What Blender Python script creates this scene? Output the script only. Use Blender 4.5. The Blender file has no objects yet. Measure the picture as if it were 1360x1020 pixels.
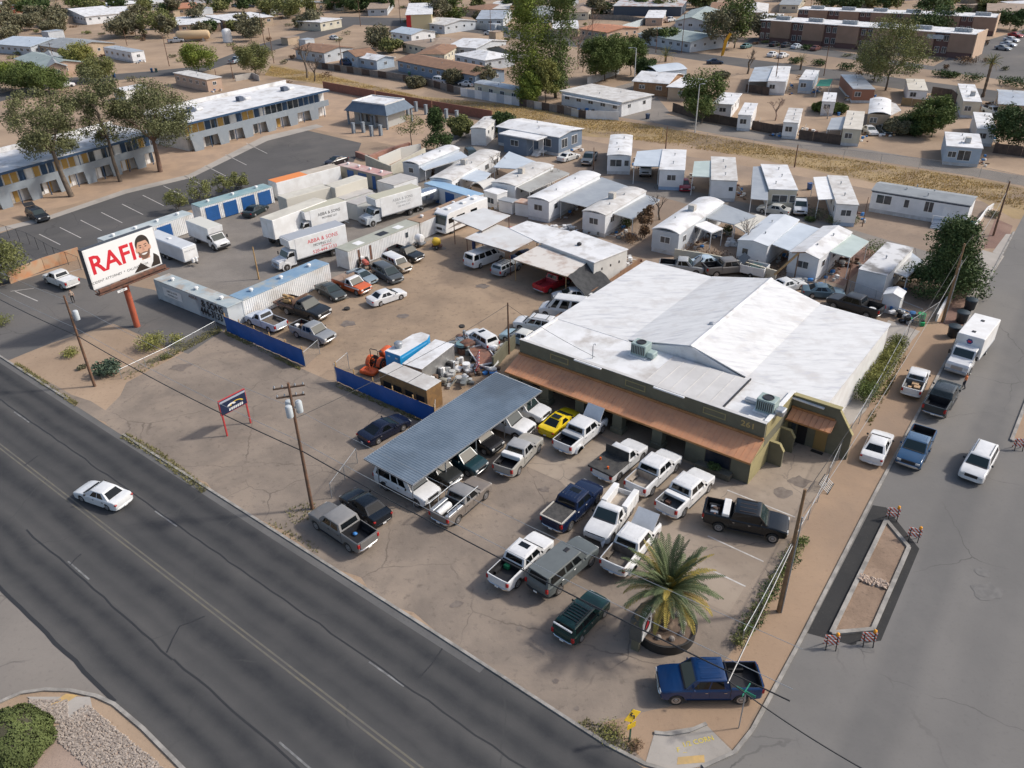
import bpy, bmesh, math, random
from mathutils import Vector, Matrix
R = math.radians
rng = random.Random(7)
SC = bpy.context.scene
COL = SC.collection
# ---------------------------------------------------------------- camera
HC, FPX, TH, RO = 40.0, 1054.77, 0.544445, -0.0231003      # height, focal length in photo pixels, pitch, roll
cth, sth, cro, sro = math.cos(TH), math.sin(TH), math.cos(RO), math.sin(RO)
cam = bpy.data.cameras.new('camera'); camo = bpy.data.objects.new('camera', cam); COL.objects.link(camo)
r_ = Vector((cro, sro*sth, sro*cth)); d_ = Vector((sro, -cro*sth, -cro*cth)); f_ = Vector((0, cth, -sth))
camo.matrix_world = Matrix(((r_.x, -d_.x, -f_.x, 0), (r_.y, -d_.y, -f_.y, 0), (r_.z, -d_.z, -f_.z, HC), (0, 0, 0, 1)))
cam.sensor_width = 36; cam.lens = FPX/1360*36; cam.clip_start = .5; cam.clip_end = 6000
SC.camera = camo
# ---------------------------------------------------------------- light
SUN_AZ, SUN_EL = 83, 41
w = bpy.data.worlds.new('World'); SC.world = w; w.use_nodes = True
nt = w.node_tree; nt.nodes.clear()
sk = nt.nodes.new('ShaderNodeTexSky'); sk.sky_type = 'NISHITA'; sk.sun_disc = False
sk.sun_elevation = R(SUN_EL); sk.sun_rotation = R(SUN_AZ); sk.air_density = 1.0; sk.dust_density = 3.0; sk.ozone_density = 1.0
bg = nt.nodes.new('ShaderNodeBackground'); bg.inputs[1].default_value = 0.145
wo = nt.nodes.new('ShaderNodeOutputWorld')
nt.links.new(sk.outputs[0], bg.inputs[0]); nt.links.new(bg.outputs[0], wo.inputs[0])
sl = bpy.data.lights.new('sun', 'SUN'); sl.energy = 2.8; sl.angle = R(4.0); sl.color = (1, .95, .88)
so = bpy.data.objects.new('sun', sl); COL.objects.link(so)
sd = Vector((math.sin(R(SUN_AZ))*math.cos(R(SUN_EL)), math.cos(R(SUN_AZ))*math.cos(R(SUN_EL)), math.sin(R(SUN_EL))))
so.rotation_euler = sd.to_track_quat('Z', 'Y').to_euler(); so.location = sd*200
SC.view_settings.view_transform = 'Standard'; SC.view_settings.look = 'None'
SC.view_settings.exposure = 0.14; SC.view_settings.gamma = 1; SC.view_settings.use_curve_mapping = False

# ---------------------------------------------------------------- pixels to places
def P(u, v, z=0.0):
    xr, yr = (u-680)/FPX, (v-510)/FPX
    xc = cro*xr + sro*yr; yc = -sro*xr + cro*yr
    dx, dy, dz = xc, cth-yc*sth, -sth-yc*cth
    t = (z-HC)/dz
    return Vector((dx*t, dy*t, z))
def Hgt(ub, vb, ut, vt):                      # height of an upright thing from its foot and top pixels
    g = P(ub, vb); best = (1e9, 0)
    for k in range(0, 500):
        z = k*.05; q = P(ut, vt, z)
        e = math.hypot(q.x-g.x, q.y-g.y)
        if e < best[0]: best = (e, z)
    return best[1]
K0 = P(2, 476); K1 = P(640, 883); AD = (K1-K0).normalized(); AN = Vector((AD.y, -AD.x, 0))
if (P(0, 777)-K0).dot(AN) < 0: AN = -AN
def RA(al, pe, z=0): q = K0+AD*al+AN*pe; return Vector((q.x, q.y, z))       # along / across the main road
B0 = P(1347.6, 308.4); B1 = P(1060, 858.5); BD = (B1-B0).normalized(); BN = Vector((-BD.y, BD.x, 0))
if (P(1340, 800)-B0).dot(BN) < 0: BN = -BN
def RB(al, pe, z=0): q = B0+BD*al+BN*pe; return Vector((q.x, q.y, z))       # along / across the side street
YA = math.atan2(AD.y, AD.x); YB = math.atan2(-BD.y, -BD.x)

# ---------------------------------------------------------------- mesh helpers
class MB:
    def __init__(s): s.v = []; s.f = []
    def add(s, vs, fs):
        o = len(s.v); s.v += [tuple(p) for p in vs]; s.f += [tuple(i+o for i in f) for f in fs]; return s
    def box(s, x0, x1, y0, y1, z0, z1):
        return s.add([(x0,y0,z0),(x1,y0,z0),(x1,y1,z0),(x0,y1,z0),(x0,y0,z1),(x1,y0,z1),(x1,y1,z1),(x0,y1,z1)],
                     [(0,3,2,1),(4,5,6,7),(0,1,5,4),(1,2,6,5),(2,3,7,6),(3,0,4,7)])
    def cbox(s, x0, x1, y0, y1, z0, z1, b=.03):      # box with chamfered top, bottom and upright edges
        def ring(z, i):
            X0, X1, Y0, Y1 = x0+i, x1-i, y0+i, y1-i
            c = b
            return [(X0+c,Y0,z),(X1-c,Y0,z),(X1,Y0+c,z),(X1,Y1-c,z),(X1-c,Y1,z),(X0+c,Y1,z),(X0,Y1-c,z),(X0,Y0+c,z)]
        return s.loft([ring(z0, b), ring(z0+b, 0), ring(z1-b, 0), ring(z1, b)])
    def loft(s, rings, closed=True, cap=True):
        n = len(rings[0]); vs = [p for r in rings for p in r]; fs = []
        for k in range(len(rings)-1):
            for i in range(n if closed else n-1):
                j = (i+1) % n
                fs.append((k*n+i, k*n+j, (k+1)*n+j, (k+1)*n+i))
        if cap: fs.append(tuple(range(n-1, -1, -1))); fs.append(tuple((len(rings)-1)*n+i for i in range(n)))
        return s.add(vs, fs)
    def tube(s, pts, r, n=6, r1=None, cap=True):
        rings = []; m = len(pts)
        for k, p in enumerate(pts):
            p = Vector(p); a = Vector(pts[max(k-1, 0)]); b = Vector(pts[min(k+1, m-1)]); t = (b-a).normalized()
            u = t.cross(Vector((0, 0, 1)) if abs(t.z) < .9 else Vector((1, 0, 0))).normalized(); w_ = t.cross(u)
            rr = r if r1 is None else r+(r1-r)*k/(m-1)
            rings.append([tuple(p+(u*math.cos(2*math.pi*i/n)+w_*math.sin(2*math.pi*i/n))*rr) for i in range(n)])
        return s.loft(rings, cap=cap)
    def cyl(s, x, y, z0, z1, r, n=12, r1=None): 
        r1 = r if r1 is None else r1
        return s.loft([[(x+rr*math.cos(2*math.pi*i/n), y+rr*math.sin(2*math.pi*i/n), z) for i in range(n)] for z, rr in ((z0, r), (z1, r1))])
    def lathe(s, prof, n=16, axis='z', c=(0, 0, 0), cap=True):
        rings = []
        for rr, h in prof:
            ring = []
            for i in range(n):
                a = 2*math.pi*i/n; p = (rr*math.cos(a), rr*math.sin(a), h)
                if axis == 'y': p = (p[0], p[2], p[1])
                if axis == 'x': p = (p[2], p[0], p[1])
                ring.append((p[0]+c[0], p[1]+c[1], p[2]+c[2]))
            rings.append(ring)
        return s.loft(rings, cap=cap)
    def bar(s, a, b, w_, h):                          # square bar between two points
        a = Vector(a); b = Vector(b); t = (b-a).normalized()
        u = t.cross(Vector((0, 0, 1)) if abs(t.z) < .95 else Vector((1, 0, 0))).normalized(); v = u.cross(t)
        return s.loft([[tuple(p+u*i*w_/2+v*j*h/2) for i, j in ((-1,-1),(1,-1),(1,1),(-1,1))] for p in (a, b)])
    def prism(s, poly, z0, z1):
        return s.loft([[(p[0], p[1], z0) for p in poly], [(p[0], p[1], z1) for p in poly]])
    def plate(s, q, t=.02):                           # quad q (4 points) given thickness along its normal
        q = [Vector(p) for p in q]; n = (q[1]-q[0]).cross(q[3]-q[0]).normalized()
        return s.loft([[tuple(p) for p in q], [tuple(p+n*t) for p in q]])
    def mesh(s, name, smooth=None):
        me = bpy.data.meshes.new(name); me.from_pydata(s.v, [], s.f)
        bm = bmesh.new(); bm.from_mesh(me); bmesh.ops.recalc_face_normals(bm, faces=bm.faces)
        if smooth:
            for f in bm.faces: f.smooth = True
        bm.to_mesh(me); bm.free()
        if smooth: me.set_sharp_from_angle(angle=R(smooth))
        return me
def ob(name, me, mat, parent=None, loc=None, rz=0.0, rot=None, sc=None):
    o = bpy.data.objects.new(name, me); COL.objects.link(o)
    if me is not None:
        if not me.materials: me.materials.append(None)
        o.material_slots[0].link = 'OBJECT'; o.material_slots[0].material = mat
    if parent is not None: o.parent = parent
    if loc is not None: o.location = loc
    if rot is not None: o.rotation_euler = rot
    elif rz: o.rotation_euler = (0, 0, rz)
    if sc is not None: o.scale = sc
    return o
def T(name, label, cat, loc=(0, 0, 0), rz=0.0, group=None):
    o = bpy.data.objects.new(name, None); o.empty_display_size = .3; COL.objects.link(o)
    o.location = loc; o.rotation_euler = (0, 0, rz); return tag(o, label, cat, group)
def tag(o, label=None, cat=None, group=None, kind=None):
    if label: o['label'] = label
    if cat: o['category'] = cat
    if group: o['group'] = group
    if kind: o['kind'] = kind
    return o
def pt(parent, name, mb, mat, smooth=None, **k): return ob(name, mb.mesh(name, smooth), mat, parent, **k)
_mc = {}
def cached(key, fn):
    if key not in _mc: _mc[key] = fn()
    return _mc[key]

# ---------------------------------------------------------------- materials
_mats = {}
def M(name, c, c2=None, rough=.8, metal=0, scale=1.0, bump=0, bscale=20, coat=0, det=4, lo=.4, hi=.6, siding=0, streak=None, c3=None, s3=.2, obj=False, spec=.5, wear=None):
    if name in _mats: return _mats[name]
    m = bpy.data.materials.new(name); m.use_nodes = True; n = m.node_tree.nodes; l = m.node_tree.links
    b = n['Principled BSDF']; b.inputs['Roughness'].default_value = rough; b.inputs['Metallic'].default_value = metal
    b.inputs['Coat Weight'].default_value = coat; b.inputs['Coat Roughness'].default_value = .08
    b.inputs['Specular IOR Level'].default_value = spec
    b.inputs['Base Color'].default_value = (*c, 1)
    if obj: pos = n.new('ShaderNodeTexCoord').outputs['Object']
    else: pos = n.new('ShaderNodeNewGeometry').outputs['Position']
    if streak:
        mp = n.new('ShaderNodeMapping'); mp.vector_type = 'POINT'; mp.inputs['Rotation'].default_value = (0, 0, streak[0]); mp.inputs['Scale'].default_value = (streak[1], streak[2], 1)
        l.new(pos, mp.inputs[0]); spos = mp.outputs[0]
    else: spos = pos
    def noise(sc, d, p): 
        t = n.new('ShaderNodeTexNoise'); t.inputs['Scale'].default_value = sc; t.inputs['Detail'].default_value = d; t.inputs['Roughness'].default_value = .6; l.new(p, t.inputs['Vector']); return t.outputs['Fac']
    def ramp(fac, a, z):
        t = n.new('ShaderNodeMapRange'); t.inputs[1].default_value = a; t.inputs[2].default_value = z; l.new(fac, t.inputs[0]); return t.outputs[0]
    def mix(fac, A, B):
        t = n.new('ShaderNodeMix'); t.data_type = 'RGBA'; l.new(fac, t.inputs[0])
        for s_, q in ((6, A), (7, B)):
            if isinstance(q, tuple): t.inputs[s_].default_value = (*q, 1)
            else: l.new(q, t.inputs[s_])
        return t.outputs[2]
    col = c
    if c2: col = mix(ramp(noise(scale, det, spos), lo, hi), c, c2)
    if c3: col = mix(ramp(noise(s3, 5, pos), .5, .68), col, c3)
    if wear: col = mix(ramp(noise(wear[1], 6, spos), wear[2], wear[2]+.05), col, wear[0])
    if not isinstance(col, tuple): l.new(col, b.inputs['Base Color'])
    h = None
    if siding:
        sx = n.new('ShaderNodeSeparateXYZ'); l.new(pos, sx.inputs[0])
        mm = n.new('ShaderNodeMath'); mm.operation = 'MULTIPLY'; mm.inputs[1].default_value = 1/siding; l.new(sx.outputs[2], mm.inputs[0])
        fr = n.new('ShaderNodeMath'); fr.operation = 'FRACT'; l.new(mm.outputs[0], fr.inputs[0]); h = fr.outputs[0]
        bp = n.new('ShaderNodeBump'); bp.inputs['Strength'].default_value = .35; bp.inputs['Distance'].default_value = .03; l.new(h, bp.inputs['Height']); l.new(bp.outputs[0], b.inputs['Normal'])
    elif bump:
        bp = n.new('ShaderNodeBump'); bp.inputs['Strength'].default_value = bump; bp.inputs['Distance'].default_value = .05
        l.new(noise(bscale, 5, pos), bp.inputs['Height']); l.new(bp.outputs[0], b.inputs['Normal'])
    _mats[name] = m; return m
def paint(c, rough=.28):
    return M('paint_%03d_%03d_%03d_%02d' % (*[int(x*999) for x in c], int(rough*99)), c, tuple(x*.85+.004 for x in c), rough=rough*.8, coat=.25, spec=.4, scale=2.2, lo=.35, hi=.75)
def GM(name, cols, scale=.25, bump=.3, speck=None, cracks=None, tracks=None, rough=.92):
    """ground: three colours blended by large and small noise, fine speckle, optional crack lines and wheel tracks"""
    m = bpy.data.materials.new(name); m.use_nodes = True; n = m.node_tree.nodes; l = m.node_tree.links
    b = n['Principled BSDF']; b.inputs['Roughness'].default_value = rough; b.inputs['Specular IOR Level'].default_value = .25
    pos = n.new('ShaderNodeNewGeometry').outputs['Position']
    def noise(sc, d, rgh=.62, dist=0, p=pos):
        t = n.new('ShaderNodeTexNoise'); t.inputs['Scale'].default_value = sc; t.inputs['Detail'].default_value = d; t.inputs['Roughness'].default_value = rgh; t.inputs['Distortion'].default_value = dist; l.new(p, t.inputs['Vector']); return t.outputs['Fac']
    def ramp(fac, a, z, o0=0, o1=1):
        t = n.new('ShaderNodeMapRange'); t.inputs[1].default_value = a; t.inputs[2].default_value = z; t.inputs[3].default_value = o0; t.inputs[4].default_value = o1; l.new(fac, t.inputs[0]); return t.outputs[0]
    def mix(fac, A, B):
        t = n.new('ShaderNodeMix'); t.data_type = 'RGBA'; l.new(fac, t.inputs[0])
        for s_, q in ((6, A), (7, B)):
            if isinstance(q, tuple): t.inputs[s_].default_value = (*q, 1)
            else: l.new(q, t.inputs[s_])
        return t.outputs[2]
    col = mix(ramp(noise(scale, 6), .38, .62), cols[0], cols[1])
    if len(cols) > 2: col = mix(ramp(noise(scale*.37, 5, dist=.6), .5, .66), col, cols[2])
    if tracks:
        # tracks = (direction angle, origin, list of (d0, d1, colour))
        ang, org, bands = tracks
        mp = n.new('ShaderNodeMapping'); mp.vector_type = 'TEXTURE'; mp.inputs['Location'].default_value = org; mp.inputs['Rotation'].default_value = (0, 0, ang); l.new(pos, mp.inputs[0])
        sx = n.new('ShaderNodeSeparateXYZ'); l.new(mp.outputs[0], sx.inputs[0])
        wob = n.new('ShaderNodeMath'); wob.operation = 'ADD'; l.new(sx.outputs[1], wob.inputs[0]); l.new(ramp(noise(.15, 3), 0, 1, -.5, .5), wob.inputs[1])
        for d0, d1, tc, st in bands:
            r1 = ramp(wob.outputs[0], d0-.45, d0+.45); r2 = ramp(wob.outputs[0], d1-.45, d1+.45, 1, 0)
            mu = n.new('ShaderNodeMath'); mu.operation = 'MULTIPLY'; l.new(r1, mu.inputs[0]); l.new(r2, mu.inputs[1])
            m2 = n.new('ShaderNodeMath'); m2.operation = 'MULTIPLY'; l.new(mu.outputs[0], m2.inputs[0]); l.new(ramp(noise(.5, 4), .2, .8, st*.55, st*1.25), m2.inputs[1])
            col = mix(m2.outputs[0], col, tc)
    if speck:
        col = mix(ramp(noise(speck[1], 3, .7), .56, .72, 0, speck[2]), col, speck[0])
    if cracks:
        dn = n.new('ShaderNodeTexNoise'); dn.inputs['Scale'].default_value = .6; dn.inputs['Detail'].default_value = 4; l.new(pos, dn.inputs['Vector'])
        ad = n.new('ShaderNodeMix'); ad.data_type = 'RGBA'; ad.blend_type = 'ADD'; ad.inputs[0].default_value = 1.6; l.new(pos, ad.inputs[6]); l.new(dn.outputs['Color'], ad.inputs[7])
        vo = n.new('ShaderNodeTexVoronoi'); vo.feature = 'DISTANCE_TO_EDGE'; vo.inputs['Scale'].default_value = cracks[1]; l.new(ad.outputs[2], vo.inputs['Vector'])
        ck = ramp(vo.outputs[0], cracks[2]*.4, cracks[2], 1, 0)
        mk = n.new('ShaderNodeMath'); mk.operation = 'MULTIPLY'; l.new(ck, mk.inputs[0]); l.new(ramp(noise(.13, 3), .42, .6, 0, .85), mk.inputs[1])
        col = mix(mk.outputs[0], col, cracks[0])
    l.new(col, b.inputs['Base Color'])
    if bump:
        bp = n.new('ShaderNodeBump'); bp.inputs['Strength'].default_value = bump; bp.inputs['Distance'].default_value = .06
        l.new(noise(3.5, 8, .7), bp.inputs['Height']); l.new(bp.outputs[0], b.inputs['Normal'])
    _mats[name] = m; return m
WHITE = M('white_metal', (.78,.78,.77), (.70,.69,.67), rough=.55, scale=.8)
WSIDE = M('white_siding', (.76,.77,.78), (.67,.68,.69), rough=.6, scale=.5, siding=.22)
BLACK = M('black_plastic', (.02,.02,.022), rough=.5)
TYRE = M('tyre_rubber', (.022,.021,.02), (.05,.045,.04), rough=.85, scale=6)
RIM = M('wheel_alloy', (.42,.42,.43), rough=.35, metal=.8)
CHROME = M('chrome', (.62,.63,.64), rough=.18, metal=1)
GLASS = M('dark_glass', (.006,.008,.009), rough=.04, spec=.45)
GLASSW = M('windscreen_glass', (.022,.036,.036), rough=.03, spec=.6)
PANE = M('window_pane', (.03,.04,.05), (.08,.09,.10), rough=.08, scale=.6, spec=.7)
LAMP = M('headlamp_lens', (.55,.56,.55), rough=.1, spec=.8)
REDL = M('tail_lamp_lens', (.35,.012,.012), rough=.15)
AMBER = M('amber_lens', (.75,.25,.02), rough=.2)
WOOD = M('weathered_wood', (.17,.11,.075), (.10,.07,.05), rough=.9, scale=3, bump=.2)
POLEW = M('utility_pole_wood', (.19,.10,.06), (.12,.075,.05), rough=.9, scale=2, bump=.2)
PINE = M('yellow_timber', (.45,.29,.13), (.36,.22,.10), rough=.85, scale=3)
STEEL = M('galvanised_steel', (.42,.44,.46), (.34,.36,.38), rough=.45, metal=.6, scale=2)
RUST = M('rusty_steel', (.18,.08,.05), (.10,.055,.04), rough=.8, scale=2)
CONC = M('concrete', (.45,.42,.38), (.36,.33,.30), rough=.9, scale=.7, bump=.15)
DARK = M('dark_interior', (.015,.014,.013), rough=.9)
WROOF = M('white_roof_coating', (.72,.72,.72), (.62,.62,.62), rough=.7, scale=.35, c3=(.46,.44,.42), s3=.5)
WROOF2 = M('worn_white_roof', (.62,.61,.59), (.50,.48,.45), rough=.75, scale=.5, c3=(.42,.39,.36), s3=.6)

# ---------------------------------------------------------------- ground
SAND = GM('desert_dirt', [(.39,.285,.198), (.31,.225,.156), (.255,.188,.135)], .09, .35, ((.17,.12,.08), 2.6, .5))
LOTM = GM('worn_lot', [(.27,.22,.176), (.20,.165,.135), (.315,.252,.196)], .22, .4, ((.13,.108,.09), 1.7, .6), ((.14,.115,.095), .11, .006))
YARD = GM('yard_dirt', [(.355,.262,.18), (.285,.21,.146), (.23,.172,.124)], .2, .45, ((.16,.118,.086), 1.6, .6))
ORNG = GM('orange_dirt', [(.365,.255,.17), (.315,.22,.148), (.26,.19,.138)], .14, .3, ((.22,.15,.10), 3.5, .4))
PADM = GM('pale_concrete_pad', [(.36,.295,.23), (.31,.25,.195), (.25,.2,.155)], .2, .2, ((.17,.14,.115), 1.6, .45), ((.15,.125,.105), .16, .007), rough=.8)
dk = (.029,.031,.035)
ROAD = GM('main_road_asphalt', [(.094,.091,.088), (.076,.075,.074), (.112,.108,.102)], .12, .18, ((.065,.065,.066), 5.0, .35), ((.06,.06,.06), .075, .005),
          (YA, K0, [(-1.95,-.75,dk,.8), (-3.55,-2.35,dk,.75), (-5.75,-4.6,dk,.75), (-7.0,-6.1,dk,.5), (-9.4,-8.0,dk,.8), (-10.6,-9.9,dk,.45), (-12.6,-11.5,dk,.8), (-14.1,-13.1,dk,.85)]))
STRT = GM('side_street_asphalt', [(.185,.176,.165), (.16,.153,.144), (.215,.20,.18)], .1, .18, ((.13,.125,.118), 4.0, .4), ((.10,.095,.09), .10, .0045),
          (YB, B0, [(-6.6,-4.2,(.115,.113,.111),.5), (-10.6,-8.4,(.13,.127,.123),.35)]))
ASPH = GM('parking_asphalt', [(.135,.128,.122), (.115,.11,.105), (.17,.155,.14)], .1, .2, ((.07,.068,.065), 3.0, .4), ((.08,.075,.07), .12, .005))
ASPD = GM('dark_parking_asphalt', [(.105,.10,.098), (.09,.087,.084), (.135,.125,.116)], .1, .18, ((.05,.05,.05), 3.0, .3), ((.06,.058,.056), .1, .005))
FRSH = GM('fresh_asphalt', [(.042,.041,.04), (.034,.034,.034)], .5, .2, ((.09,.085,.08), 4.0, .3))
DRYG = GM('dry_grass_soil', [(.36,.26,.135), (.27,.195,.11), (.225,.165,.115)], .22, .6, ((.42,.31,.15), 2.0, .6))
GRAV = GM('grey_gravel', [(.235,.21,.185), (.19,.17,.15), (.28,.245,.205)], .25, .5, ((.12,.11,.10), 5.0, .6))
REDG = GM('red_gravel', [(.22,.135,.105), (.18,.11,.09), (.26,.17,.13)], .5, .5, ((.33,.24,.19), 6.0, .6))
CNCS = GM('sidewalk_concrete', [(.40,.365,.325), (.35,.32,.285), (.30,.275,.245)], .3, .12, ((.22,.2,.18), 3.0, .3))
LANE = GM('pale_lane_asphalt', [(.235,.21,.185), (.20,.18,.16), (.27,.235,.20)], .12, .2, ((.14,.125,.11), 3.0, .4), ((.12,.11,.10), .12, .01))
TPRK = GM('trailer_park_dirt', [(.295,.222,.165), (.235,.18,.138), (.34,.258,.19)], .15, .35, ((.14,.105,.08), 2.5, .5))

def sheet(name, pts, mat, z, jit=.0, step=2.5):
    """flat sheet through world points or photo pixels; edges broken up where the border is loose dirt"""
    pts = [P(*p) if not isinstance(p, Vector) else p for p in pts]
    out = []; n = len(pts)
    for i in range(n):
        a, b = pts[i], pts[(i+1) % n]; out.append(a)
        if jit:
            L = (b-a).length; k = min(40, int(L/step))
            nn = Vector((-(b-a).y, (b-a).x, 0)).normalized()
            for q in range(1, k): out.append(a.lerp(b, q/k)+nn*rng.uniform(-jit, jit))
    m = MB(); m.add([(p.x, p.y, z) for p in out], [tuple(range(len(out)))])
    me = m.mesh(name)
    if me.polygons[0].normal.z < 0: me.flip_normals()
    return tag(ob(name, me, mat), kind='structure')
def strip(name, path, wd, h, mat, z=0.0, kind='structure', close=False):
    """raised strip (kerb) of width wd along a path of points"""
    path = [P(*p) if not isinstance(p, Vector) else p for p in path]
    L, Rr = [], []
    for i, p in enumerate(path):
        a = path[max(i-1, 0)]; b = path[min(i+1, len(path)-1)]
        nn = Vector((-(b-a).y, (b-a).x, 0)).normalized()
        L.append(p+nn*wd/2); Rr.append(p-nn*wd/2)
    m = MB(); m.loft([[(a.x, a.y, z), (a.x, a.y, z+h), (b.x, b.y, z+h), (b.x, b.y, z)] for a, b in zip(L, Rr)])
    o = ob(name, m.mesh(name), mat)
    return tag(o, kind=kind) if kind else o

g = MB(); g.add([(-2500, -800, 0), (2500, -800, 0), (2500, 3500, 0), (-2500, 3500, 0)], [(0, 1, 2, 3)])
tag(ob('ground', g.mesh('ground'), SAND), kind='structure')
sheet('road', [RA(-260, 0), RA(180, 0), RA(180, 15.1), RA(-260, 15.1)], ROAD, .012)
cv = [(761,960),(806,989),(856,1015),(895,1026),(933,1019),(975,1000),(999,970),(1060,857)]
cvw = [P(*p) for p in cv]
# the side street with the flare of its corner
sheet('street', [RB(-320, 0), RB(0, 0), P(1160,660)]+cvw[::-1][:-2]+[RA(110, -.02), RA(118, -.02), RA(128, -4), RB(86, 14.5), RB(78, 12.2), RB(66, 11.6), RB(-320, 11.6)], STRT, .008)
KERB = M('kerb_concrete', (.36,.335,.30), (.24,.225,.205), rough=.9, scale=1.2, c3=(.2,.185,.165), s3=.7)
strip('kerb', [RA(-200, -.1), RA(14, -.1)], .2, .11, KERB)
strip('kerb', [RA(24, -.1), RA(62, -.1)]+cvw[:4], .2, .10, KERB)
strip('kerb', cvw[4:]+[P(1160,660), P(1291.8,413), RB(0, -.1)], .22, .11, KERB)
# gutter pans
sheet('gutter', [RA(-200, .02), RA(66, .02), RA(66, .55), RA(-200, .55)], GM('gutter_concrete', [(.145,.141,.136), (.125,.122,.118)], .4, .1, ((.08,.08,.075), 3, .4)), .017)
# across the road: side road mouth, kerb return, ramp and planted corner
sheet('road', [RA(-20, 15.1), RA(51, 15.1), P(152,936), P(128,926), P(92,919), P(60,918), P(28,922), P(0,935), P(-60,975), P(-300,990), RA(-20, 60)], LANE, .008)
strip('kerb', [P(-70,985), P(-20,942), P(28,921), P(60,916.5), P(92,917.5), P(128,925), P(152,936), P(190,968), P(238.5,1017), RA(66, 15.2), RA(150, 15.2)], .22, .11, KERB)
sheet('pavement', [P(36,926), P(120,926), P(123,941), P(103,955), P(83,960)], CNCS, .05)
sheet('tactile_strip', [P(63,940), P(88,922), P(104,924), P(72,945)], M('yellow_tactile', (.52,.34,.13), (.42,.29,.13), scale=2), .056)
# surfaces of the lots
sheet('parking_lot', [RA(0, -.2), RA(62, -.2)]+cvw[:3]+[P(869,973), P(900,955), P(975,860), P(1040,740), P(1130,560), P(1090,545), P(985,640), P(690,545), P(655,600), P(560,558), P(447,510), P(404,491), P(310,443), P(288,442), P(168,508), P(140,545)], LOTM, .004, .5)
sheet('dirt_verge', [P(858,1012), P(870,974), P(938,963), P(975,997), P(1058,859), P(1159,661), P(1290,414), P(1344,312), P(1335,308), P(1243,420), P(1205,440), P(1135,565), P(1045,742), P(978,860), P(930,930), P(800,960)], ORNG, .008, .12)
sheet('concrete_apron', [P(690,545), P(985,648), P(1062,588), P(1122,590), P(1090,650), P(1045,728), P(968,815), P(915,790), P(835,740), P(745,640), P(655,600)], PADM, .012, .5)
sheet('concrete_yard', [P(1180,425), P(1222,440), P(1150,545), P(1112,575), P(1098,560)], CNCS, .009, .2)
sheet('brick_patio', [P(1096,372), P(1120,380), P(1165,335), P(1140,325)], REDG, .010)
sheet('yard', [P(440,480), P(505,600), P(655,600), P(700,470), P(735,420), P(820,350), P(700,300), P(560,320), P(440,360), P(320,430), P(310,450)], YARD, .003, .5)
sheet('parking_lot', [P(-60,400), P(60,362), P(205,385), P(310,432), P(250,470), P(150,430), P(70,455), P(-60,510)], ASPH, .006, .2)
sheet('parking_lot', [P(-30,320), P(60,290), P(160,255), P(245,237), P(300,214), P(352,187), P(407,173), P(480,190), P(470,215), P(400,235), P(330,260), P(250,280), P(190,305), P(90,350), P(0,380)], ASPD, .006)
sheet('storage_yard', [P(190,330), P(260,290), P(350,260), P(560,210), P(640,290), P(450,370), P(320,420), P(210,365)], GRAV, .005)
sheet('trailer_park', [P(560,210), P(650,160), P(800,190), P(960,215), P(1150,250), P(1310,268), P(1330,300), P(1215,445), P(1090,545), P(860,345), P(700,300), P(600,300)], TPRK, .003)
sheet('park_lane', [P(560,215), P(598,178), P(640,172), P(668,190), P(645,220), P(590,232)], LANE, .007)
sheet('park_lane', [P(745,250), P(770,232), P(865,243), P(960,262), P(1115,300), P(1200,325), P(1290,350), P(1275,372), P(1180,345), P(1090,322), P(980,290), P(880,262), P(800,268)], LANE, .007)
sheet('wash', [P(360,85), P(440,100), P(560,128), P(690,140), P(850,164), P(1020,193), P(1160,216), P(1290,236), P(1420,262), P(1420,300), P(1345,290), P(1295,262), P(1160,243), P(1020,214), P(900,190), P(775,181), P(690,165), P(560,140), P(430,113), P(350,100)], DRYG, .006, .4)
sheet('lane', [P(800,152), P(850,160), P(1020,190), P(1160,213), P(1290,234), P(1420,258), P(1420,244), P(1290,222), P(1160,200), P(1020,177), P(950,165), P(875,150)], LANE, .009)
sheet('lane', [P(818,115), P(845,108), P(872,128), P(890,150), P(850,160), P(800,152)], LANE, .007)
sheet('street', [P(-200,150), P(0,135), P(82,113), P(195,103), P(265,97), P(345,72), P(450,42), P(470,33), P(560,36), P(640,45), P(760,62), P(885,74), P(1000,91), P(1150,112), P(1420,150), P(1420,133), P(1150,98), P(1000,79), P(885,66), P(760,50), P(640,35), P(570,25), P(452,22), P(445,32), P(340,60), P(265,88), P(195,95), P(82,104), P(0,124), P(-200,138)], ASPD, .008)
sheet('parking_lot', [P(985,60), P(1200,88), P(1420,118), P(1420,20), P(1290,60), P(1240,88), P(1000,50)], ASPH, .007)
sheet('driveway', [P(445,86), P(545,80), P(680,118), P(650,128), P(560,105)], LANE, .009)
sheet('motel_forecourt', [P(0,295), P(240,235), P(345,188), P(410,170), P(480,185), P(560,200), P(640,170), P(560,140), P(430,118), P(300,150), P(100,200), P(0,260)], M('motel_dirt', (.40,.28,.19), (.33,.235,.165), scale=.3, rough=.95, bump=.3, bscale=6), .002)
sheet('motel_walk', [P(0,302), P(60,288), P(165,252), P(250,232), P(350,181), P(420,165), P(430,168), P(355,187), P(255,236), P(168,257), P(62,293), P(0,308)], CNCS, .012)
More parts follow.
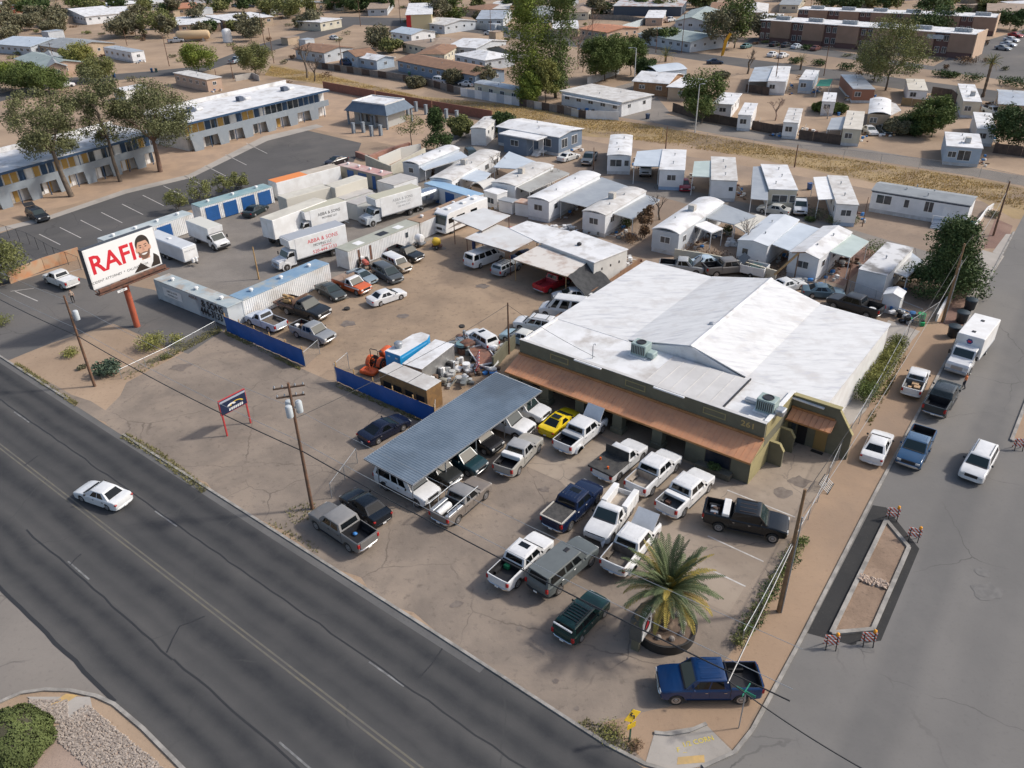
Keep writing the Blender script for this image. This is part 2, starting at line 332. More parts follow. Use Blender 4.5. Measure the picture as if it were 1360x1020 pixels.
# ---------------------------------------------------------------- vehicles
# L W H, front overhang, wheelbase, wheel radius, clearance, nose z, cowl z, belt z, cowl s, roof front s, roof rear s, cabin rear s, deck z, side windows, cabin inset
def V(**k): return k
VK = {
 'crew':   V(L=5.95,W=2.02,H=2.0,fo=.95,wb=3.75,r=.43,g=.50,nz=1.16,cz=1.29,bz=1.33,cs=1.42,r0=2.0,r1=3.75,cr=3.98,rail=1.42,win=((.15,.50),(.54,.88)),ins=.15),
 'ext':    V(L=5.55,W=1.96,H=1.88,fo=.92,wb=3.45,r=.40,g=.44,nz=1.08,cz=1.20,bz=1.23,cs=1.42,r0=2.05,r1=3.28,cr=3.50,rail=1.30,win=((.18,.60),(.65,.86)),ins=.16),
 'reg':    V(L=5.3,W=1.96,H=1.80,fo=.9,wb=3.25,r=.38,g=.36,nz=1.0,cz=1.12,bz=1.15,cs=1.45,r0=2.05,r1=2.72,cr=2.95,rail=1.18,win=((.24,.80),),ins=.16),
 'mini':   V(L=4.9,W=1.76,H=1.62,fo=.85,wb=2.95,r=.33,g=.30,nz=.90,cz=1.0,bz=1.02,cs=1.25,r0=1.85,r1=2.75,cr=3.0,rail=1.05,win=((.22,.64),(.69,.86)),ins=.16),
 'sedan':  V(L=4.75,W=1.82,H=1.45,fo=.92,wb=2.75,r=.32,g=.22,nz=.72,cz=.92,bz=.95,cs=1.25,r0=2.05,r1=3.35,cr=4.05,deck=.98,win=((.26,.52),(.55,.80)),ins=.26),
 'coupe':  V(L=4.5,W=1.78,H=1.32,fo=.92,wb=2.6,r=.32,g=.20,nz=.68,cz=.88,bz=.90,cs=1.25,r0=2.05,r1=2.95,cr=3.95,deck=.93,win=((.28,.68),),ins=.27),
 'suv':    V(L=4.75,W=1.86,H=1.74,fo=.88,wb=2.72,r=.36,g=.32,nz=.95,cz=1.08,bz=1.10,cs=1.2,r0=1.85,r1=4.35,cr=4.66,win=((.14,.36),(.39,.60),(.63,.92)),ins=.19),
 'bigsuv': V(L=5.75,W=2.04,H=2.0,fo=.92,wb=3.5,r=.43,g=.44,nz=1.12,cz=1.25,bz=1.28,cs=1.4,r0=1.95,r1=5.4,cr=5.68,win=((.13,.31),(.34,.51),(.55,.93)),ins=.17),
 'jeep':   V(L=4.3,W=1.78,H=1.64,fo=.75,wb=2.58,r=.35,g=.34,nz=.98,cz=1.06,bz=1.08,cs=1.3,r0=1.75,r1=3.95,cr=4.18,win=((.13,.38),(.41,.62),(.66,.94)),ins=.15),
 'mvan':   V(L=5.0,W=1.92,H=1.75,fo=.95,wb=2.95,r=.34,g=.26,nz=.88,cz=1.06,bz=1.08,cs=.95,r0=1.9,r1=4.6,cr=4.9,win=((.20,.40),(.43,.66),(.69,.93)),ins=.22),
 'van':    V(L=5.7,W=2.0,H=2.1,fo=.85,wb=3.5,r=.37,g=.32,nz=1.02,cz=1.22,bz=1.24,cs=.85,r0=1.55,r1=5.45,cr=5.66,win=((.10,.24),(.28,.50),(.54,.74),(.77,.95)),ins=.17),
 'hivan':  V(L=5.5,W=2.0,H=2.45,fo=.8,wb=3.2,r=.36,g=.30,nz=1.0,cz=1.2,bz=1.22,cs=.85,r0=1.75,r1=5.2,cr=5.46,win=((.10,.24),(.32,.55),(.62,.90)),ins=.2),
}
def car_parts(kind):
    d = VK[kind]; L, W, H = d['L'], d['W'], d['H']; hw = W/2; r = d['r']; g_ = d['g']; R_ = r*1.17
    X = lambda s: L/2-s
    fx, rx = X(d['fo']), X(d['fo']+d['wb'])
    out = []                                        # (x, z, flag) closed loop: underside from the rear, round the nose, over the top
    def arch(cx): return [(cx+R_*math.cos(math.pi-math.pi*k/8), max(g_, r+R_*math.sin(math.pi*k/8)), 0) for k in range(9)]
    bl = g_
    out += [(X(L)+.06, bl+.08, 0)] + [(rx-R_, bl, 0)] + arch(rx)[1:-1] + [(rx+R_, bl, 0), (fx-R_, bl, 0)] + arch(fx)[1:-1] + [(fx+R_, bl, 0), (X(0)-.06, bl+.06, 0)]
    nz, cz, bz = d['nz'], d['cz'], d['bz']
    out += [(X(0), bl+.2, 0), (X(0), nz-.22, 0), (X(.05), nz-.07, 1), (X(.20), nz, 1), (X(d['cs']*.55), (nz+cz)/2+.03, 1), (X(d['cs']), cz, 1)]
    bed = 'rail' in d
    if bed:
        ra = d['rail']; cr = d['cr']
        out += [(X(cr-.05), bz, 1), (X(cr+.03), ra, 1), (X(cr+.05), ra, 2), (X(L-.12), ra, 2), (X(L-.10), ra, 1), (X(L-.02), ra-.01, 1), (X(L), ra-.25, 0), (X(L-.03), bl+.25, 0)]
    elif 'deck' in d:
        dz = d['deck']
        out += [(X((d['cs']+d['cr'])/2), bz+.01, 1), (X(d['cr']), dz, 1), (X(L-.25), dz-.01, 1), (X(L-.06), dz-.08, 1), (X(L), dz-.28, 0), (X(L-.02), bl+.2, 0)]
    else:
        out += [(X((d['cs']+d['cr'])/2), bz+.01, 1), (X(L-.08), bz, 1), (X(L-.01), bz-.12, 1), (X(L), bz-.4, 0), (X(L-.03), bl+.2, 0)]
    fl = .72 if kind != 'mini' else .62
    def layer(y, pull, drop, floor=False, crown=0):
        ring = []
        for x, z, f in out:
            e = min(1, abs(x)/(L/2))**10
            zz = z-(drop if f else 0)+(crown if f == 1 and x > X(d['cs']) else 0)
            if f == 2 and floor: zz = fl
            if floor and bed and f == 0 and abs(x) < L/2-.3: zz = min(zz, fl-.06)
            ring.append((x-math.copysign(pull*e, x), y, zz))
        return ring
    ys = [(hw, .22, .09, 0, 0), (hw-.05, .10, .015, 0, 0), (hw-.11, .04, 0, 0, .01), (hw-.115, .04, 0, 1, .01), (hw*.45, 0, 0, 1, .035)]
    rings = [layer(y, p, dr, fl_, c) for y, p, dr, fl_, c in ys] + [layer(-y, p, dr, fl_, c) for y, p, dr, fl_, c in ys[::-1]]
    parts = []
    def add(n, mb, mk, par=None, loc=None, sm=None): parts.append((n, mb.mesh(n, sm), mk, par, loc))
    add('body', MB().loft(rings), 'paint', sm=32)
    # cabin
    ins = d['ins']; hb, hr = hw-.05, hw-ins
    zb, zr = bz-.03, H-.07
    b4 = [(X(d['cs']), hb, cz-.03), (X(d['cr']), hb, zb), (X(d['cr']), -hb, zb), (X(d['cs']), -hb, cz-.03)]
    m4 = [(X(d['r0']), hr, zr), (X(d['r1']), hr, zr), (X(d['r1']), -hr, zr), (X(d['r0']), -hr, zr)]
    t4 = [(X(d['r0']+.12), hr-.12, H-.01), (X(d['r1']-.12), hr-.12, H-.01), (X(d['r1']-.12), -hr+.12, H-.01), (X(d['r0']+.12), -hr+.12, H-.01)]
    u4 = [((p[0]*.6), p[1]*.5, H) for p in t4]
    u4 = [((a[0]+(X((d['r0']+d['r1'])/2)-a[0])*.4), a[1]*.5, H+.015) for a in t4]
    add('cabin', MB().loft([b4, m4, t4, u4]), 'roof', sm=24)
    def bil(q, u, v):
        a, b, c, e = [Vector(p) for p in q]
        return (a.lerp(b, u)).lerp(e.lerp(c, u), v)
    def glass(n, q, u0, u1, v0, v1, mk, t=.007):
        pts = [bil(q, u0, v0), bil(q, u1, v0), bil(q, u1, v1), bil(q, u0, v1)]
        nn = (pts[1]-pts[0]).cross(pts[3]-pts[0]).normalized()
        ce = sum(pts, Vector())/4
        if nn.dot(ce-Vector((X((d['r0']+d['r1'])/2), 0, (zb+zr)/2))) < 0: nn = -nn
        mb = MB(); mb.loft([[tuple(p-nn*.01) for p in pts], [tuple(p+nn*t) for p in pts]])
        add(n, mb, mk)
    glass('windshield', (b4[3], b4[0], m4[0], m4[3]), .05, .95, .06, .95, 'wind')
    glass('rear_window', (b4[1], b4[2], m4[2], m4[1]), .10, .90, .30 if bed or 'deck' not in d else .14, .90, 'glass')
    for a, b in d['win']:
        glass('side_window', (b4[0], b4[1], m4[1], m4[0]), a, b, .12, .90, 'glass')
        glass('side_window', (b4[3], b4[2], m4[2], m4[3]), a, b, .12, .90, 'glass')
    # wheels
    tw = .24 if r > .35 else .20
    tyre = cached(('tyre', r), lambda: MB().lathe([(r*.60, -tw/2+.02), (r*.86, -tw/2), (r*.97, -tw*.40), (r, -tw*.2), (r, tw*.2), (r*.97, tw*.40), (r*.86, tw/2), (r*.60, tw/2-.02)], 18, 'y').mesh('wheel', 40))
    rimm = cached(('rim', r), lambda: MB().lathe([(r*.10, tw*.42), (r*.22, tw*.50), (r*.30, tw*.40), (r*.48, tw*.44), (r*.60, tw*.505), (r*.63, tw*.505), (r*.63, tw*.3)], 14, 'y').mesh('rim', 30))
    rimn = cached(('rimn', r), lambda: MB().lathe([(r*.10, -tw*.42), (r*.22, -tw*.50), (r*.30, -tw*.40), (r*.48, -tw*.44), (r*.60, -tw*.505), (r*.63, -tw*.505), (r*.63, -tw*.3)], 14, 'y').mesh('rim', 30))
    for wx in (fx, rx):
        for s_ in (1, -1):
            parts.append(('wheel', tyre, 'tyre', None, (wx, s_*(hw-tw/2-.01), r)))
            parts.append(('rim', rimm if s_ > 0 else rimn, 'rim', 'wheel', (0, 0, 0)))
    for wx in (fx, rx):
        for s_ in (1, -1): a, b = sorted((s_*(hw-.26), s_*(hw-.34))); add('wheel_well', MB().lathe([(.05, a), (R_-.012, a), (R_-.012, b), (.05, b)], 16, 'y', (wx, 0, r)), 'well')
    add('cowl', MB().box(X(d['cs']+.07), X(d['cs']-.05), -hw+.16, hw-.16, cz-.03, cz+.032), 'grille')
    if bed: add('bed_gap', MB().box(X(d['cr']+.055), X(d['cr']+.02), -hw-.002, hw+.002, bl+.12, d['rail']+.004), 'well')
    # lamps, grille, bumpers, mirrors, doors
    lz = nz-.16
    for s_ in (1, -1):
        a, b = sorted((s_*(hw-.12), s_*(hw-.44)))
        add('headlight', MB().cbox(X(.17), X(-.006), a, b, lz-.10, lz+.08, .02), 'lamp')
        a, b = sorted((s_*(hw-.03), s_*(hw-.22)))
        tz = (d['rail']-.25) if bed else (d.get('deck', bz)-.2)
        add('taillight', MB().cbox(X(L+.004), X(L-.16), a, b, tz-.2 if bed or 'deck' not in d else tz-.08, tz+.14 if bed or 'deck' not in d else tz+.06, .02), 'tail')
        ms = s_*(hw+.02); a, b = sorted((ms, ms+s_*.17))
        add('mirror', MB().cbox(X(d['cs']+.50), X(d['cs']+.40), a, b, bz+.02, bz+.20, .03), 'mirror')
    add('grille', MB().cbox(X(.10), X(-.012), -hw+.46, hw-.46, lz-.16, lz+.10, .02), 'grille')
    fb = []
    for s_, zz0, zz1, nm in ((-.05, bl+.02, bl+.24, 'front_bumper'), (L+.05, bl+.05, bl+.22, 'rear_bumper')):
        sg = 1 if s_ < 0 else -1
        rr = []
        for y, back in ((hw-.03, .42), (hw-.06, .16), (hw*.6, .02), (-hw*.6, .02), (-hw+.06, .16), (-hw+.03, .42)):
            xo = X(s_)-sg*back
            rr.append([(xo, y, zz0+.03), (xo, y, zz1-.03), (xo-sg*.03, y, zz1), (xo-sg*.15, y, zz1), (xo-sg*.15, y, zz0), (xo-sg*.03, y, zz0)])
        add(nm, MB().loft(rr), 'bumper', sm=40)
    add('license_plate', MB().box(X(L+.068), X(L+.054), -.15, .15, bl+.08, bl+.21), 'plate')
    # doors: flush panels with a raised edge, one handle each
    nd = 1 if kind in ('reg', 'coupe') else 2
    d0, d1 = d['cs']+.28, (d['cr']-.12 if bed else min(d['cr']-.5, d['fo']+d['wb']-R_+.35))
    if 'deck' in d: d1 = min(d1, d['fo']+d['wb']-.15)
    wdt = (d1-d0)/nd
    for k in range(nd):
        for s_ in (1, -1):
            xa, xb = X(d0+wdt*k+.02), X(d0+wdt*(k+1)-.02); yy = s_*hw
            zlo, zhi = bl+.08, bz-.14
            q = MB().loft([[(xa, yy-s_*.02, zlo), (xb, yy-s_*.02, zlo), (xb, yy-s_*.02, zhi), (xa, yy-s_*.02, zhi)], [(xa-.02, yy+s_*.012, zlo+.02), (xb+.02, yy+s_*.012, zlo+.02), (xb+.02, yy+s_*.012, zhi-.01), (xa-.02, yy+s_*.012, zhi-.01)]])
            add('door', q, 'paint')
            a, b = sorted((yy+s_*.010, yy+s_*.04))
            add('handle', MB().box(xb+.05, xb+.20, a, b, zhi-.10, zhi-.06), 'handle', 'door')
    if bed:
        c = d['cr']+.07; e_ = L-.14; y = hw-.13
        lm = MB(); lm.box(X(e_), X(c), -y, y, fl+.002, fl+.02)
        for s_ in (1, -1):
            a, b = sorted((s_*y, s_*(y-.015))); lm.box(X(e_), X(c), a, b, fl+.02, d['rail']-.02)
            wx = rx; a, b = sorted((s_*(y-.015), s_*(y-.2))); lm.box(wx-.45, wx+.45, a, b, fl+.02, fl+.26)
        lm.box(X(e_), X(e_-.015), -y+.02, y-.02, fl+.02, d['rail']-.02); lm.box(X(c+.015), X(c), -y+.02, y-.02, fl+.02, d['rail']-.02)
        add('bed_liner', lm, 'liner')
        add('tailgate', MB().cbox(X(L+.012), X(L-.03), -hw+.24, hw-.24, bl+.30, d['rail']-.04, .015), 'paint')
        add('running_board', MB().box(rx+R_+.1, fx-R_-.1, hw-.06, hw+.07, bl-.06, bl), 'grille')
        add('running_board', MB().box(rx+R_+.1, fx-R_-.1, -hw-.07, -hw+.06, bl-.06, bl), 'grille')
    return parts
LODDROP = {1: ('handle', 'license_plate', 'running_board'), 2: ('wheel_well', 'cowl', 'bed_gap', 'handle', 'license_plate', 'running_board', 'door', 'mirror', 'rim', 'tailgate', 'grille')}
def car(name, kind, rear, front, color, label, cat='car', lod=0, roof=None, bumper=None, liner=None, rough=.28, z=.6, lift=0, skip=(), sc=1, group=None, gz=0.0, drop=0.0):
    d = VK[kind]
    a, b = P(*rear, z), P(*front, z); v = (b-a); 
    c = (a+b)/2; ang = math.atan2(v.y, v.x)
    CARCHK.append((name, label[:30], round(v.length/(d['L']*sc), 2)))
    t = T(name, label, cat, (c.x, c.y, gz+lift*0), ang, group)
    if sc != 1: t.scale = (sc, sc, sc)
    p_ = paint(color, rough)
    mm = dict(paint=p_, roof=paint(roof, rough) if roof else p_, wind=GLASSW, glass=GLASS, tyre=TYRE, rim=RIM, lamp=LAMP, tail=REDL, grille=BLACK, mirror=BLACK if sum(color) > .6 else p_,
              bumper=bumper or (CHROME if 'rail' in d or kind in ('bigsuv', 'van') else p_), well=DARK, plate=WHITE, handle=BLACK if sum(color) > .4 else CHROME, liner=liner or BLACK)
    last = {}
    for n_, me, mk, par, loc in cached(('car', kind), lambda: car_parts(kind)):
        if lod and n_ in LODDROP[lod]: continue
        if n_ in skip: continue
        if n_ == 'rim' and 'wheel' in skip: continue
        o = ob(n_, me, mm[mk], last[par] if par else t, loc)
        if lift and par is None and n_ != 'wheel': o.location.z += lift
        last[n_] = o
    return t
CARCHK = []
def cx(kind, s): return VK[kind]['L']/2-s
def on_car(t, name, mb, mat, smooth=None): return pt(t, name, mb, mat, smooth)
CARW, CARK, CARS, CARB = (.70,.70,.695), (.018,.019,.022), (.33,.335,.34), (.03,.07,.19)

def hood_up(t, kind, color, ang=52):
    d = VK[kind]; x1 = cx(kind, d['cs']-.05); ln = d['cs']-.1; hw = d['W']/2-.12; a = R(ang)
    q = [(x1, hw, d['cz']+.02), (x1, -hw, d['cz']+.02), (x1+ln*math.cos(a), -hw+.05, d['cz']+.02+ln*math.sin(a)), (x1+ln*math.cos(a), hw-.05, d['cz']+.02+ln*math.sin(a))]
    pt(t, 'open_hood', MB().plate(q, .05), paint(color))
    e = MB().box(cx(kind, d['cs']-.1), cx(kind, .22), -hw+.1, hw-.1, d['nz']-.1, d['cz']+.065)
    pt(t, 'engine_bay', e, DARK)
def toolbox(t, kind, color, s=None, h=.22):
    d = VK[kind]; s = d['cr']+.12 if s is None else s
    pt(t, 'toolbox', MB().cbox(cx(kind, s+.5), cx(kind, s), -d['W']/2+.08, d['W']/2-.08, d['rail']-.2, d['rail']+h, .04), color)
def roof_rails(t, kind, mat=BLACK, n=0):
    d = VK[kind]; y = d['W']/2-d['ins']-.14; z = d['H']
    for s_ in (1, -1): pt(t, 'roof_rail', MB().tube([(cx(kind, d['r0']+.3), s_*y, z), (cx(kind, d['r0']+.45), s_*y, z+.06), (cx(kind, d['r1']-.35), s_*y, z+.06), (cx(kind, d['r1']-.2), s_*y, z)], .022, 5), mat)
    for k in range(n):
        x = cx(kind, d['r0']+.5+(d['r1']-d['r0']-1)*k/max(1, n-1)); pt(t, 'cross_bar', MB().box(x-.025, x+.025, -y, y, z+.05, z+.08), mat)
def roof_ribs(t, kind, color, n=6):
    d = VK[kind]; y = d['W']/2-d['ins']-.2
    for k in range(n):
        yy = -y+2*y*k/(n-1); pt(t, 'roof_rib', MB().box(cx(kind, d['r1']-.3), cx(kind, d['r0']+.3), yy-.03, yy+.03, d['H']-.005, d['H']+.022), paint(color))
def sunroof(t, kind, s=.45, ln=.5):
    d = VK[kind]; pt(t, 'sunroof', MB().cbox(cx(kind, d['r0']+s+ln), cx(kind, d['r0']+s), -.42, .42, d['H']-.01, d['H']+.03, .015), GLASS)

# --- cars in front of the workshop
t = car('pickup_truck', 'crew', (493,727), (421,679), (.16,.155,.15), 'dusty grey crew cab pickup parked beside the red-brown utility pole', 'pickup', roof=(.24,.235,.23), rough=.5)
pt(t, 'blue_bag', MB().cbox(-1.5, -1.15, -.2, .12, .745, .95, .08), M('blue_plastic', (.05,.22,.55), rough=.5), 60)
car('sedan_car', 'sedan', (508,689), (463,655), (.006,.010,.016), 'black sedan with red tail lamps beside the dusty grey pickup', 'car')
t = car('sport_utility_vehicle', 'bigsuv', (510,629), (573,662), CARW, 'long white four-door utility wagon under the front edge of the metal carport', 'suv')
pt(t, 'lower_trim', MB().box(-2.0, 2.0, -1.045, -1.01, .5, .66), BLACK); pt(t, 'lower_trim', MB().box(-2.0, 2.0, 1.01, 1.045, .5, .66), BLACK)
car('pickup_truck', 'mini', (555,608), (604,637), (.028,.03,.03), 'small black pickup nosing out of the carport beside the white utility wagon', 'pickup')
car('sport_utility_vehicle', 'suv', (586,598), (638,622), (.015,.045,.055), 'dark teal utility vehicle with chrome grille under the carport', 'suv', bumper=CHROME)
car('sport_utility_vehicle', 'suv', (612,572), (657,593), (.016,.016,.018), 'black utility vehicle with bull bar nosing out of the carport', 'suv')
t = car('pickup_truck', 'crew', (643,553), (693,571), CARW, 'white pickup with black grille guard half under the carport', 'pickup', lod=1)
g2 = MB(); 
for zz in (.55, .8, 1.05): g2.tube([(3.08, -.7, zz), (3.14, 0, zz), (3.08, .7, zz)], .03, 5)
for yy in (-.35, .35): g2.tube([(3.1, yy, .45), (3.12, yy, 1.15)], .03, 5)
pt(t, 'grille_guard', g2, BLACK)
car('pickup_truck', 'ext', (668,533), (717,551), CARW, 'white pickup parked at the workshop end of the carport', 'pickup', lod=1)
t = car('coupe_car', 'coupe', (728,571), (758,547), (.78,.56,.015), 'bright yellow sports coupe parked under the workshop eave', 'car')
sunroof(t, 'coupe', .35, .55)
t = car('pickup_truck', 'ext', (664,632), (712,580), (.34,.325,.29), 'champagne pickup with white toolbox across its bed', 'pickup', roof=(.36,.36,.36), rough=.4)
toolbox(t, 'ext', WHITE)
# pickup with lumber rack
t = car('pickup_truck', 'ext', (581,694), (643,641), (.20,.17,.145), 'brown-grey work pickup with side boxes and a ladder rack over its bed', 'pickup', roof=(.24,.235,.23), rough=.5)
d = VK['ext']
for s_ in (1, -1):
    m = MB(); z0, z1 = d['rail']-.05, d['H']+.02; y = s_*(d['W']/2-.08)
    m.tube([(-2.72, y, z1), (1.0, y, z1)], .035, 5)
    for x in (-2.6, -1.6, -.75): m.tube([(x, y, z0), (x, y, z1)], .03, 5)
    pt(t, 'rack_rail', m, STEEL)
    pt(t, 'side_box', MB().cbox(-2.65, -.85, min(y, y-s_*.34), max(y, y-s_*.34), .8, 1.32, .03), STEEL)
pt(t, 'fuel_tank', MB().lathe([(.05,-.75),(.24,-.72),(.28,-.6),(.28,.6),(.24,.72),(.05,.75)], 14, 'x', (-1.85, .2, 1.08)), WHITE, 50)
t = car('pickup_truck', 'crew', (744,600), (797,556), CARW, 'white dual-rear-wheel pickup with its hood up under the workshop eave', 'pickup', liner=M('bed_black', (.03,.03,.032), rough=.7))
hood_up(t, 'crew', CARW); toolbox(t, 'crew', M('grey_toolbox', (.36,.37,.38), rough=.4), h=.12)
for s_ in (1, -1): pt(t, 'fender_flare', MB().loft([[(-1.83+rr*math.cos(math.pi*k/8), s_*yy, max(.44, .4+rr*math.sin(math.pi*k/8))) for k in range(9)] for rr, yy in ((.62, .98), (.58, 1.2), (.50, 1.2), (.48, .98))]), paint(CARW), 40)
def flatbed(t, x0, x1, w, z, mat, ribs=True):
    o = pt(t, 'flat_bed', MB().cbox(x0, x1, -w/2, w/2, z-.16, z, .02), mat)
    pt(t, 'headboard', MB().box(x1-.06, x1, -w/2+.08, w/2-.08, z, z+.75), mat)
    if ribs:
        for k in range(1, 6): ob('deck_plank', cached(('plank', x0, x1), lambda: MB().box(x0+.05, x1-.1, -.012, .012, 0, .012).mesh('deck_plank')), mat, t, (0, -w/2+w*k/6, z))
    return o
# white flatbed
t = car('flatbed_truck', 'reg', (795,636), (850,590), CARW, 'white cab truck with a black flatbed and two orange lamps', 'truck', sc=1.06, skip=('bed_liner', 'tailgate'))
flatbed(t, -2.75, -.42, 2.25, 1.30, M('black_flatbed', (.035,.034,.033), (.06,.057,.052), rough=.75, scale=2))
for y in (.75, -.35): pt(t, 'amber_lamp', MB().cyl(-1.6 if y > 0 else -2.2, y, 1.3, 1.5, .08, 10), M('orange_lamp', (.62,.12,.02), rough=.4))
t = car('pickup_truck', 'crew', (841,655), (893,606), CARW, 'white crew cab pickup with sandy open bed between flatbed and workshop', 'pickup', liner=M('bed_tan', (.42,.36,.29), (.33,.28,.23), rough=.8, scale=3)); roof_ribs(t, 'crew', CARW)
t = car('pickup_truck', 'crew', (882,683), (936,632), CARW, 'white crew cab pickup with box in bed beside the workshop planter', 'pickup', liner=M('bed_grey', (.16,.16,.155), (.12,.12,.118), rough=.7, scale=3)); roof_ribs(t, 'crew', CARW)
toolbox(t, 'crew', WHITE, h=.05); pt(t, 'cargo_box', MB().cbox(-2.1, -1.75, .15, .55, .75, 1.0, .02), RUST)
t = car('pickup_truck', 'crew', (731,702), (788,647), (.006,.015,.048), 'dark blue crew cab pickup with a white-framed bed cover', 'pickup')
roof_ribs(t, 'crew', (.009,.021,.06)); sunroof(t, 'crew', .35, .5)
fr = MB(); d = VK['crew']; x0, x1 = cx('crew', 5.9), cx('crew', 4.1); y = d['W']/2-.06
for a, b in (((x0, y), (x1, y)), ((x0, -y), (x1, -y)), ((x0, -y), (x0, y))): fr.bar((a[0], a[1], d['rail']+.05), (b[0], b[1], d['rail']+.05), .1, .08)
pt(t, 'bed_frame', fr, M('tan_trim', (.5,.46,.4), rough=.5)); pt(t, 'bed_cover', MB().box(x0+.05, x1, -y+.05, y-.05, d['rail']-.02, d['rail']+.02), M('tonneau_cover', (.04,.038,.035), (.07,.065,.06), rough=.7, scale=4))
# service body truck with torn front
t = car('service_truck', 'reg', (833,657), (788,718), CARW, 'white utility-body truck with its front bumper torn off', 'truck', sc=1.05, skip=('front_bumper', 'bed_liner', 'tailgate', 'grille'))
for s_ in (1, -1):
    a, b = sorted((s_*1.0, s_*.58)); pt(t, 'tool_locker', MB().cbox(-2.62, -.42, a, b, .55, 1.55, .02), WHITE)
    for k in range(3): x = -2.55+k*.72; a, b = sorted((s_*1.0, s_*1.02)); pt(t, 'locker_door', MB().box(x, x+.66, a, b, .72, 1.48), WHITE)
pt(t, 'truck_bed', MB().box(-2.6, -.42, -.58, .58, .74, .80), M('bed_tan', (.42,.36,.29)))
pt(t, 'radiator', MB().box(2.45, 2.62, -.75, .75, .45, .95), DARK); pt(t, 'torn_panel', MB().plate([(2.7, .5, .5), (2.95, .75, .35), (2.8, .85, .75), (2.6, .8, .85)], .03), paint(CARW))
# sport pickup in front
t = car('pickup_truck', 'crew', (655,783), (727,713), CARW, 'white sport pickup with sunroof and a green crate in its black bed', 'pickup', sc=.94)
sunroof(t, 'crew', .3, .5); pt(t, 'green_crate', MB().cbox(-1.35, -1.0, .2, .65, .75, 1.1, .03), M('green_plastic', (.03,.25,.10), rough=.5)); roof_ribs(t, 'crew', CARW, 3)
t = car('sport_utility_vehicle', 'bigsuv', (712,786), (781,727), (.105,.12,.12), 'lifted matt grey-green utility wagon with flat dark roof vents', 'suv', rough=.55, lift=.12, bumper=BLACK)
pt(t, 'roof_vent', MB().cbox(.1, .55, -.2, .15, 2.12, 2.18, .02), BLACK); pt(t, 'hood_vent', MB().box(1.75, 2.0, .25, .55, 1.33, 1.365), BLACK); pt(t, 'hood_vent', MB().box(1.75, 2.0, -.55, -.25, 1.33, 1.365), BLACK)
pt(t, 'roof_edge', MB().box(-2.6, .75, -.83, .83, 2.125, 2.15), paint((.13,.145,.145), .6))
# white dually with hood up beside the palm
t = car('pickup_truck', 'crew', (806,767), (868,690), CARW, 'white dual-rear-wheel pickup with hood up behind the palm', 'pickup', liner=M('bed_brown', (.12,.10,.085), (.18,.15,.12), rough=.8, scale=4)); hood_up(t, 'crew', CARW, 40); roof_ribs(t, 'crew', CARW)
for s_ in (1, -1): pt(t, 'fender_flare', MB().loft([[(-1.83+rr*math.cos(math.pi*k/8), s_*yy, max(.44, .4+rr*math.sin(math.pi*k/8))) for k in range(9)] for rr, yy in ((.62, .98), (.58, 1.2), (.50, 1.2), (.48, .98))]), paint(CARW), 40)
t = car('sport_utility_vehicle', 'jeep', (749,845), (795,797), (.004,.034,.030), 'dark green boxy utility vehicle with roof rack by the palm sign', 'suv', bumper=CHROME)
roof_rails(t, 'jeep', BLACK, 6); pt(t, 'rear_trim', MB().box(-2.13, -2.05, -.7, .7, 1.5, 1.6), WHITE)
t = car('pickup_truck', 'crew', (1006,908), (875,909), (.004,.030,.105), 'shiny blue crew cab pickup with chrome grille parked across the corner', 'pickup', rough=.2); roof_ribs(t, 'crew', (.006,.036,.12), 5)
pt(t, 'chrome_grille', MB().cbox(2.9, 3.0, -.55, .55, .75, 1.05, .03), CHROME)
t = car('pickup_truck', 'crew', (932,682), (1048,706), (.005,.008,.011), 'raised black crew cab pickup with white toolbox and loaded bed', 'pickup', lift=.10, sc=1.02)
toolbox(t, 'crew', WHITE); roof_ribs(t, 'crew', (.05,.032,.02), 4)
for o in t.children:
    if o.name.startswith(('roof_rib', 'toolbox')): o.location.z = .1
for i in range(7): pt(t, 'bed_junk', MB().cbox(-2.7+rng.random()*.5, -2.1+rng.random()*.4, -.7+i*.2, -.45+i*.2, .84, 1.15+rng.random()*.25, .04), (RUST, STEEL, BLACK, WOOD)[i % 4])
car('sedan_car', 'coupe', (487,581), (533,557), (.006,.010,.028), 'navy blue two-door car behind the blue tarp fence', 'car', sc=1.06)
# --- street
t = car('sedan_car', 'sedan', (171,668), (103,645), (.70,.71,.71), 'white sedan driving along the wide main road', 'car')
t = car('station_wagon', 'suv', (1313,592), (1285,641), CARW, 'white crossover with roof rails driving down the side street', 'car'); roof_rails(t, 'suv', BLACK)
t = car('sedan_car', 'sedan', (1156,612), (1174,573), CARW, 'white sedan parked on the dirt verge behind the blue pickup', 'car'); 
t = car('pickup_truck', 'ext', (1231,567), (1200,627), (.022,.07,.15), 'steel blue pickup with chrome bumper parked facing down the side street', 'pickup', roof=(.085,.15,.24)); roof_ribs(t, 'ext', (.09,.155,.25), 7)
t = car('pickup_truck', 'crew', (1234,557), (1265,507), (.025,.035,.04), 'dark green-black crew cab pickup parked nose to the white service truck', 'pickup'); roof_ribs(t, 'crew', (.03,.04,.045), 4)
t = car('pickup_truck', 'ext', (1206,530), (1225,487), CARW, 'small white pickup with cardboard boxes in its bed', 'pickup', sc=.9, liner=M('bed_grey', (.16,.16,.155)), bumper=WHITE)
for i, (x, y, z, a) in enumerate(((-1.0, -.1, .76, .7), (-1.55, -.35, .76, .6), (-1.7, .3, .76, .35))): pt(t, 'cardboard_box', MB().box(x-a/2, x+a/2, y-a*.45, y+a*.45, z, z+a*.55), M('cardboard', (.50,.33,.19), (.44,.29,.17), rough=.9))
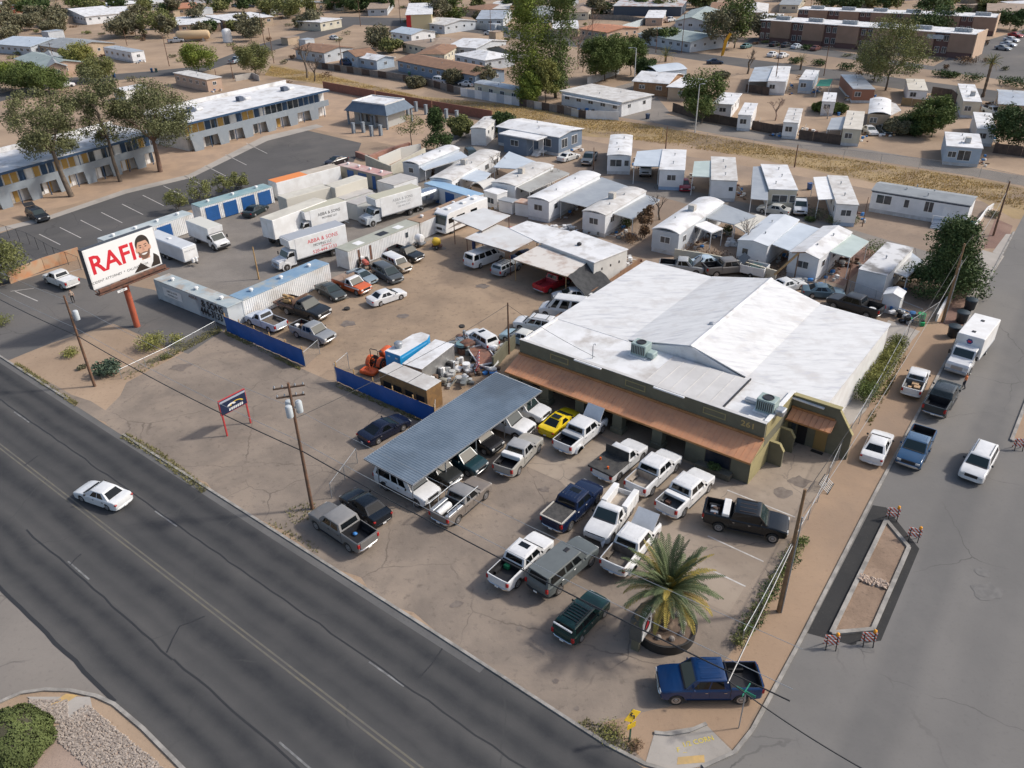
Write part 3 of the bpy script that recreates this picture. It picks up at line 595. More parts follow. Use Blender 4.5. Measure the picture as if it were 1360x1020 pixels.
# --- yard row along the long white storage unit
t = car('pickup_truck', 'reg', (380,437), (328,417), (.50,.55,.62), 'faded white and blue old pickup behind the blue fence', 'pickup', lod=1, roof=(.45,.5,.58), liner=M('bed_brown', (.12,.10,.085)), rough=.5)
t = car('pickup_truck', 'ext', (388,433), (444,453), (.26,.27,.28), 'silver-grey extended cab pickup with scrap in its bed', 'pickup', lod=1, liner=BLACK)
for i in range(3): pt(t, 'bed_junk', MB().cbox(-2.4+i*.5, -2.0+i*.5, -.4+.2*i, .1+.2*i, .74, 1.2, .05), (WHITE, WOOD, BLACK)[i])
t = car('flatbed_truck', 'reg', (366,400), (446,424), (.018,.02,.022), 'black cab truck with a long rusty flatbed loaded with timber', 'truck', lod=1, sc=1.22, skip=('bed_liner', 'tailgate'))
flatbed(t, -3.1, -.4, 2.1, 1.05, M('rusty_flatbed', (.13,.075,.055), (.20,.13,.095), rough=.85, scale=1.2))
for i in range(16):
    x = -2.0+rng.random()*1.3; y = -.7+rng.random()*1.3; z = 1.06+.16*(i//5)
    pt(t, 'timber', MB().cbox(x-.35, x+.35, y-.12, y+.12, z, z+.2, .03), (PINE, PINE, WOOD)[i % 3])
car('sedan_car', 'sedan', (490,401), (536,386), CARW, 'clean white sedan alone in the middle of the dirt yard', 'car', lod=1)
t = car('pickup_truck', 'reg', (442,370), (494,388), (.62,.13,.04), 'orange pickup with white roof and empty flat bed', 'pickup', lod=1, roof=CARW, skip=('bed_liner', 'tailgate', 'cabin_'))
flatbed(t, -2.6, -.3, 1.9, 1.22, M('tan_flatbed', (.27,.19,.145), (.33,.24,.18), rough=.85, scale=2), False); pt(t, 'white_stripe', MB().box(-.2, 2.3, .98, 1.0, .85, 1.0), WHITE); pt(t, 'white_stripe', MB().box(-.2, 2.3, -1.0, -.98, .85, 1.0), WHITE)
car('sedan_car', 'sedan', (423,377), (456,396), (.055,.065,.065), 'dark grey-green sedan beside the orange pickup', 'car', lod=1)
t = car('sedan_car', 'coupe', (462,359), (500,374), (.23,.29,.33), 'blue-grey coupe with sunroof between orange pickup and minivan', 'car', lod=1); sunroof(t, 'coupe')
t = car('minivan', 'mvan', (497,354), (533,374), (.085,.095,.10), 'dark grey minivan facing out in the yard row', 'van', lod=1)
car('sport_utility_vehicle', 'bigsuv', (507,341), (548,361), (.42,.33,.23), 'tan and white boxy utility vehicle with bare primer hood', 'suv', lod=1, roof=CARW, sc=.86)
car('pickup_truck', 'reg', (516,330), (563,345), (.02,.024,.026), 'black old pickup beside the yellow cement mixer', 'pickup', lod=1)
t = car('passenger_van', 'van', (622,352), (664,336), CARW, 'white passenger van parked under the flat white canopy', 'van', lod=1)
t = car('sport_utility_vehicle', 'jeep', (660,362), (685,350), (.31,.33,.35), 'silver utility vehicle with roof rack parked under the white canopy', 'suv', lod=1); roof_rails(t, 'jeep', BLACK, 4)
car('pickup_truck', 'reg', (716,384), (752,368), (.42,.02,.03), 'red classic pickup under the stained canopy', 'pickup', lod=1, liner=M('bed_red', (.40,.03,.04)), bumper=CHROME)
t = car('conversion_van', 'hivan', (780,417), (719,409), CARW, 'white raised-roof conversion van parked against the workshop', 'van', lod=1)
car('sedan_car', 'sedan', (778,391), (742,393), (.66,.66,.65), 'white sedan hidden behind the raised-roof van', 'car', lod=1)
t = car('sport_utility_vehicle', 'suv', (737,436), (686,427), CARW, 'white utility vehicle with roof rails behind the old blue car', 'suv', lod=1); roof_rails(t, 'suv', BLACK, 2)
car('sedan_car', 'sedan', (721,456), (665,440), (.33,.45,.50), 'pale blue old car with rusty hood beside the yard pole', 'car', lod=1, roof=(.66,.66,.62), bumper=CHROME, rough=.5)
t = car('sport_utility_vehicle', 'suv', (657,461), (622,440), CARW, 'white utility vehicle behind the metal machinery pile', 'suv', lod=1, sc=.92); sunroof(t, 'suv')
# --- motel and left lot
t = car('sport_utility_vehicle', 'suv', (35,279), (66,294), (.018,.022,.028), 'black utility vehicle with its tailgate up by the motel', 'suv', lod=1); pt(t, 'open_tailgate', MB().plate([(-2.0, -.75, 1.72), (-2.0, .75, 1.72), (-2.75, .7, 2.1), (-2.75, -.7, 2.1)], .06), BLACK)
t = car('pickup_truck', 'ext', (101,380), (62,365), (.66,.66,.64), 'white pickup with covered bed by the orange wall', 'pickup', lod=1, bumper=WHITE); pt(t, 'bed_cover', MB().cbox(-2.65, -.8, -.9, .9, 1.18, 1.28, .03), WHITE)
car('sedan_car', 'sedan', (326,286), (352,272), (.016,.03,.035), 'black car parked by the blue storage doors', 'car', lod=1)
car('sedan_car', 'coupe', (457,210), (436,216), (.025,.02,.025), 'black coupe behind the storage units on the motel lot', 'car', lod=1)
# --- trailer park
for rr, ff, kd, col, lab, nm in (
 ((742,212),(768,204),'sedan',(.62,.62,.60),'white sedan beside the blue-grey double-wide home','sedan_car'),
 ((787,206),(778,217),'ext',(.11,.125,.14),'dark grey pickup parked between blue-grey home and white trailer','pickup_truck'),
 ((858,218),(857,233),'crew',CARW,'white pickup facing out from under a white trailer carport','pickup_truck'),
 ((906,238),(911,252),'sedan',(.30,.015,.03),'dark red car beside the white trailer with blue skirting','sedan_car'),
 ((1047,281),(1009,275),'sedan',(.50,.50,.46),'silver sedan parked before the cream-fronted trailer','sedan_car'),
 ((1062,268),(1063,283),'ext',(.58,.60,.62),'white pickup beside the silver sedan in the trailer park','pickup_truck'),
 ((620,200),(633,213),'suv',(.03,.05,.06),'dark utility vehicle at the end of the long silver trailer','suv_vehicle'),
 ((1018,385),(1072,372),'sedan',(.66,.67,.67),'white car in the junk behind the workshop ridge','sedan_car'),
 ((885,354),(925,357),'ext',(.36,.37,.37),'silver-grey pickup with open hood behind the workshop roof','pickup_truck'),
 ((925,350),(955,345),'sedan',(.45,.55,.62),'pale blue car between two wrecked pickups','sedan_car'),
 ((938,360),(992,355),'crew',(.16,.15,.14),'brown-grey crew cab pickup with open hood behind the workshop','pickup_truck'),
 ((1172,418),(1100,397),'crew',(.03,.032,.035),'black crew cab pickup with a white wheel in its bed','pickup_truck'),
 ((1075,386),(1112,388),'sedan',(.10,.16,.20),'dark sedan behind the black pickup','sedan_car'),
 ((690,311),(666,309),'sedan',(.45,.10,.06),'faded red car in the canopy gap beside the white building','sedan_car'),
 ((690,343),(712,337),'sedan',(.03,.07,.20),'blue car deep under the white canopy','sedan_car')):
    nm = 'sport_utility_vehicle' if nm == 'suv_vehicle' else nm
    t = car(nm, kd, rr, ff, col, lab, {'sedan_car':'car','pickup_truck':'pickup','sport_utility_vehicle':'suv'}[nm], lod=1, rough=.4)
    if 'open hood' in lab: hood_up(t, kd, col, 45)
    if 'white wheel' in lab: ob('spare_wheel', cached(('tyre', .40), None), WHITE, t, (-1.9, 0, .90), rot=(R(90), 0, 0))
# --- background cars
for rr, ff, kd, col, lab, grp in (
 ((455,0+83),(470,84),'mvan',(.02,.05,.12),'dark blue van beside the small pale gable house','suv'),
 ((500,84),(517,82),'suv',(.25,.28,.30),'grey utility vehicle beside the small pale garage','suv'),
 ((576,106),(595,109),'suv',(.55,.57,.60),'silver utility vehicle before the long blue-grey house','suv'),
 ((628,112),(612,110),'sedan',(.66,.66,.66),'white sedan before the long blue-grey house','car'),
 ((864,123),(845,117),'sedan',(.30,.36,.42),'grey-blue sedan before the brick house with white roof','car'),
 ((940,82),(959,82),'sedan',(.02,.04,.08),'dark blue car driving on the far street','car'),
 ((303,84),(325,78),'ext',(.30,.36,.42),'grey-blue pickup leaving the bend of the far street','car'),
 ((93,112),(80,114),'sedan',(.68,.68,.68),'white car parked on the street beyond the eucalyptus trees','car'),
 ((796,18),(814,13),'crew',CARW,'white pickup on the lot behind the tall poplars','pickup'),
 ((829,18),(816,17),'sedan',CARW,'white sedan beside the white pickup on the far lot','car'),
 ((884,28),(895,26),'ext',CARW,'white pickup by the grey roofed far house','pickup'),
 ((897,34),(912,33),'sedan',(.5,.55,.6),'pale car by the grey roofed far house','car'),
 ((1322,62),(1343,65),'sedan',(.33,.36,.38),'grey sedan at the near end of the apartment parking row','car'),
 ((1328,57),(1351,60),'sedan',(.6,.62,.64),'silver sedan second in the apartment parking row','car'),
 ((1332,51),(1355,54),'sedan',(.72,.72,.72),'white sedan third in the apartment parking row','car'),
 ((1338,45),(1360,48),'sedan',(.35,.03,.03),'red sedan fourth in the apartment parking row','car'),
 ((1023,60),(1035,57),'sedan',(.03,.035,.04),'black car beside the apartment wall','car'),
 ((1038,61),(1051,58),'sedan',(.05,.055,.065),'charcoal car beside the apartment wall','car'),
 ((1052,63),(1064,60),'sedan',(.55,.60,.65),'pale blue car beside the apartment wall','car'),
 ((1077,66),(1090,62),'sedan',(.16,.07,.06),'maroon car beside the apartment hedge','car'),
 ((1020,74),(1032,70),'sedan',CARW,'white car on the far side of the apartment drive','car'),
 ((1034,75),(1045,72),'sedan',(.68,.68,.67),'second white car on the apartment drive','car'),
 ((987,62),(995,60),'sedan',(.10,.20,.20),'teal car under the bare tree by the far street','car'),
 ((1313,147),(1324,151),'ext',(.5,.55,.6),'pale pickup between white trailer and dark tree','pickup'),
 ((1168,168),(1180,176),'sedan',(.05,.07,.08),'dark car under the green mesquite by the trailers','car'),
 ((1150,170),(1160,176),'sedan',(.6,.6,.6),'pale car under the green mesquite by the trailers','car'),
 ((405,14),(420,18),'van',(.55,.60,.64),'pale camper van beside the cream block house','van'),
 ((322,9),(341,8),'sedan',(.03,.04,.06),'black car on the far upper street','car'),
 ((305,6),(318,9),'sedan',(.05,.08,.12),'dark blue car on the far upper street','car')):
    car({'suv':'sport_utility_vehicle','pickup':'pickup_truck','van':'camper_van','car':'sedan_car'}[grp], kd, rr, ff, col, lab, grp, lod=2, rough=.4)

# ---------------------------------------------------------------- writing
def text(parent, name, s_, size, loc, rot, mat, sx=1.0, bold=0, ex=.004, align='CENTER'):
    cu = bpy.data.curves.new(name, 'FONT'); cu.body = s_; cu.size = size; cu.align_x = align; cu.align_y = 'CENTER'; cu.extrude = ex; cu.offset = bold; cu.resolution_u = 2
    o = bpy.data.objects.new(name, cu); COL.objects.link(o)
    dg = bpy.context.evaluated_depsgraph_get(); me = bpy.data.meshes.new_from_object(o.evaluated_get(dg)); bpy.data.objects.remove(o)
    o = ob(name, me, mat, parent, loc, rot=rot, sc=(sx, 1, 1)); return o
REDT = M('red_lettering', (.62,.02,.035), rough=.5); BLKT = M('black_lettering', (.02,.02,.022), rough=.5); GRYT = M('faded_grey_lettering', (.34,.34,.34), rough=.6); GRNT = M('dark_green_lettering', (.05,.10,.09), rough=.5)

# ---------------------------------------------------------------- trucks and trailers
def wheels(t, xs, hw, r=.5, dual=True):
    for x in xs:
        for s_ in (1, -1):
            tw = .5 if dual else .28
            o = ob('wheel', cached(('bt', r, tw), lambda: MB().lathe([(r*.55,-tw/2),(r*.9,-tw/2),(r,-tw/2+.04),(r,tw/2-.04),(r*.9,tw/2),(r*.55,tw/2)], 18, 'y').mesh('wheel', 40)), TYRE, t, (x, s_*(hw-tw/2), r))
            ob('rim', cached(('br', r, tw), lambda: MB().lathe([(.06,-tw/2-.02),(r*.3,-tw/2-.01),(r*.5,-tw/2+.04),(r*.56,-tw/2-.01),(r*.56,tw/2+.01),(r*.5,tw/2-.04),(r*.3,tw/2+.01),(.06,tw/2+.02)], 14, 'y').mesh('rim', 30)), RIM, o)
def box_truck(label, rear, front, L=9.5, Wd=2.45, bh=2.85, fz=1.05, cabc=CARW, van=False, cat='truck', roofm=WHITE, attic=True, z=.8, name='box_truck', ladder=True):
    a, b = P(*rear, z), P(*front, z); v = b-a; c = b-v.normalized()*L/2
    CARCHK.append((name, label[:30], round(v.length/L, 2)))
    t = T(name, label, cat, (c.x, c.y, 0), math.atan2(v.y, v.x)); x1 = L/2; hw = Wd/2
    pm = paint(cabc)
    bx0, bx1 = -L/2, (x1-2.55 if not van else x1-2.2)
    body = MB().cbox(bx0, bx1, -hw, hw, fz, fz+bh, .04); pt(t, 'cargo_box', body, WHITE)
    if attic: pt(t, 'attic', MB().loft([[(bx1, y, fz+bh*.52), (bx1+.75, y, fz+bh*.62), (bx1+.85, y, fz+bh-.03), (bx1, y, fz+bh-.03)] for y in (-hw+.02, hw-.02)]), WHITE)
    pt(t, 'box_roof', MB().box(bx0+.05, bx1+(.7 if attic else -.05), -hw+.05, hw-.05, fz+bh-.01, fz+bh+.02), roofm)
    for s_ in (1, -1): pt(t, 'rub_rail', MB().box(bx0, bx1, min(s_*hw, s_*(hw+.03)), max(s_*hw, s_*(hw+.03)), fz+.02, fz+.14), STEEL)
    pt(t, 'rear_door', MB().box(bx0-.03, bx0, -hw+.12, hw-.12, fz+.1, fz+bh-.15), STEEL)
    pt(t, 'chassis', MB().box(bx0+.3, x1-.3, -.45, .45, .5, fz), BLACK)
    if ladder: pt(t, 'rear_bumper', MB().box(bx0-.15, bx0, -hw+.1, hw-.1, .45, .6), STEEL)
    # cab
    cw = 1.0; x = x1
    if van: prof = [(x, .45), (x, .95), (x-.15, 1.12), (x-.75, 1.3), (x-1.45, 2.05), (x-2.2, 2.1), (x-2.2, .45)]
    else: prof = [(x, .55), (x, 1.15), (x-.12, 1.35), (x-1.15, 1.55), (x-1.6, 2.32), (x-1.85, 2.4), (x-2.5, 2.4), (x-2.5, .55)]
    pt(t, 'cab', MB().loft([[(px, y, pz-(0 if abs(y) < cw-.05 else .06)) for px, pz in prof] for y in (-cw, -cw+.08, cw-.08, cw)]), pm, 30)
    i0 = 3
    (ax, az), (cx_, cz_) = prof[i0], prof[i0+1]
    n = Vector((cz_-az, 0, ax-cx_)).normalized()*.012
    pt(t, 'windshield', MB().plate([(ax-.05+n.x, -cw+.13, az+.05+n.z), (ax-.05+n.x, cw-.13, az+.05+n.z), (cx_+.05+n.x, cw-.15, cz_-.06+n.z), (cx_+.05+n.x, -cw+.15, cz_-.06+n.z)], .01), GLASSW)
    for s_ in (1, -1):
        pt(t, 'side_window', MB().plate([(cx_-.08, s_*(cw+.012), cz_-.15), (cx_-.75, s_*(cw+.012), cz_-.15), (cx_-.75, s_*(cw+.012), az+.1), (ax-.2, s_*(cw+.012), az+.1)], .006), GLASS)
        pt(t, 'headlight', MB().cbox(x-.12, x+.015, min(s_*.62, s_*.92), max(s_*.62, s_*.92), prof[1][1]-.28, prof[1][1]-.05, .02), LAMP)
        pt(t, 'mirror', MB().cbox(ax-.1, ax, min(s_*(cw+.1), s_*(cw+.32)), max(s_*(cw+.1), s_*(cw+.32)), az+.05, az+.5, .03), BLACK)
        pt(t, 'fender', MB().lathe([(.3,-.17),(.60,-.17),(.62,-.12),(.62,.12),(.60,.17),(.3,.17)], 18, 'y', (x1-1.0, s_*(cw-.1), .56)), pm, 40) if not van else None
    pt(t, 'grille', MB().cbox(x-.05, x+.02, -.52, .52, .7, prof[1][1]-.05, .02), BLACK if van else M('chrome_dull', (.4,.4,.41), rough=.3, metal=.8))
    pt(t, 'front_bumper', MB().cbox(x-.1, x+.14, -1.0, 1.0, .42, .68, .03), BLACK if van else STEEL)
    wheels(t, [x1-1.0], 1.12, .46, False); wheels(t, [bx0+L*.22], hw-.08, .46)
    return t, bx0, bx1, hw, fz, bh
def side_text(t, s_, rows, y):
    for txt, x, z, size, mat, sx in rows: text(t, 'lettering', txt, size, (x, y, z), (R(90), 0, 0) if y < 0 else (R(90), 0, R(180)), mat, sx)
t, x0, x1, hw, fz, bh = box_truck('white moving truck with red name lettering and grey roof', (463,322), (366,352), 10.2, roofm=M('grey_box_roof', (.36,.38,.41), rough=.6))
side_text(t, 1, [('ABBA & SONS', -1.5, fz+1.95, .74, REDT, 1.0), ('MOVING LLC', -1.4, fz+1.3, .50, BLKT, .95), ('& STORAGE', -1.9, fz+.93, .28, REDT, 1), ('520-444-3133', -1.6, fz+.42, .66, REDT, .98)], hw+.008)
t, x0, x1, hw, fz, bh = box_truck('white moving truck with faded roof squeezed behind the red-lettered one', (463,290), (388,312), 8.6, roofm=M('khaki_box_roof', (.46,.44,.34), rough=.7))
side_text(t, 1, [('ABBA & SONS', -1.3, fz+1.95, .60, BLKT, 1.0), ('MOVING LLC', -1.3, fz+1.35, .42, BLKT, 1)], hw+.008)
t, x0, x1, hw, fz, bh = box_truck('white crew cab moving truck with pale lettering beside the silver trailer', (563,270), (482,294), 10.0, cabc=(.5,.53,.55), roofm=M('khaki_box_roof', (.46,.44,.34)))
side_text(t, 1, [('ABBA & SONS', -1.5, fz+1.95, .60, GRYT, 1.0), ('MOVING LLC', -1.6, fz+1.4, .46, GRYT, 1), ('520-444-3133', -1.6, fz+.9, .40, GRYT, 1)], hw+.008)
box_truck('white cutaway van truck parked before the white storage doors', (243,303), (297,325), 7.0, 2.3, 2.2, .85, van=True, roofm=M('cream_box_roof', (.60,.59,.53), rough=.6))
t, x0, x1, hw, fz, bh = box_truck('white service truck with red and blue badge parked on the side street', (1316,432), (1270,490), 8.2, 2.45, 2.3, 1.0, attic=False, roofm=WHITE)
pt(t, 'badge', MB().lathe([(.02,-.012),(.30,-.01),(.30,.01),(.02,.012)], 6, 'x', (x1+.015, 0, fz+bh-.55)), M('badge_blue', (.03,.06,.2), rough=.4)); pt(t, 'badge_mark', MB().cbox(x1+.02, x1+.04, -.15, .15, fz+bh-.66, fz+bh-.46, .01), REDT)
for x in (-2.6, 0.4): pt(t, 'roof_hatch', MB().cbox(x-.2, x+.2, -.25, .1, fz+bh+.01, fz+bh+.07, .02), BLACK)
def semi_trailer(label, a_px, b_px, zt, Wd=2.5, bh=2.75, mat=WHITE, roofm=WHITE, legs=True, name='semi_trailer', orange=0.0):
    """a_px, b_px: roof pixels at the near and far ends of the roof's centre line"""
    a, b = P(*a_px, zt), P(*b_px, zt); v = b-a; L = v.length; c = (a+b)/2
    t = T(name, label, 'trailer', (c.x, c.y, 0), math.atan2(v.y, v.x)); hw = Wd/2
    pt(t, 'cargo_box', MB().cbox(-L/2, L/2, -hw, hw, zt-bh, zt, .04), mat)
    pt(t, 'roof', MB().box(-L/2+.04, L/2-.04, -hw+.04, hw-.04, zt-.01, zt+.02), roofm)
    if orange: pt(t, 'orange_roof_panel', MB().box(-L/2+.03, -L/2+L*orange, -hw+.02, hw-.02, zt+.02, zt+.035), M('orange_roof', (.72,.24,.07), rough=.7))
    for s_ in (1, -1): pt(t, 'rear_door', MB().cbox(-L/2-.04, -L/2, min(s_*.03, s_*(hw-.06)), max(s_*.03, s_*(hw-.06)), zt-bh+.08, zt-.1, .01), mat)
    if legs:
        pt(t, 'chassis', MB().box(-L/2+.2, L/2-.5, -.5, .5, zt-bh-.28, zt-bh), BLACK); wheels(t, [-L/2+1.2, -L/2+2.4], hw-.02, .48)
        for s_ in (1, -1): pt(t, 'landing_leg', MB().box(L/2-2.6, L/2-2.4, s_*.8-.08, s_*.8+.08, 0, zt-bh), BLACK)
    else: pt(t, 'base_rail', MB().box(-L/2, L/2, -hw+.02, hw-.02, 0, zt-bh), STEEL)
    return t
CREAM = M('cream_trailer_roof', (.60,.57,.49), (.52,.49,.42), rough=.7, scale=.6)
semi_trailer('white semi trailer with closed rear doors beside the red-lettered truck', (353,291), (426,264), 4.0, roofm=CREAM)
semi_trailer('long cream-roofed semi trailer behind the other trailers', (374,262), (434,246), 4.0, mat=M('cream_trailer_side', (.55,.52,.45)), roofm=CREAM)
semi_trailer('cream semi trailer with rounded nose beside the beige storage units', (437,248), (480,234), 4.0, Wd=2.6, mat=M('cream_trailer_side', (.55,.52,.45)), roofm=CREAM)
semi_trailer('white storage trailer with orange roof panel along the motel lot', (361,241), (446,219), 2.9, mat=WHITE, roofm=M('tan_roof', (.42,.36,.29), (.5,.44,.37), scale=.8), legs=False, bh=2.6, orange=.48, name='storage_container')
# ---------------------------------------------------------------- main workshop (road frame: s along the road, t away from it)
def S(s, t, z=0): q = K0+AD*s-AN*t; return Vector((q.x, q.y, z))
def frameS(name, label, cat, s, t, group=None): return T(name, label, cat, S(s, t), YA, group)   # local x = along road, local y = away from road
OLIVE = M('olive_stucco', (.165,.155,.105), (.14,.132,.09), rough=.9, scale=.8, bump=.15, bscale=12)
OLIVY = M('olive_trim', (.34,.29,.14), (.29,.25,.125), rough=.85, scale=1)
COPPER = M('copper_metal_roof', (.60,.29,.15), (.55,.26,.135), rough=.55, scale=.5, c3=(.48,.235,.13), s3=.9)
RIDGE = M('orange_flashing', (.40,.19,.07), (.33,.15,.055), rough=.5, scale=1)
BROOF = M('patched_white_roof', (.68,.68,.675), (.60,.60,.595), rough=.75, scale=.8, streak=(-YA, .6, 2.6), c3=(.55,.535,.52), s3=.45, wear=((.53,.53,.545), .8, .585))
b = frameS('workshop', 'large workshop with patched white roof, olive parapet and copper-coloured eave', 'building', 47.2, 28.3)
Lf = 24.3
w_ = MB(); w_.box(0, Lf, .3, 6.0, 0, 4.28)
w_.loft([[(0, 6.0, 0), (Lf-.05, 6.0, 0), (Lf-.05, 24.1, 0), (0, 24.1, 0)], [(0, 6.0, 4.28), (Lf-.05, 6.0, 4.28), (Lf-.05, 24.1, 4.28), (0, 24.1, 4.28)]])
pt(b, 'wall', w_, OLIVE)
pt(b, 'side_wall', MB().box(Lf-.04, 26.9, 6.15, 24.1, 0, 4.12), WHITE)
# roof surfaces as slabs
def slab(q, t=.10): return MB().plate(q, t)
pt(b, 'roof', slab([(.05, .25, 4.30), (Lf-.05, .25, 4.30), (Lf-.05, 6.05, 4.30), (.05, 6.05, 4.30)]), M('front_white_roof', (.72,.72,.72), (.63,.63,.62), rough=.75, scale=.5, c3=(.46,.43,.40), s3=.35))
pt(b, 'roof', slab([(-.15, 6.0, 4.33), (8.3, 6.0, 4.33), (8.3, 24.3, 4.33), (-.15, 24.3, 4.33)]), BROOF)
pt(b, 'roof', slab([(8.1, 6.2, 4.34), (14.6, 6.2, 5.75), (14.6, 24.4, 5.75), (8.1, 24.4, 4.34)]), BROOF)
pt(b, 'roof', slab([(14.55, 6.2, 5.75), (19.95, 6.2, 4.36), (19.95, 24.4, 4.36), (14.55, 24.4, 5.75)]), BROOF)
pt(b, 'roof', slab([(19.9, 5.5, 4.32), (27.0, 5.5, 4.12), (27.0, 24.3, 4.12), (19.9, 24.3, 4.32)]), BROOF)
pt(b, 'gable_wall', MB().loft([[(8.2, y, 4.2), (19.9, y, 4.2), (14.57, y, 5.76)] for y in (6.1, 6.3)]), WROOF)
pt(b, 'gable_wall', MB().loft([[(8.2, y, 4.2), (19.9, y, 4.2), (14.57, y, 5.76)] for y in (24.0, 24.2)]), WROOF)
pt(b, 'ridge_cap', MB().loft([[(14.3, y, 5.80), (14.57, y, 5.93), (14.85, y, 5.80)] for y in (6.1, 24.45)]), WROOF)
SEAM = M('white_seam_panel', (.58,.565,.545), (.52,.505,.485), rough=.6, scale=.6)
pw = cached('rp', lambda: MB().loft([[(0, 0, 4.43), (0, 0, 4.49), (.06, 0, 4.49), (.06, 0, 4.455), (1.18, 0, 4.455), (1.18, 0, 4.43)], [(0, 5.3, 4.43), (0, 5.3, 4.55), (.06, 5.3, 4.55), (.06, 5.3, 4.515), (1.18, 5.3, 4.515), (1.18, 5.3, 4.43)]]).mesh('roof_panel'))
for k in range(6): ob('roof_panel', pw, SEAM, b, (13.2+k*1.2, .45, 0))
pt(b, 'valley_flashing', MB().box(20.42, 20.52, .5, 6.0, 4.42, 4.6), BLACK)
# parapet, coping, ornaments
pt(b, 'parapet', MB().box(0, Lf, 0, .28, 2.9, 4.62), OLIVE)
pt(b, 'coping', MB().cbox(-.03, Lf+.03, -.02, .34, 4.62, 4.66, .01), SEAM)
pt(b, 'parapet', MB().box(Lf-.28, Lf+.02, .29, 6.1, 3.2, 4.62), OLIVY)
pt(b, 'coping', MB().cbox(Lf-.32, Lf+.06, .35, 6.1, 4.62, 4.68, .01), WHITE)
pt(b, 'parapet', MB().box(0, .25, .29, 6.0, 4.25, 4.52), WHITE)
for x in (3.6, 11.6, 19.0):
    m = MB(); 
    for a, c in (((x, 3.7), (x+2, 3.78)), ((x, 4.22), (x+2, 4.30)), ((x, 3.78), (x+.08, 4.22)), ((x+1.92, 3.78), (x+2, 4.22))): m.box(a[0], c[0], -.05, -.002, a[1], c[1])
    pt(b, 'ornamental_frame', m, OLIVY)
for x in (6.3, 14.4): pt(b, 'strip_light', MB().cbox(x, x+2.9, -.25, -.06, 4.52, 4.66, .03), WHITE); pt(b, 'light_bracket', MB().box(x+1.4, x+1.5, -.1, 0, 4.5, 4.6), BLACK)
text(b, 'house_number', '261', .72, (22.9, -.012, 4.0), (R(90), 0, 0), M('gold_numerals', (.45,.33,.12), rough=.5), 1.15, .012)
# copper eave of single panels
for k in range(52):
    x = k*(Lf+.1)/52
    ob('eave_panel', cached('eave', lambda: MB().loft([[(0, -2.35, 2.22), (0, -2.35, 2.26), (.45, -2.35, 2.26), (.45, -2.35, 2.285), (.47, -2.35, 2.285), (.47, -2.35, 2.22)], [(0, -.02, 3.12), (0, -.02, 3.16), (.45, -.02, 3.16), (.45, -.02, 3.185), (.47, -.02, 3.185), (.47, -.02, 3.12)]]).mesh('eave_panel')), COPPER, b, (x-.02, 0, 0))
pt(b, 'eave_flashing', MB().cbox(-.05, Lf+.05, -.16, -.003, 3.12, 3.34, .02), RIDGE)
pt(b, 'eave_fascia', MB().box(-.05, Lf+.05, -2.40, -2.352, 2.10, 2.27), RIDGE)
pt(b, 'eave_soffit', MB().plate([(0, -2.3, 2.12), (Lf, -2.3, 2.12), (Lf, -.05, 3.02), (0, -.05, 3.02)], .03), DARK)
for x in (.3, 3.9, 7.8, 11.7, 15.6): pt(b, 'column', MB().cbox(x, x+.95, -2.1, -1.3, 0, 2.2, .02), OLIVE); pt(b, 'column_base', MB().cbox(x-.12, x+1.07, -2.2, -1.2, 0, .55, .03), OLIVE)
for x in (1.4, 5.3, 9.2, 13.1):
    d_o = pt(b, 'bay_door', MB().box(x, x+2.6, .18, .298, .02, 2.7), DARK)
    for z in (.6, 1.2, 1.8, 2.35): pt(d_o, 'door_rib', MB().box(x+.05, x+2.55, .165, .18, z, z+.05), BLACK)
pt(b, 'office_wall', MB().box(18.7, Lf, -2.05, .28, 0, 2.25), OLIVE)
pt(b, 'office_gable', MB().loft([[(x, -2.05, 2.2), (x, .28, 2.2), (x, .28, 3.15)] for x in (Lf-.25, Lf+.0)]), OLIVY)
pt(b, 'side_trim', MB().box(Lf+.005, Lf+.03, -2.1, 6.1, 0.0, 2.2), OLIVY)
wd = pt(b, 'window', MB().box(20.6, 22.6, -2.12, -2.06, .75, 2.0), M('tinted_pane', (.015,.02,.03), rough=.05)); pt(wd, 'window_frame', MB().box(20.5, 22.7, -2.09, -2.055, .65, 2.1), BLACK)
pt(b, 'planter', MB().box(20.0, 23.0, -2.75, -2.08, 0, .55), M('planter_block', (.13,.12,.09), (.10,.09,.07), rough=.9, scale=2))
# buttress fins and side entrance
for y in (1.6, 4.0): pt(b, 'fin_wall', MB().loft([[(Lf+.03, yy, 0), (Lf+1.25, yy, 0), (Lf+1.25, yy, 1.5), (Lf+.85, yy, 2.1), (Lf+.03, yy, 2.1)] for yy in (y, y+.22)]), OLIVE); pt(b, 'fin_cap', MB().bar((Lf+.03, y+.11, 2.13), (Lf+.85, y+.11, 2.13), .3, .06), OLIVY); pt(b, 'fin_cap', MB().bar((Lf+.85, y+.11, 2.13), (Lf+1.28, y+.11, 1.5), .3, .06), OLIVY)
pt(b, 'entrance_wall', MB().box(Lf+.04, 28.2, 5.75, 6.14, 0, 4.45), OLIVE)
pt(b, 'coping', MB().cbox(Lf+.08, 28.3, 5.68, 6.2, 4.45, 4.52, .01), OLIVY)
pt(b, 'wing_wall', MB().loft([[(28.2, 5.75, 0), (29.5, 5.75, 0), (29.5, 5.75, 2.4), (28.2, 5.75, 4.3)], [(28.2, 6.0, 0), (29.5, 6.0, 0), (29.5, 6.0, 2.4), (28.2, 6.0, 4.3)]]), OLIVE)
pt(b, 'wing_cap', MB().bar((28.2, 5.87, 4.36), (29.55, 5.87, 2.42), .34, .07), OLIVY)
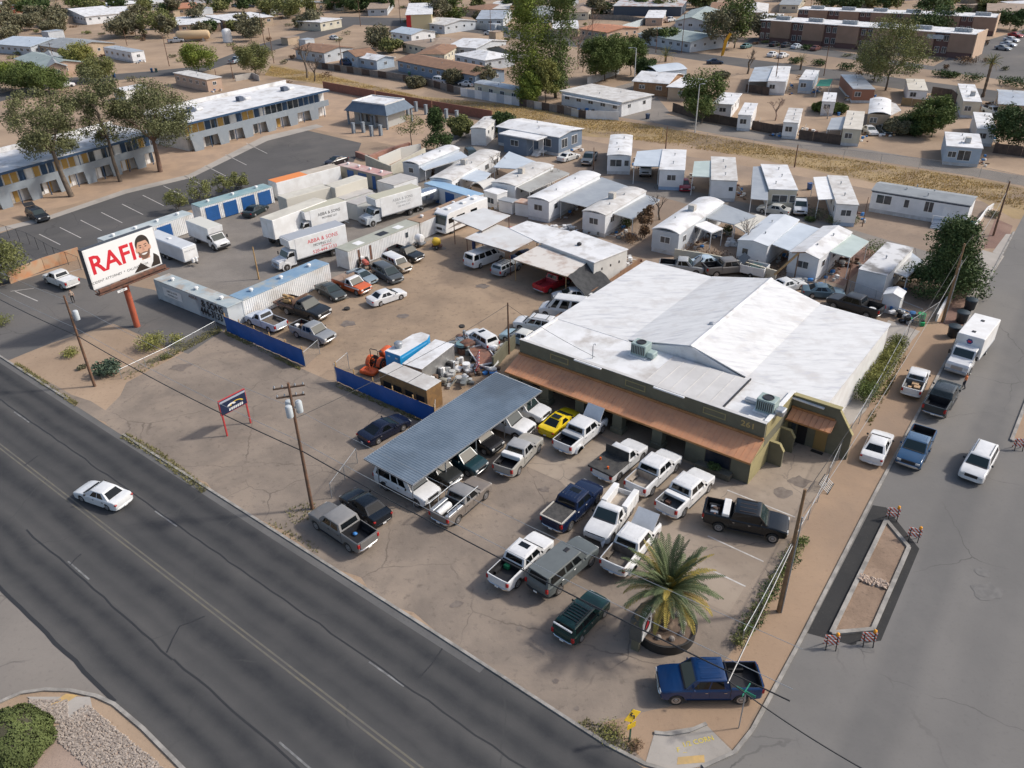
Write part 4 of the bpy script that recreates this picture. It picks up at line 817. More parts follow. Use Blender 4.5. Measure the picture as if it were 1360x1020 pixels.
for k in range(8): ob('eave_panel', cached('eave2', lambda: MB().loft([[(.01, 4.55, 2.75), (.01, 4.55, 2.79), (.42, 4.55, 2.79), (.42, 4.55, 2.83), (.45, 4.55, 2.83), (.45, 4.55, 2.75)], [(.01, 5.74, 3.3), (.01, 5.74, 3.34), (.42, 5.74, 3.34), (.42, 5.74, 3.38), (.45, 5.74, 3.38), (.45, 5.74, 3.3)]]).mesh('eave_panel')), COPPER, b, (Lf+.15+k*.46, 0, 0))
pt(b, 'eave_flashing', MB().cbox(Lf+.1, 28.0, 5.6, 5.745, 3.32, 3.5, .02), RIDGE); pt(b, 'eave_fascia', MB().box(Lf+.1, 28.0, 4.50, 4.548, 2.66, 2.8), RIDGE)
pt(b, 'door', MB().box(26.7, 27.7, 5.68, 5.748, .05, 2.2), M('ochre_door', (.26,.17,.06), rough=.6)); pt(b, 'door_mat', MB().box(26.7, 27.7, 5.2, 5.6, .0, .03), BLACK)
pt(b, 'door', MB().box(25.2, 26.0, 5.70, 5.748, .05, 2.1), DARK); wd = pt(b, 'window', MB().box(24.65, 25.0, 5.70, 5.748, 1.2, 1.9), PANE)
# roof plant
GREEN = M('green_grey_plant', (.33,.41,.39), (.28,.36,.34), rough=.6, scale=1)
for px, rot_ in (((851,470), 0), ((1018,545), 0)):
    q = P(*px, 4.45); a = T('air_conditioner', 'green-grey rooftop air conditioner with round fan beside the ' + ('seamed roof panels' if px[0] < 900 else 'parapet corner over the house number'), 'air conditioner', (q.x, q.y, 4.40), YA)
    pt(a, 'cabinet', MB().cbox(-.75, .75, -.6, .6, .12, 1.25, .03), GREEN); pt(a, 'fan', MB().lathe([(.08, 1.25), (.42, 1.25), (.46, 1.32), (.42, 1.33), (.38, 1.28), (.08, 1.28)], 18), BLACK)
    pt(a, 'curb', MB().box(-.9, .9, -.75, .75, 0, .12), WHITE); pt(a, 'duct', MB().cbox(.75, 1.5, -.45, .45, .1, .65, .08), GREEN if px[0] < 900 else STEEL)
    for k in range(8): pt(a, 'louvre', MB().box(-.65+k*.17, -.57+k*.17, -.625, -.602, .3, 1.1), BLACK)
q = P(945, 437, 5.2); a = T('turbine_vent', 'silver turbine vent on the shaded roof slope', 'vent', (q.x, q.y, 5.1), 0); pt(a, 'neck', MB().cyl(0, 0, -.1, .35, .17), STEEL); pt(a, 'turbine', MB().lathe([(.16,.35),(.30,.45),(.34,.6),(.28,.75),(.1,.84)], 16), STEEL, 40)
q = P(787, 476, 4.4); a = T('vent_pipe', 'thin bent vent pipe standing on the front roof', 'pipe', (q.x, q.y, 4.39), 0); pt(a, 'pipe', MB().tube([(0,0,0), (0,0,1.2), (.05,.05,1.4), (.2,.1,1.45), (.24,.12,1.3)], .045, 7), STEEL, 50)
for px, n in (((1002,536),3),((1005,558),2)):
    q = P(*px, 4.4); a = T('roof_duct', ('bare metal duct lying beside the corner air conditioner', 'low roof curb near the parapet corner')[n == 2], 'duct', (q.x, q.y, 4.39), YA); pt(a, 'duct_run', MB().cbox(-.8, .4, -.25, .25, .02, .35 if n == 3 else .15, .05), STEEL if n == 3 else WHITE)

# ---------------------------------------------------------------- metal carport
c = frameS('carport', 'long corrugated blue-grey metal carport over parked trucks', 'carport', 47.4, 7.85)
CORR = M('corrugated_blue_grey', (.20,.25,.30), (.16,.205,.25), rough=.42, metal=.35, scale=.35, c3=(.13,.16,.19), s3=.16)
m = MB(); n = 66; rows = []
for k in range(n*4+1):
    y = k*16.5/(n*4); h = (0, .024, .024, 0)[k % 4]; rows.append((y, h))
vs = []; fs = []
for x, z in ((0, 2.98), (5.25, 2.82)):
    for y, h in rows: vs.append((x, y, z+h))
N = len(rows); fs = [(k, k+1, N+k+1, N+k) for k in range(N-1)]
m.add(vs, fs); vb = [(a, bb, cc-.03) for a, bb, cc in vs]; m.add(vb, [tuple(reversed(f)) for f in fs])
pt(c, 'roof_sheet', m, CORR)
for x in (0, 5.25): pt(c, 'fascia', MB().box(x-.03, x+.03, -.02, 16.52, 2.72 if x else 2.86, 2.86 if x else 3.0), STEEL)
pt(c, 'fascia', MB().bar((0, -.03, 2.93), (5.25, -.03, 2.78), .04, .14), STEEL); pt(c, 'fascia', MB().bar((0, 16.53, 2.93), (5.25, 16.53, 2.78), .04, .14), WHITE)
for k, y in enumerate((.6, 4.4, 8.2, 12.0, 15.9)):
    pt(c, 'beam', MB().bar((.1, y, 2.86), (5.15, y, 2.70), .1, .14), STEEL)
    for x, z in ((.75, 2.8), (4.5, 2.68)): pt(c, 'post', MB().cyl(x, y, 0, z, .06, 8), STEEL)
# ---------------------------------------------------------------- blue tarp fences
TARP = M('blue_tarp', (.010,.085,.33), (.008,.075,.29), rough=.45, scale=.5, bump=.25, bscale=2.5)
def tarp_fence(label, s0, s1, t, h0, h1):
    f = frameS('tarp_fence', label, 'fence', s0, t); L = s1-s0; n = 34; front = []; back = []
    rows = []
    for k in range(n+1):
        x = L*k/n; h = h0+(h1-h0)*k/n-.05*math.sin(k*1.3)**2; wv = [.035*math.sin(k*1.7+j*.9)+.02*math.sin(k*.6+j) for j in range(5)]
        rows.append([(x, wv[j], .06+(h-.06)*j/4) for j in range(5)])
    vs = [p for r in rows for p in r]; fs = [(k*5+j, (k+1)*5+j, (k+1)*5+j+1, k*5+j+1) for k in range(n) for j in range(4)]
    m = MB().add(vs, fs); m.add([(x, y+.02, z) for x, y, z in vs], [tuple(reversed(q)) for q in fs]); pt(f, 'tarp', m, TARP, 60)
    k = 0
    while k*2.6 < L+.1:
        pt(f, 'fence_post', MB().box(min(k*2.6, L-.1), min(k*2.6, L-.1)+.09, .07, .16, 0, max(h0, h1)+.25), PINE); k += 1
    pt(f, 'top_rail', MB().bar((0, .1, h0-.12), (L, .1, h1-.12), .04, .09), PINE)
    return f
tarp_fence('blue tarp fence beside the grey lettered storage unit', 14.4, 27.7, 17.75, 1.95, 2.0)
tarp_fence('blue tarp fence before the orange tractor', 32.6, 45.7, 17.65, 1.75, 2.0)
# ---------------------------------------------------------------- chain link
MESH = bpy.data.materials.new('chain_link'); MESH.use_nodes = True
_n = MESH.node_tree.nodes; _l = MESH.node_tree.links; _b = _n['Principled BSDF']; _b.inputs['Base Color'].default_value = (.33,.34,.34,1); _b.inputs['Metallic'].default_value = .4; _b.inputs['Roughness'].default_value = .5; _b.inputs['Alpha'].default_value = .16
def chain_fence(label, path, h=1.8, cat='fence', rail=True, step=3.0, postm=STEEL, name='chain_link_fence', mesh=True, mm=None):
    path = [P(*p) if not isinstance(p, Vector) else p for p in path]
    o0 = path[0]; f = T(name, label, cat, (o0.x, o0.y, 0)); pts = [p-o0 for p in path]
    me = cached(('cfpost', h), lambda: MB().cyl(0, 0, 0, h, .035, 6).mesh('post'))
    for a, b in zip(pts, pts[1:]):
        L = (b-a).length; k = max(1, round(L/step))
        for i in range(k): q = a.lerp(b, i/k); ob('post', me, postm, f, (q.x, q.y, 0))
        if rail: pt(f, 'top_rail', MB().tube([(a.x, a.y, h-.02), (b.x, b.y, h-.02)], .022, 5), postm)
        if mesh: pt(f, 'mesh_panel', MB().add([(a.x, a.y, .05), (b.x, b.y, .05), (b.x, b.y, h-.05), (a.x, a.y, h-.05)], [(0, 1, 2, 3)]), mm or MESH)
    q = pts[-1]; ob('post', me, postm, f, (q.x, q.y, 0)); return f
chain_fence('chain link gate ajar at the end of the left blue fence', [(406,487), (425,470)], 1.7)
chain_fence('low pipe fence beside the cactus on the lot edge', [(162,503), (225,473), (288,438)], 1.1)
chain_fence('short chain link gate by the tractor', [(447,505), (464,490)], 1.9)
chain_fence('long chain link fence along the dirt verge beside the hedge', [(1243,420), (1205,445), (1165,520), (1112,612), (1097,645)], 1.8)
chain_fence('wire fence along the planted strip by the black pickup', [(1097,645), (1060,715), (1010,810), (985,855)], 1.2, step=2.5)
chain_fence('chain link fence beside the white utility wagon', [(441,662), (475,615)], 1.5)
chain_fence('chain link fence along the grass wash below the lane', [(880,182), (1000,198), (1120,212), (1220,224), (1300,236), (1400,258)], 1.8, step=8)
chain_fence('chain link fence behind the workshop roof', [(1095,490-110), (1160,405), (1220,430)], 1.8)
chain_fence('dark chain link fence on the motel lot by the tamarisk', [(0,312), (40,325), (75,345), (108,358)], 1.8, postm=BLACK)

# ---------------------------------------------------------------- storage containers
CORW = M('white_corrugated_steel', (.76,.76,.75), (.68,.68,.67), rough=.5, scale=.6, c3=(.56,.53,.49), s3=.35)
BLUED = M('blue_roll_door', (.02,.10,.30), (.018,.09,.26), rough=.45, scale=1)
def FR(c0, c1, z, c2=None):
    a, b = P(*c0, z), P(*c1, z); v = b-a; rz = math.atan2(v.y, v.x); n = Vector((-v.y, v.x, 0)).normalized()
    W = abs((P(*c2, z)-b).dot(n)) if c2 else None
    if c2 and W > 1.25*v.length:                       # orient by the long side when that is the clearer edge
        e = P(*c2, z)-b; rz = math.atan2(e.y, e.x)-math.pi/2; xd = Vector((math.cos(rz), math.sin(rz), 0)); L = v.dot(xd); q = b-xd*L
        return Vector((q.x, q.y, 0)), rz, L, e.length
    return Vector((a.x, a.y, 0)), rz, v.length, W
def corr_wall(L, h, y, s_=1, z0=.1, p=.28):
    n = int(L/p)*4; vs = []; 
    for k in range(n+1):
        d_ = (0, .04, .04, 0)[k % 4]*-s_; x = L*k/n; vs += [(x, y+d_, z0), (x, y+d_, h)]
    return MB().add(vs, [(2*k, 2*k+2, 2*k+3, 2*k+1) for k in range(n)])
def container(label, c0, c1, z=2.65, W=2.45, c2=None, wall=CORW, roof=None, doors=(), doorm=None, end_doors=False, vents=3, name='storage_unit'):
    loc, rz, L, w2 = FR(c0, c1, z, c2); W = w2 or W
    t = T(name, label, 'storage unit', loc, rz)
    pt(t, 'frame', MB().box(.04, L-.04, .05, W-.05, .08, z-.05), wall)
    pt(t, 'front_wall', corr_wall(L, z-.1, .04), wall); pt(t, 'back_wall', corr_wall(L, z-.1, W-.04, -1), wall)
    pt(t, 'roof', MB().cbox(0, L, 0, W, z-.12, z, .02), roof or wall)
    for x in (0, L): 
        for y in (0, W): pt(t, 'corner_post', MB().box(min(max(x-.06, 0), L-.12), min(max(x-.06, 0), L-.12)+.12, min(max(y-.06, 0), W-.12), min(max(y-.06, 0), W-.12)+.12, 0, z-.13), wall)
    for x, dw in doors:
        d_o = pt(t, 'roll_door', MB().box(x*L, x*L+dw, -.05, .02, .1, 2.25), doorm or BLUED)
        for k in range(7): pt(d_o, 'door_slat', MB().box(x*L+.03, x*L+dw-.03, -.065, -.05, .22+k*.28, .26+k*.28), doorm or BLUED)
    for k in range(vents):
        q = pt(t, 'roof_vent', MB().lathe([(.16, 0), (.16, .18), (.28, .2), (.24, .34), (.05, .4)], 10), WHITE, 40); q.location = (L*(k+.5)/vents, W/2, z)
    if end_doors: pt(t, 'end_door', MB().box(-.04, .0, .15, W-.15, .15, z-.25), wall)
    return t
GRYC = M('grey_faded_container', (.30,.33,.36), (.52,.55,.56), rough=.6, scale=.22, lo=.42, hi=.55)
t = container('grey storage unit with black & SONS lettering beside the billboard', (203.5,370.6), (301,408.5), 2.65, c2=(321,399), wall=GRYC, roof=M('blue_grey_faded_roof', (.34,.40,.42), (.45,.48,.47), rough=.6, scale=.5, c3=(.36,.28,.21), s3=.6))
Lc = FR((203.5,370.6), (301,408.5), 2.65)[2]
text(t, 'lettering', '& SONS', 1.25, (Lc*.80, -.055, 1.95), (R(90), 0, 0), BLKT, .95, .02); text(t, 'lettering', '444-3133', 1.25, (Lc*.77, -.055, .95), (R(90), 0, 0), BLKT, .85, .03); text(t, 'lettering', 'ABBA', .55, (Lc*.55, -.055, 2.25), (R(90), 0, 0), M('brown_lettering', (.16,.10,.08)), 1.2)
pt(t, 'sign_board', MB().box(Lc*.12, Lc*.38, -.06, -.03, 1.0, 2.1), WHITE); text(t, 'lettering', 'ABBA & SONS', .34, (Lc*.25, -.066, 1.75), (R(90), 0, 0), BLKT, 1); text(t, 'lettering', 'MOVING LLC', .34, (Lc*.25, -.066, 1.3), (R(90), 0, 0), BLKT, 1)
container('white corrugated storage unit with faded blue roof behind the old pickup', (322,399), (437,349.5), 2.58, roof=M('faded_blue_roof', (.17,.28,.40), (.22,.33,.44), rough=.5, scale=.6, c3=(.35,.36,.33), s3=.5), vents=3)
t = container('long white storage unit with grey-green roof and rust stains behind the parked row', (461.5,334), (556,296), 2.65, roof=M('grey_green_roof', (.33,.34,.28), (.38,.385,.33), rough=.7, scale=.6), vents=0)
for x, w2, mt in ((2.2, 1.2, WHITE), (6.2, 1.6, BLACK), (9.4, 1.2, WHITE)): pt(t, 'roof_patch', MB().box(x, x+w2, .5, 1.7, 2.652, 2.67), mt)
for x in (1.6, 3.6): pt(t, 'rust_stain', MB().box(x, x+.35, -.02, -.012, .3, 2.3), RUST)
pt(t, 'window', MB().box(10.2, 10.7, -.03, -.01, 1.3, 2.0), PANE)
container('white storage unit with brown roof behind the motorhome', (558,295.5), (640,260), 2.6, roof=M('brown_patched_roof', (.33,.22,.14), (.28,.19,.13), rough=.8, scale=.8), vents=4)
container('white storage unit with four blue doors and teal roof', (265,275), (361.4,247.4), 2.65, roof=M('teal_grey_roof', (.22,.34,.36), (.30,.40,.40), rough=.5, scale=.6), doors=((.06,2.2),(.30,2.2),(.55,2.2),(.78,2.2)), vents=3)
container('white storage unit with pale blue roof behind the billboard', (142,321), (256,283), 2.65, roof=M('pale_teal_roof', (.40,.46,.47), (.50,.54,.54), rough=.5, scale=.5), doors=((.55,2.2),), vents=4)
container('beige storage unit with three blue doors and pink worn roof', (448,219), (507,233.5), 2.65, wall=M('beige_corrugated', (.42,.37,.29), (.37,.33,.26), rough=.6), roof=M('pink_worn_roof', (.48,.27,.25), (.52,.42,.38), rough=.7, scale=.5), doors=((.22,1.6),(.47,2.0),(.78,.8)), vents=4)
container('white storage unit with pale blue roof and blue doors by the trailers', (563,243), (627,262), 2.65, roof=M('sky_blue_roof', (.27,.42,.58), (.31,.46,.60), rough=.5, scale=.5), doors=((.12,2.0),(.45,2.0)), vents=0)
container('white storage box with beige end beside the crew cab moving truck', (459,268), (474,272), 2.6, W=5.5, wall=M('pale_box', (.60,.60,.57)), roof=M('grey_box_top', (.48,.46,.43), (.42,.40,.38), scale=.6), vents=0)
container('low grey-roofed storage box behind the cream trailer nose', (442,260), (457,265), 2.6, W=5.5, wall=M('pale_box', (.60,.60,.57)), roof=M('grey_box_top', (.48,.46,.43)), vents=0)
container('white storage box with grey top beside the beige storage unit', (500,240), (523,246), 2.6, W=5.2, wall=WHITE, roof=M('grey_box_top', (.48,.46,.43)), vents=0)
# silver travel trailer
a, b_ = P(519,290), P(582,268); v = b_-a; t = T('travel_trailer', 'polished silver rounded travel trailer beside the crew cab moving truck', 'trailer', ((a+b_)/2), math.atan2(v.y, v.x)); Lh = v.length/2
rings = []
for x, k in ((-Lh, .35), (-Lh+.25, .72), (-Lh+.8, .95), (-Lh+1.5, 1), (Lh-1.5, 1), (Lh-.8, .95), (Lh-.25, .72), (Lh, .35)):
    rings.append([(x, 1.2*k*math.copysign(abs(math.cos(q))**.6, math.cos(q)), 1.55+1.15*k*math.copysign(abs(math.sin(q))**.6, math.sin(q))) for q in [2*math.pi*i/20 for i in range(20)]])
pt(t, 'shell', MB().loft(rings), M('polished_aluminium', (.62,.64,.66), (.52,.54,.56), rough=.22, metal=.95, scale=1.5), 35)
for x in (-1.8, 0, 1.8): pt(t, 'window', MB().box(x-.4, x+.4, -1.22, -1.19, 1.6, 2.1), PANE)
wheels(t, [-.4, .5], 1.15, .35, False); pt(t, 'hitch', MB().bar((-Lh-.9, 0, .5), (-Lh+.2, 0, .55), .15, .1), BLACK)
# motorhome
a, b_ = P(640,288), P(584,312); v = b_-a; v.normalize(); c0 = b_-v*4.6; t = T('motorhome', 'white motorhome with big dark windscreen under the white canopy', 'motorhome', (c0.x, c0.y, 0), math.atan2(v.y, v.x))
prof = [(4.55, .5), (4.6, 1.2), (4.5, 1.5), (4.1, 2.95), (3.6, 3.2), (-4.6, 3.2), (-4.6, .5)]
pt(t, 'body', MB().loft([[(x, y, z-(0 if abs(y) < 1.2 else .05)) for x, z in prof] for y in (-1.25, -1.18, 1.18, 1.25)]), WHITE, 30)
pt(t, 'windshield', MB().plate([(4.5, -1.1, 1.55), (4.5, 1.1, 1.55), (4.14, 1.1, 2.8), (4.14, -1.1, 2.8)], .03), GLASSW)
for s_ in (1, -1):
    for x0, x1 in ((2.9, 3.9), (.5, 2.2), (-2.2, -.8)): pt(t, 'side_window', MB().box(x0, x1, min(s_*1.25, s_*1.27), max(s_*1.25, s_*1.27), 1.7, 2.4), GLASS)
    pt(t, 'swoosh', MB().loft([[(-4.4, s_*y, .9), (4.2, s_*y, 1.0), (1.5, s_*y, 1.45)] for y in (1.25, 1.262)]), M('brown_stripe', (.22,.19,.17)))
    pt(t, 'headlight', MB().cbox(4.5, 4.63, min(s_*.7, s_*1.1), max(s_*.7, s_*1.1), .85, 1.1, .03), LAMP)
pt(t, 'front_bumper', MB().cbox(4.45, 4.7, -1.2, 1.2, .4, .75, .05), WHITE); pt(t, 'grille', MB().box(4.55, 4.64, -.5, .5, .8, 1.15), BLACK)
for x in (2.6, -.6, -3): pt(t, 'roof_vent', MB().cbox(x-.4, x+.4, -.35, .35, 3.2, 3.45, .08), WHITE)
wheels(t, [3.1, -2.6], 1.2, .45, False)
# small white cargo trailer behind the billboard
a, b_ = P(204,322, 1), P(254,342, 1); v = b_-a; c0 = (a+b_)/2; t = T('cargo_trailer', 'white enclosed cargo trailer beside the cutaway van truck', 'trailer', (c0.x, c0.y, 0), math.atan2(v.y, v.x)); Lh = v.length/2
pt(t, 'body', MB().cbox(-Lh, Lh, -1.1, 1.1, .55, 2.6, .12), M('trailer_grey_white', (.60,.62,.64), (.54,.56,.58), rough=.5, scale=.6)); wheels(t, [-.5, .5], 1.15, .36, False)
pt(t, 'front_panel', MB().box(Lh, Lh+.02, -.95, .95, .8, 2.4), WHITE); text(t, 'lettering', 'ABBA & SONS', .25, (Lh+.026, 0, 2.0), (R(90), 0, R(90)), GRYT); pt(t, 'tongue', MB().bar((Lh, 0, .55), (Lh+1.3, 0, .5), .2, .12), BLACK)
for y in (-.2, .25): pt(t, 'gas_bottle', MB().lathe([(.1,.55),(.2,.6),(.2,1.05),(.1,1.15)], 10, 'z', (Lh+.7, y, 0)), WHITE, 40)
pt(t, 'roof_vent', MB().cbox(-.3, .3, -.25, .25, 2.58, 2.72, .05), WHITE)

# ---------------------------------------------------------------- canopies, repair building
def canopy(label, corners, z, mat, postm=RUST, dz=0.0, name='canopy', posts=True, cat='canopy', thick=.08, group=None):
    q = [P(*c_, z) for c_ in corners]; o0 = q[0]; t = T(name, label, cat, (o0.x, o0.y, 0), 0, group); q = [Vector((p.x-o0.x, p.y-o0.y, z+(dz if i > 1 else 0))) for i, p in enumerate(q)]
    if (q[1]-q[0]).cross(q[3]-q[0]).z < 0: q = q[::-1]
    pt(t, 'roof_sheet', MB().loft([[(p.x, p.y, p.z-thick) for p in q], [tuple(p) for p in q]]), mat)
    ce = sum(q, Vector())/4
    for i in range(4):
        a, b_ = q[i], q[(i+1) % 4]; pt(t, 'edge_beam', MB().bar(a.lerp(ce, .04)-Vector((0,0,thick+.06)), b_.lerp(ce, .04)-Vector((0,0,thick+.06)), .08, .1), postm)
        if posts: p = a.lerp(ce, .06); pt(t, 'post', MB().cyl(p.x, p.y, 0, p.z-thick, .055, 7), postm)
    return t
STAIN = M('stained_metal_sheet', (.62,.58,.53), (.40,.30,.24), rough=.6, scale=.55, lo=.52, hi=.70)
CANW = M('white_metal_sheet', (.64,.64,.63), (.57,.56,.54), rough=.5, scale=.3, c3=(.45,.36,.30), s3=.22)
BLUEP = M('blue_paint_post', (.02,.04,.13), rough=.5)
canopy('flat white canopy over the motorhome', [(600,290), (640,306), (678,286), (642,276)], 3.7, CANW, RUST)
canopy('flat white canopy over the passenger van', [(617,316), (678,334), (716,315), (657,297)], 3.3, CANW, RUST)
canopy('rust-stained white canopy over the red classic pickup', [(681,344), (753,367), (786,344), (717,325)], 2.9, STAIN, PINE)
loc, rz, L, W = FR((717,322), (789,349), 3.3, (827,328)); 
t = T('repair_building', 'low white flat-roofed building behind the stained canopy', 'building', loc, rz)
pt(t, 'wall', MB().box(.1, L-.1, .1, W-.1, 0, 3.2), M('white_block_wall', (.66,.65,.62), (.58,.57,.54), rough=.8, scale=.8)); pt(t, 'roof', MB().cbox(0, L, 0, W, 3.18, 3.32, .03), WROOF); pt(t, 'roof_vent', MB().lathe([(.2,3.3),(.3,3.4),(.3,3.6),(.1,3.72)], 12, 'z', (L*.45, W*.45, 0)), BLACK)
loc2 = P(675,303,3.3); 
for y in (W*.25, W*.5, W*.75): pt(t, 'wall_hole', MB().box(L-.1, L-.08, y-.12, y+.12, 1.9, 2.2), BLACK)
canopy('white roof extension joining the canopies to the repair building', [(676,303), (717,322.5), (757,307), (700,293)], 3.35, WROOF, WHITE)
NET = M('black_shade_net', (.03,.032,.035), (.05,.052,.055), rough=.9, scale=1.5)
t = T('shade_net', 'black shade net hung from the stained canopy corner', 'net', P(753,400)); o0 = P(753,400)
qs = [P(754,367,2.85), P(784,345,2.9), P(812,374,.9), P(786,402,.5)]
gr = []; n = 8
for i in range(n+1):
    for j in range(n+1):
        p = qs[0].lerp(qs[1], i/n).lerp(qs[3].lerp(qs[2], i/n), j/n); p = p-o0; p.z += -.5*math.sin(math.pi*i/n)*math.sin(math.pi*j/n)+.08*math.sin(i*2.1+j*1.7); gr.append(tuple(p))
pt(t, 'net', MB().add(gr, [(i*(n+1)+j, (i+1)*(n+1)+j, (i+1)*(n+1)+j+1, i*(n+1)+j+1) for i in range(n) for j in range(n)]), NET, 60)
for q in (P(753,400), P(786,402), P(812,382)): pt(t, 'net_post', MB().cyl(q.x-o0.x, q.y-o0.y, 0, 2.8 if q is qs[0] else 1.0, .04, 6), STEEL)
for i, px in enumerate(((655,345), (630,340))): q = P(*px); t = T('vehicle_lift', ('blue lift column beside the passenger van', 'blue lift column behind the passenger van')[i], 'lift', q, YA); pt(t, 'column', MB().box(-.18, .18, -.15, .15, 0, 2.9), BLUEP); pt(t, 'base_plate', MB().box(-.35, .35, -.3, .3, 0, .03), BLUEP); pt(t, 'lift_arm', MB().bar((0, 0, .25), (1.2, .6, .25), .1, .08), M('yellow_arm', (.6,.42,.03)))
# ---------------------------------------------------------------- yard machinery
def rbox(name, label, cat, c0, c1, z, W, wall, roof, c2=None, z0=.5):
    loc, rz, L, w2 = FR(c0, c1, z, c2); W = w2 or W; t = T(name, label, cat, loc, rz)
    pt(t, 'body', MB().cbox(0, L, 0, W, z0, z-.02, .03), wall); pt(t, 'roof', MB().cbox(-.03, L+.03, -.03, W+.03, z-.06, z, .02), roof); return t, L, W
BRIGHTB = M('bright_blue_paint', (.02,.30,.62), (.018,.27,.57), rough=.35, scale=1)
# kitchen trailer with chamfered front
loc, rz, L, W = FR((511,466), (531,473), 2.7, (575,446)); t = T('food_trailer', 'bright blue trailer with white roof and round vent beside the tractor', 'trailer', loc, rz)
poly = [(0, 0), (L, 0), (L, W*.82), (L*.78, W), (L*.22, W), (0, W*.82)]
pt(t, 'body', MB().prism(poly, .5, 2.66), BRIGHTB); pt(t, 'roof', MB().prism([((x-L/2)*.985+L/2, (y-W/2)*.985+W/2) for x, y in poly], 2.66, 2.72), WROOF)
pt(t, 'roof_vent', MB().lathe([(.3,2.7),(.36,2.75),(.3,2.95),(.42,3.0),(.42,3.25),(.3,3.35),(.05,3.37)], 14, 'z', (L*.35, W*.25, 0)), STEEL, 40); wheels(t, [L*.5], W*.3, .34, False)
for o in [o for o in t.children if o.name.startswith('wheel')]: o.location = (L-.05 if o.location.y > 0 else .05, W*.45, .34); o.rotation_euler = (0, 0, R(90))
for x in (.25, .75): pt(t, 'marker_lamp', MB().box(L*x-.15, L*x+.15, -.03, 0, 2.2, 2.35), WHITE)
pt(t, 'stripe', MB().box(L, L+.012, .2, W*.8, 2.3, 2.45), M('pale_blue_stripe', (.12,.42,.72)))
t, L, W = rbox('refrigerated_trailer', 'steel-sided box trailer with white roof beside the blue trailer', 'trailer', (538,480), (560,490), 2.6, 5.5, M('steel_panel', (.30,.30,.29), (.42,.41,.39), rough=.4, metal=.5, scale=.8), WROOF, c2=(603,457))
for k in range(9): pt(t, 'junk_shelf', MB().cbox(L+.05, L+.3+rng.random()*.4, .4+k*.5, .8+k*.5, .02, .5+rng.random()*1.0, .04), (STEEL, WHITE, WOOD, BLACK)[k % 4])
pt(t, 'support_block', MB().box(.2, L-.2, .2, W-.2, 0, .5), BLACK)
t, L, W = rbox('timber_shed', 'brown timber shed with white roof behind the blue fence', 'shed', (503,492), (566,518), 2.6, 2.4, M('ochre_timber', (.27,.15,.055), (.20,.115,.05), rough=.85, scale=2), WROOF2, c2=(585,505), z0=0)
pt(t, 'seam', MB().box(L*.62, L*.62+.05, 0, W, 2.6, 2.615), BLACK)
for x in (.08, .3, .55, .78): pt(t, 'dark_opening', MB().box(L*x, L*x+1.0, -.02, 0, .4, 1.7), DARK)
# ladder
t = T('step_ladder', 'white step ladder leaning on the timber shed', 'ladder', P(578,541), YA+.2)
for s_ in (-.22, .22): pt(t, 'rail', MB().bar((s_, -.45, 0), (s_*.75, 0, 2.1), .06, .05), WHITE)
for k in range(6): pt(t, 'rung', MB().box(-.22, .22, -.42+k*.07, -.33+k*.07, .25+k*.32, .29+k*.32), WHITE)
# tractor
OR = M('orange_tractor_paint', (.66,.11,.02), (.55,.09,.02), rough=.4, scale=2)
a, b_ = P(493,495), P(519,474); v = b_-a; t = T('tractor', 'orange tractor with roll bar and mower behind the blue fence', 'tractor', a+v*.5, math.atan2(v.y, v.x))
pt(t, 'hood', MB().cbox(.2, 1.75, -.36, .36, .75, 1.45, .12), OR, 50); pt(t, 'grille', MB().box(1.74, 1.78, -.28, .28, .8, 1.35), BLACK); pt(t, 'chassis', MB().box(-1.1, 1.6, -.25, .25, .45, .8), BLACK)
for s_ in (1, -1):
    pt(t, 'fender', MB().loft([[(-.75+.72*math.cos(q), s_*y, .62+.72*math.sin(q)) for q in [math.pi*k/8 for k in range(9)]] + [(-.75+.64*math.cos(q), s_*y, .62+.64*math.sin(q)) for q in [math.pi*k/8 for k in range(8, -1, -1)]] for y in (.42, .85)]), OR, 40)
    w1 = ob('wheel', cached('tw1', lambda: MB().lathe([(.3,-.2),(.58,-.2),(.65,-.14),(.65,.14),(.58,.2),(.3,.2)], 18, 'y').mesh('wheel', 40)), TYRE, t, (-.75, s_*.68, .65)); ob('rim', cached('tr1', lambda: MB().lathe([(.05,-.21),(.2,-.19),(.36,-.22),(.36,.22),(.2,.19),(.05,.21)], 14, 'y').mesh('rim', 40)), OR, w1)
    w1 = ob('wheel', cached('tw2', lambda: MB().lathe([(.16,-.12),(.34,-.12),(.38,-.08),(.38,.08),(.34,.12),(.16,.12)], 16, 'y').mesh('wheel', 40)), TYRE, t, (1.15, s_*.55, .38)); ob('rim', cached('tr2', lambda: MB().lathe([(.05,-.13),(.2,-.12),(.2,.12),(.05,.13)], 12, 'y').mesh('rim', 40)), OR, w1)
    pt(t, 'roll_bar', MB().tube([(-.9, s_*.45, .9), (-.95, s_*.45, 2.15), (-.95, s_*.36, 2.25), (-.95, 0, 2.25)], .04, 6), BLACK)
pt(t, 'seat', MB().cbox(-.75, -.3, -.25, .25, 1.0, 1.1, .04), BLACK); pt(t, 'seat_back', MB().cbox(-.82, -.7, -.25, .25, 1.05, 1.5, .04), BLACK); pt(t, 'steering_wheel', MB().lathe([(.17, 0), (.2, .02), (.17, .04), (.15, .02)], 14, 'z', (.08, 0, 1.5)), BLACK); pt(t, 'steering_column', MB().bar((.25, 0, 1.2), (.08, 0, 1.5), .05, .05), BLACK)
pt(t, 'mower', MB().cbox(-2.6, -1.5, -.85, .85, .15, .55, .08), OR); pt(t, 'hitch_frame', MB().bar((-1.5, 0, .5), (-1.0, 0, .75), .1, .1), OR)
for k in range(5): pt(t, 'mower_bar', MB().bar((-2.5+k*.1, -.7+k*.3, .5), (-1.9, 0, 1.05), .06, .06), OR)
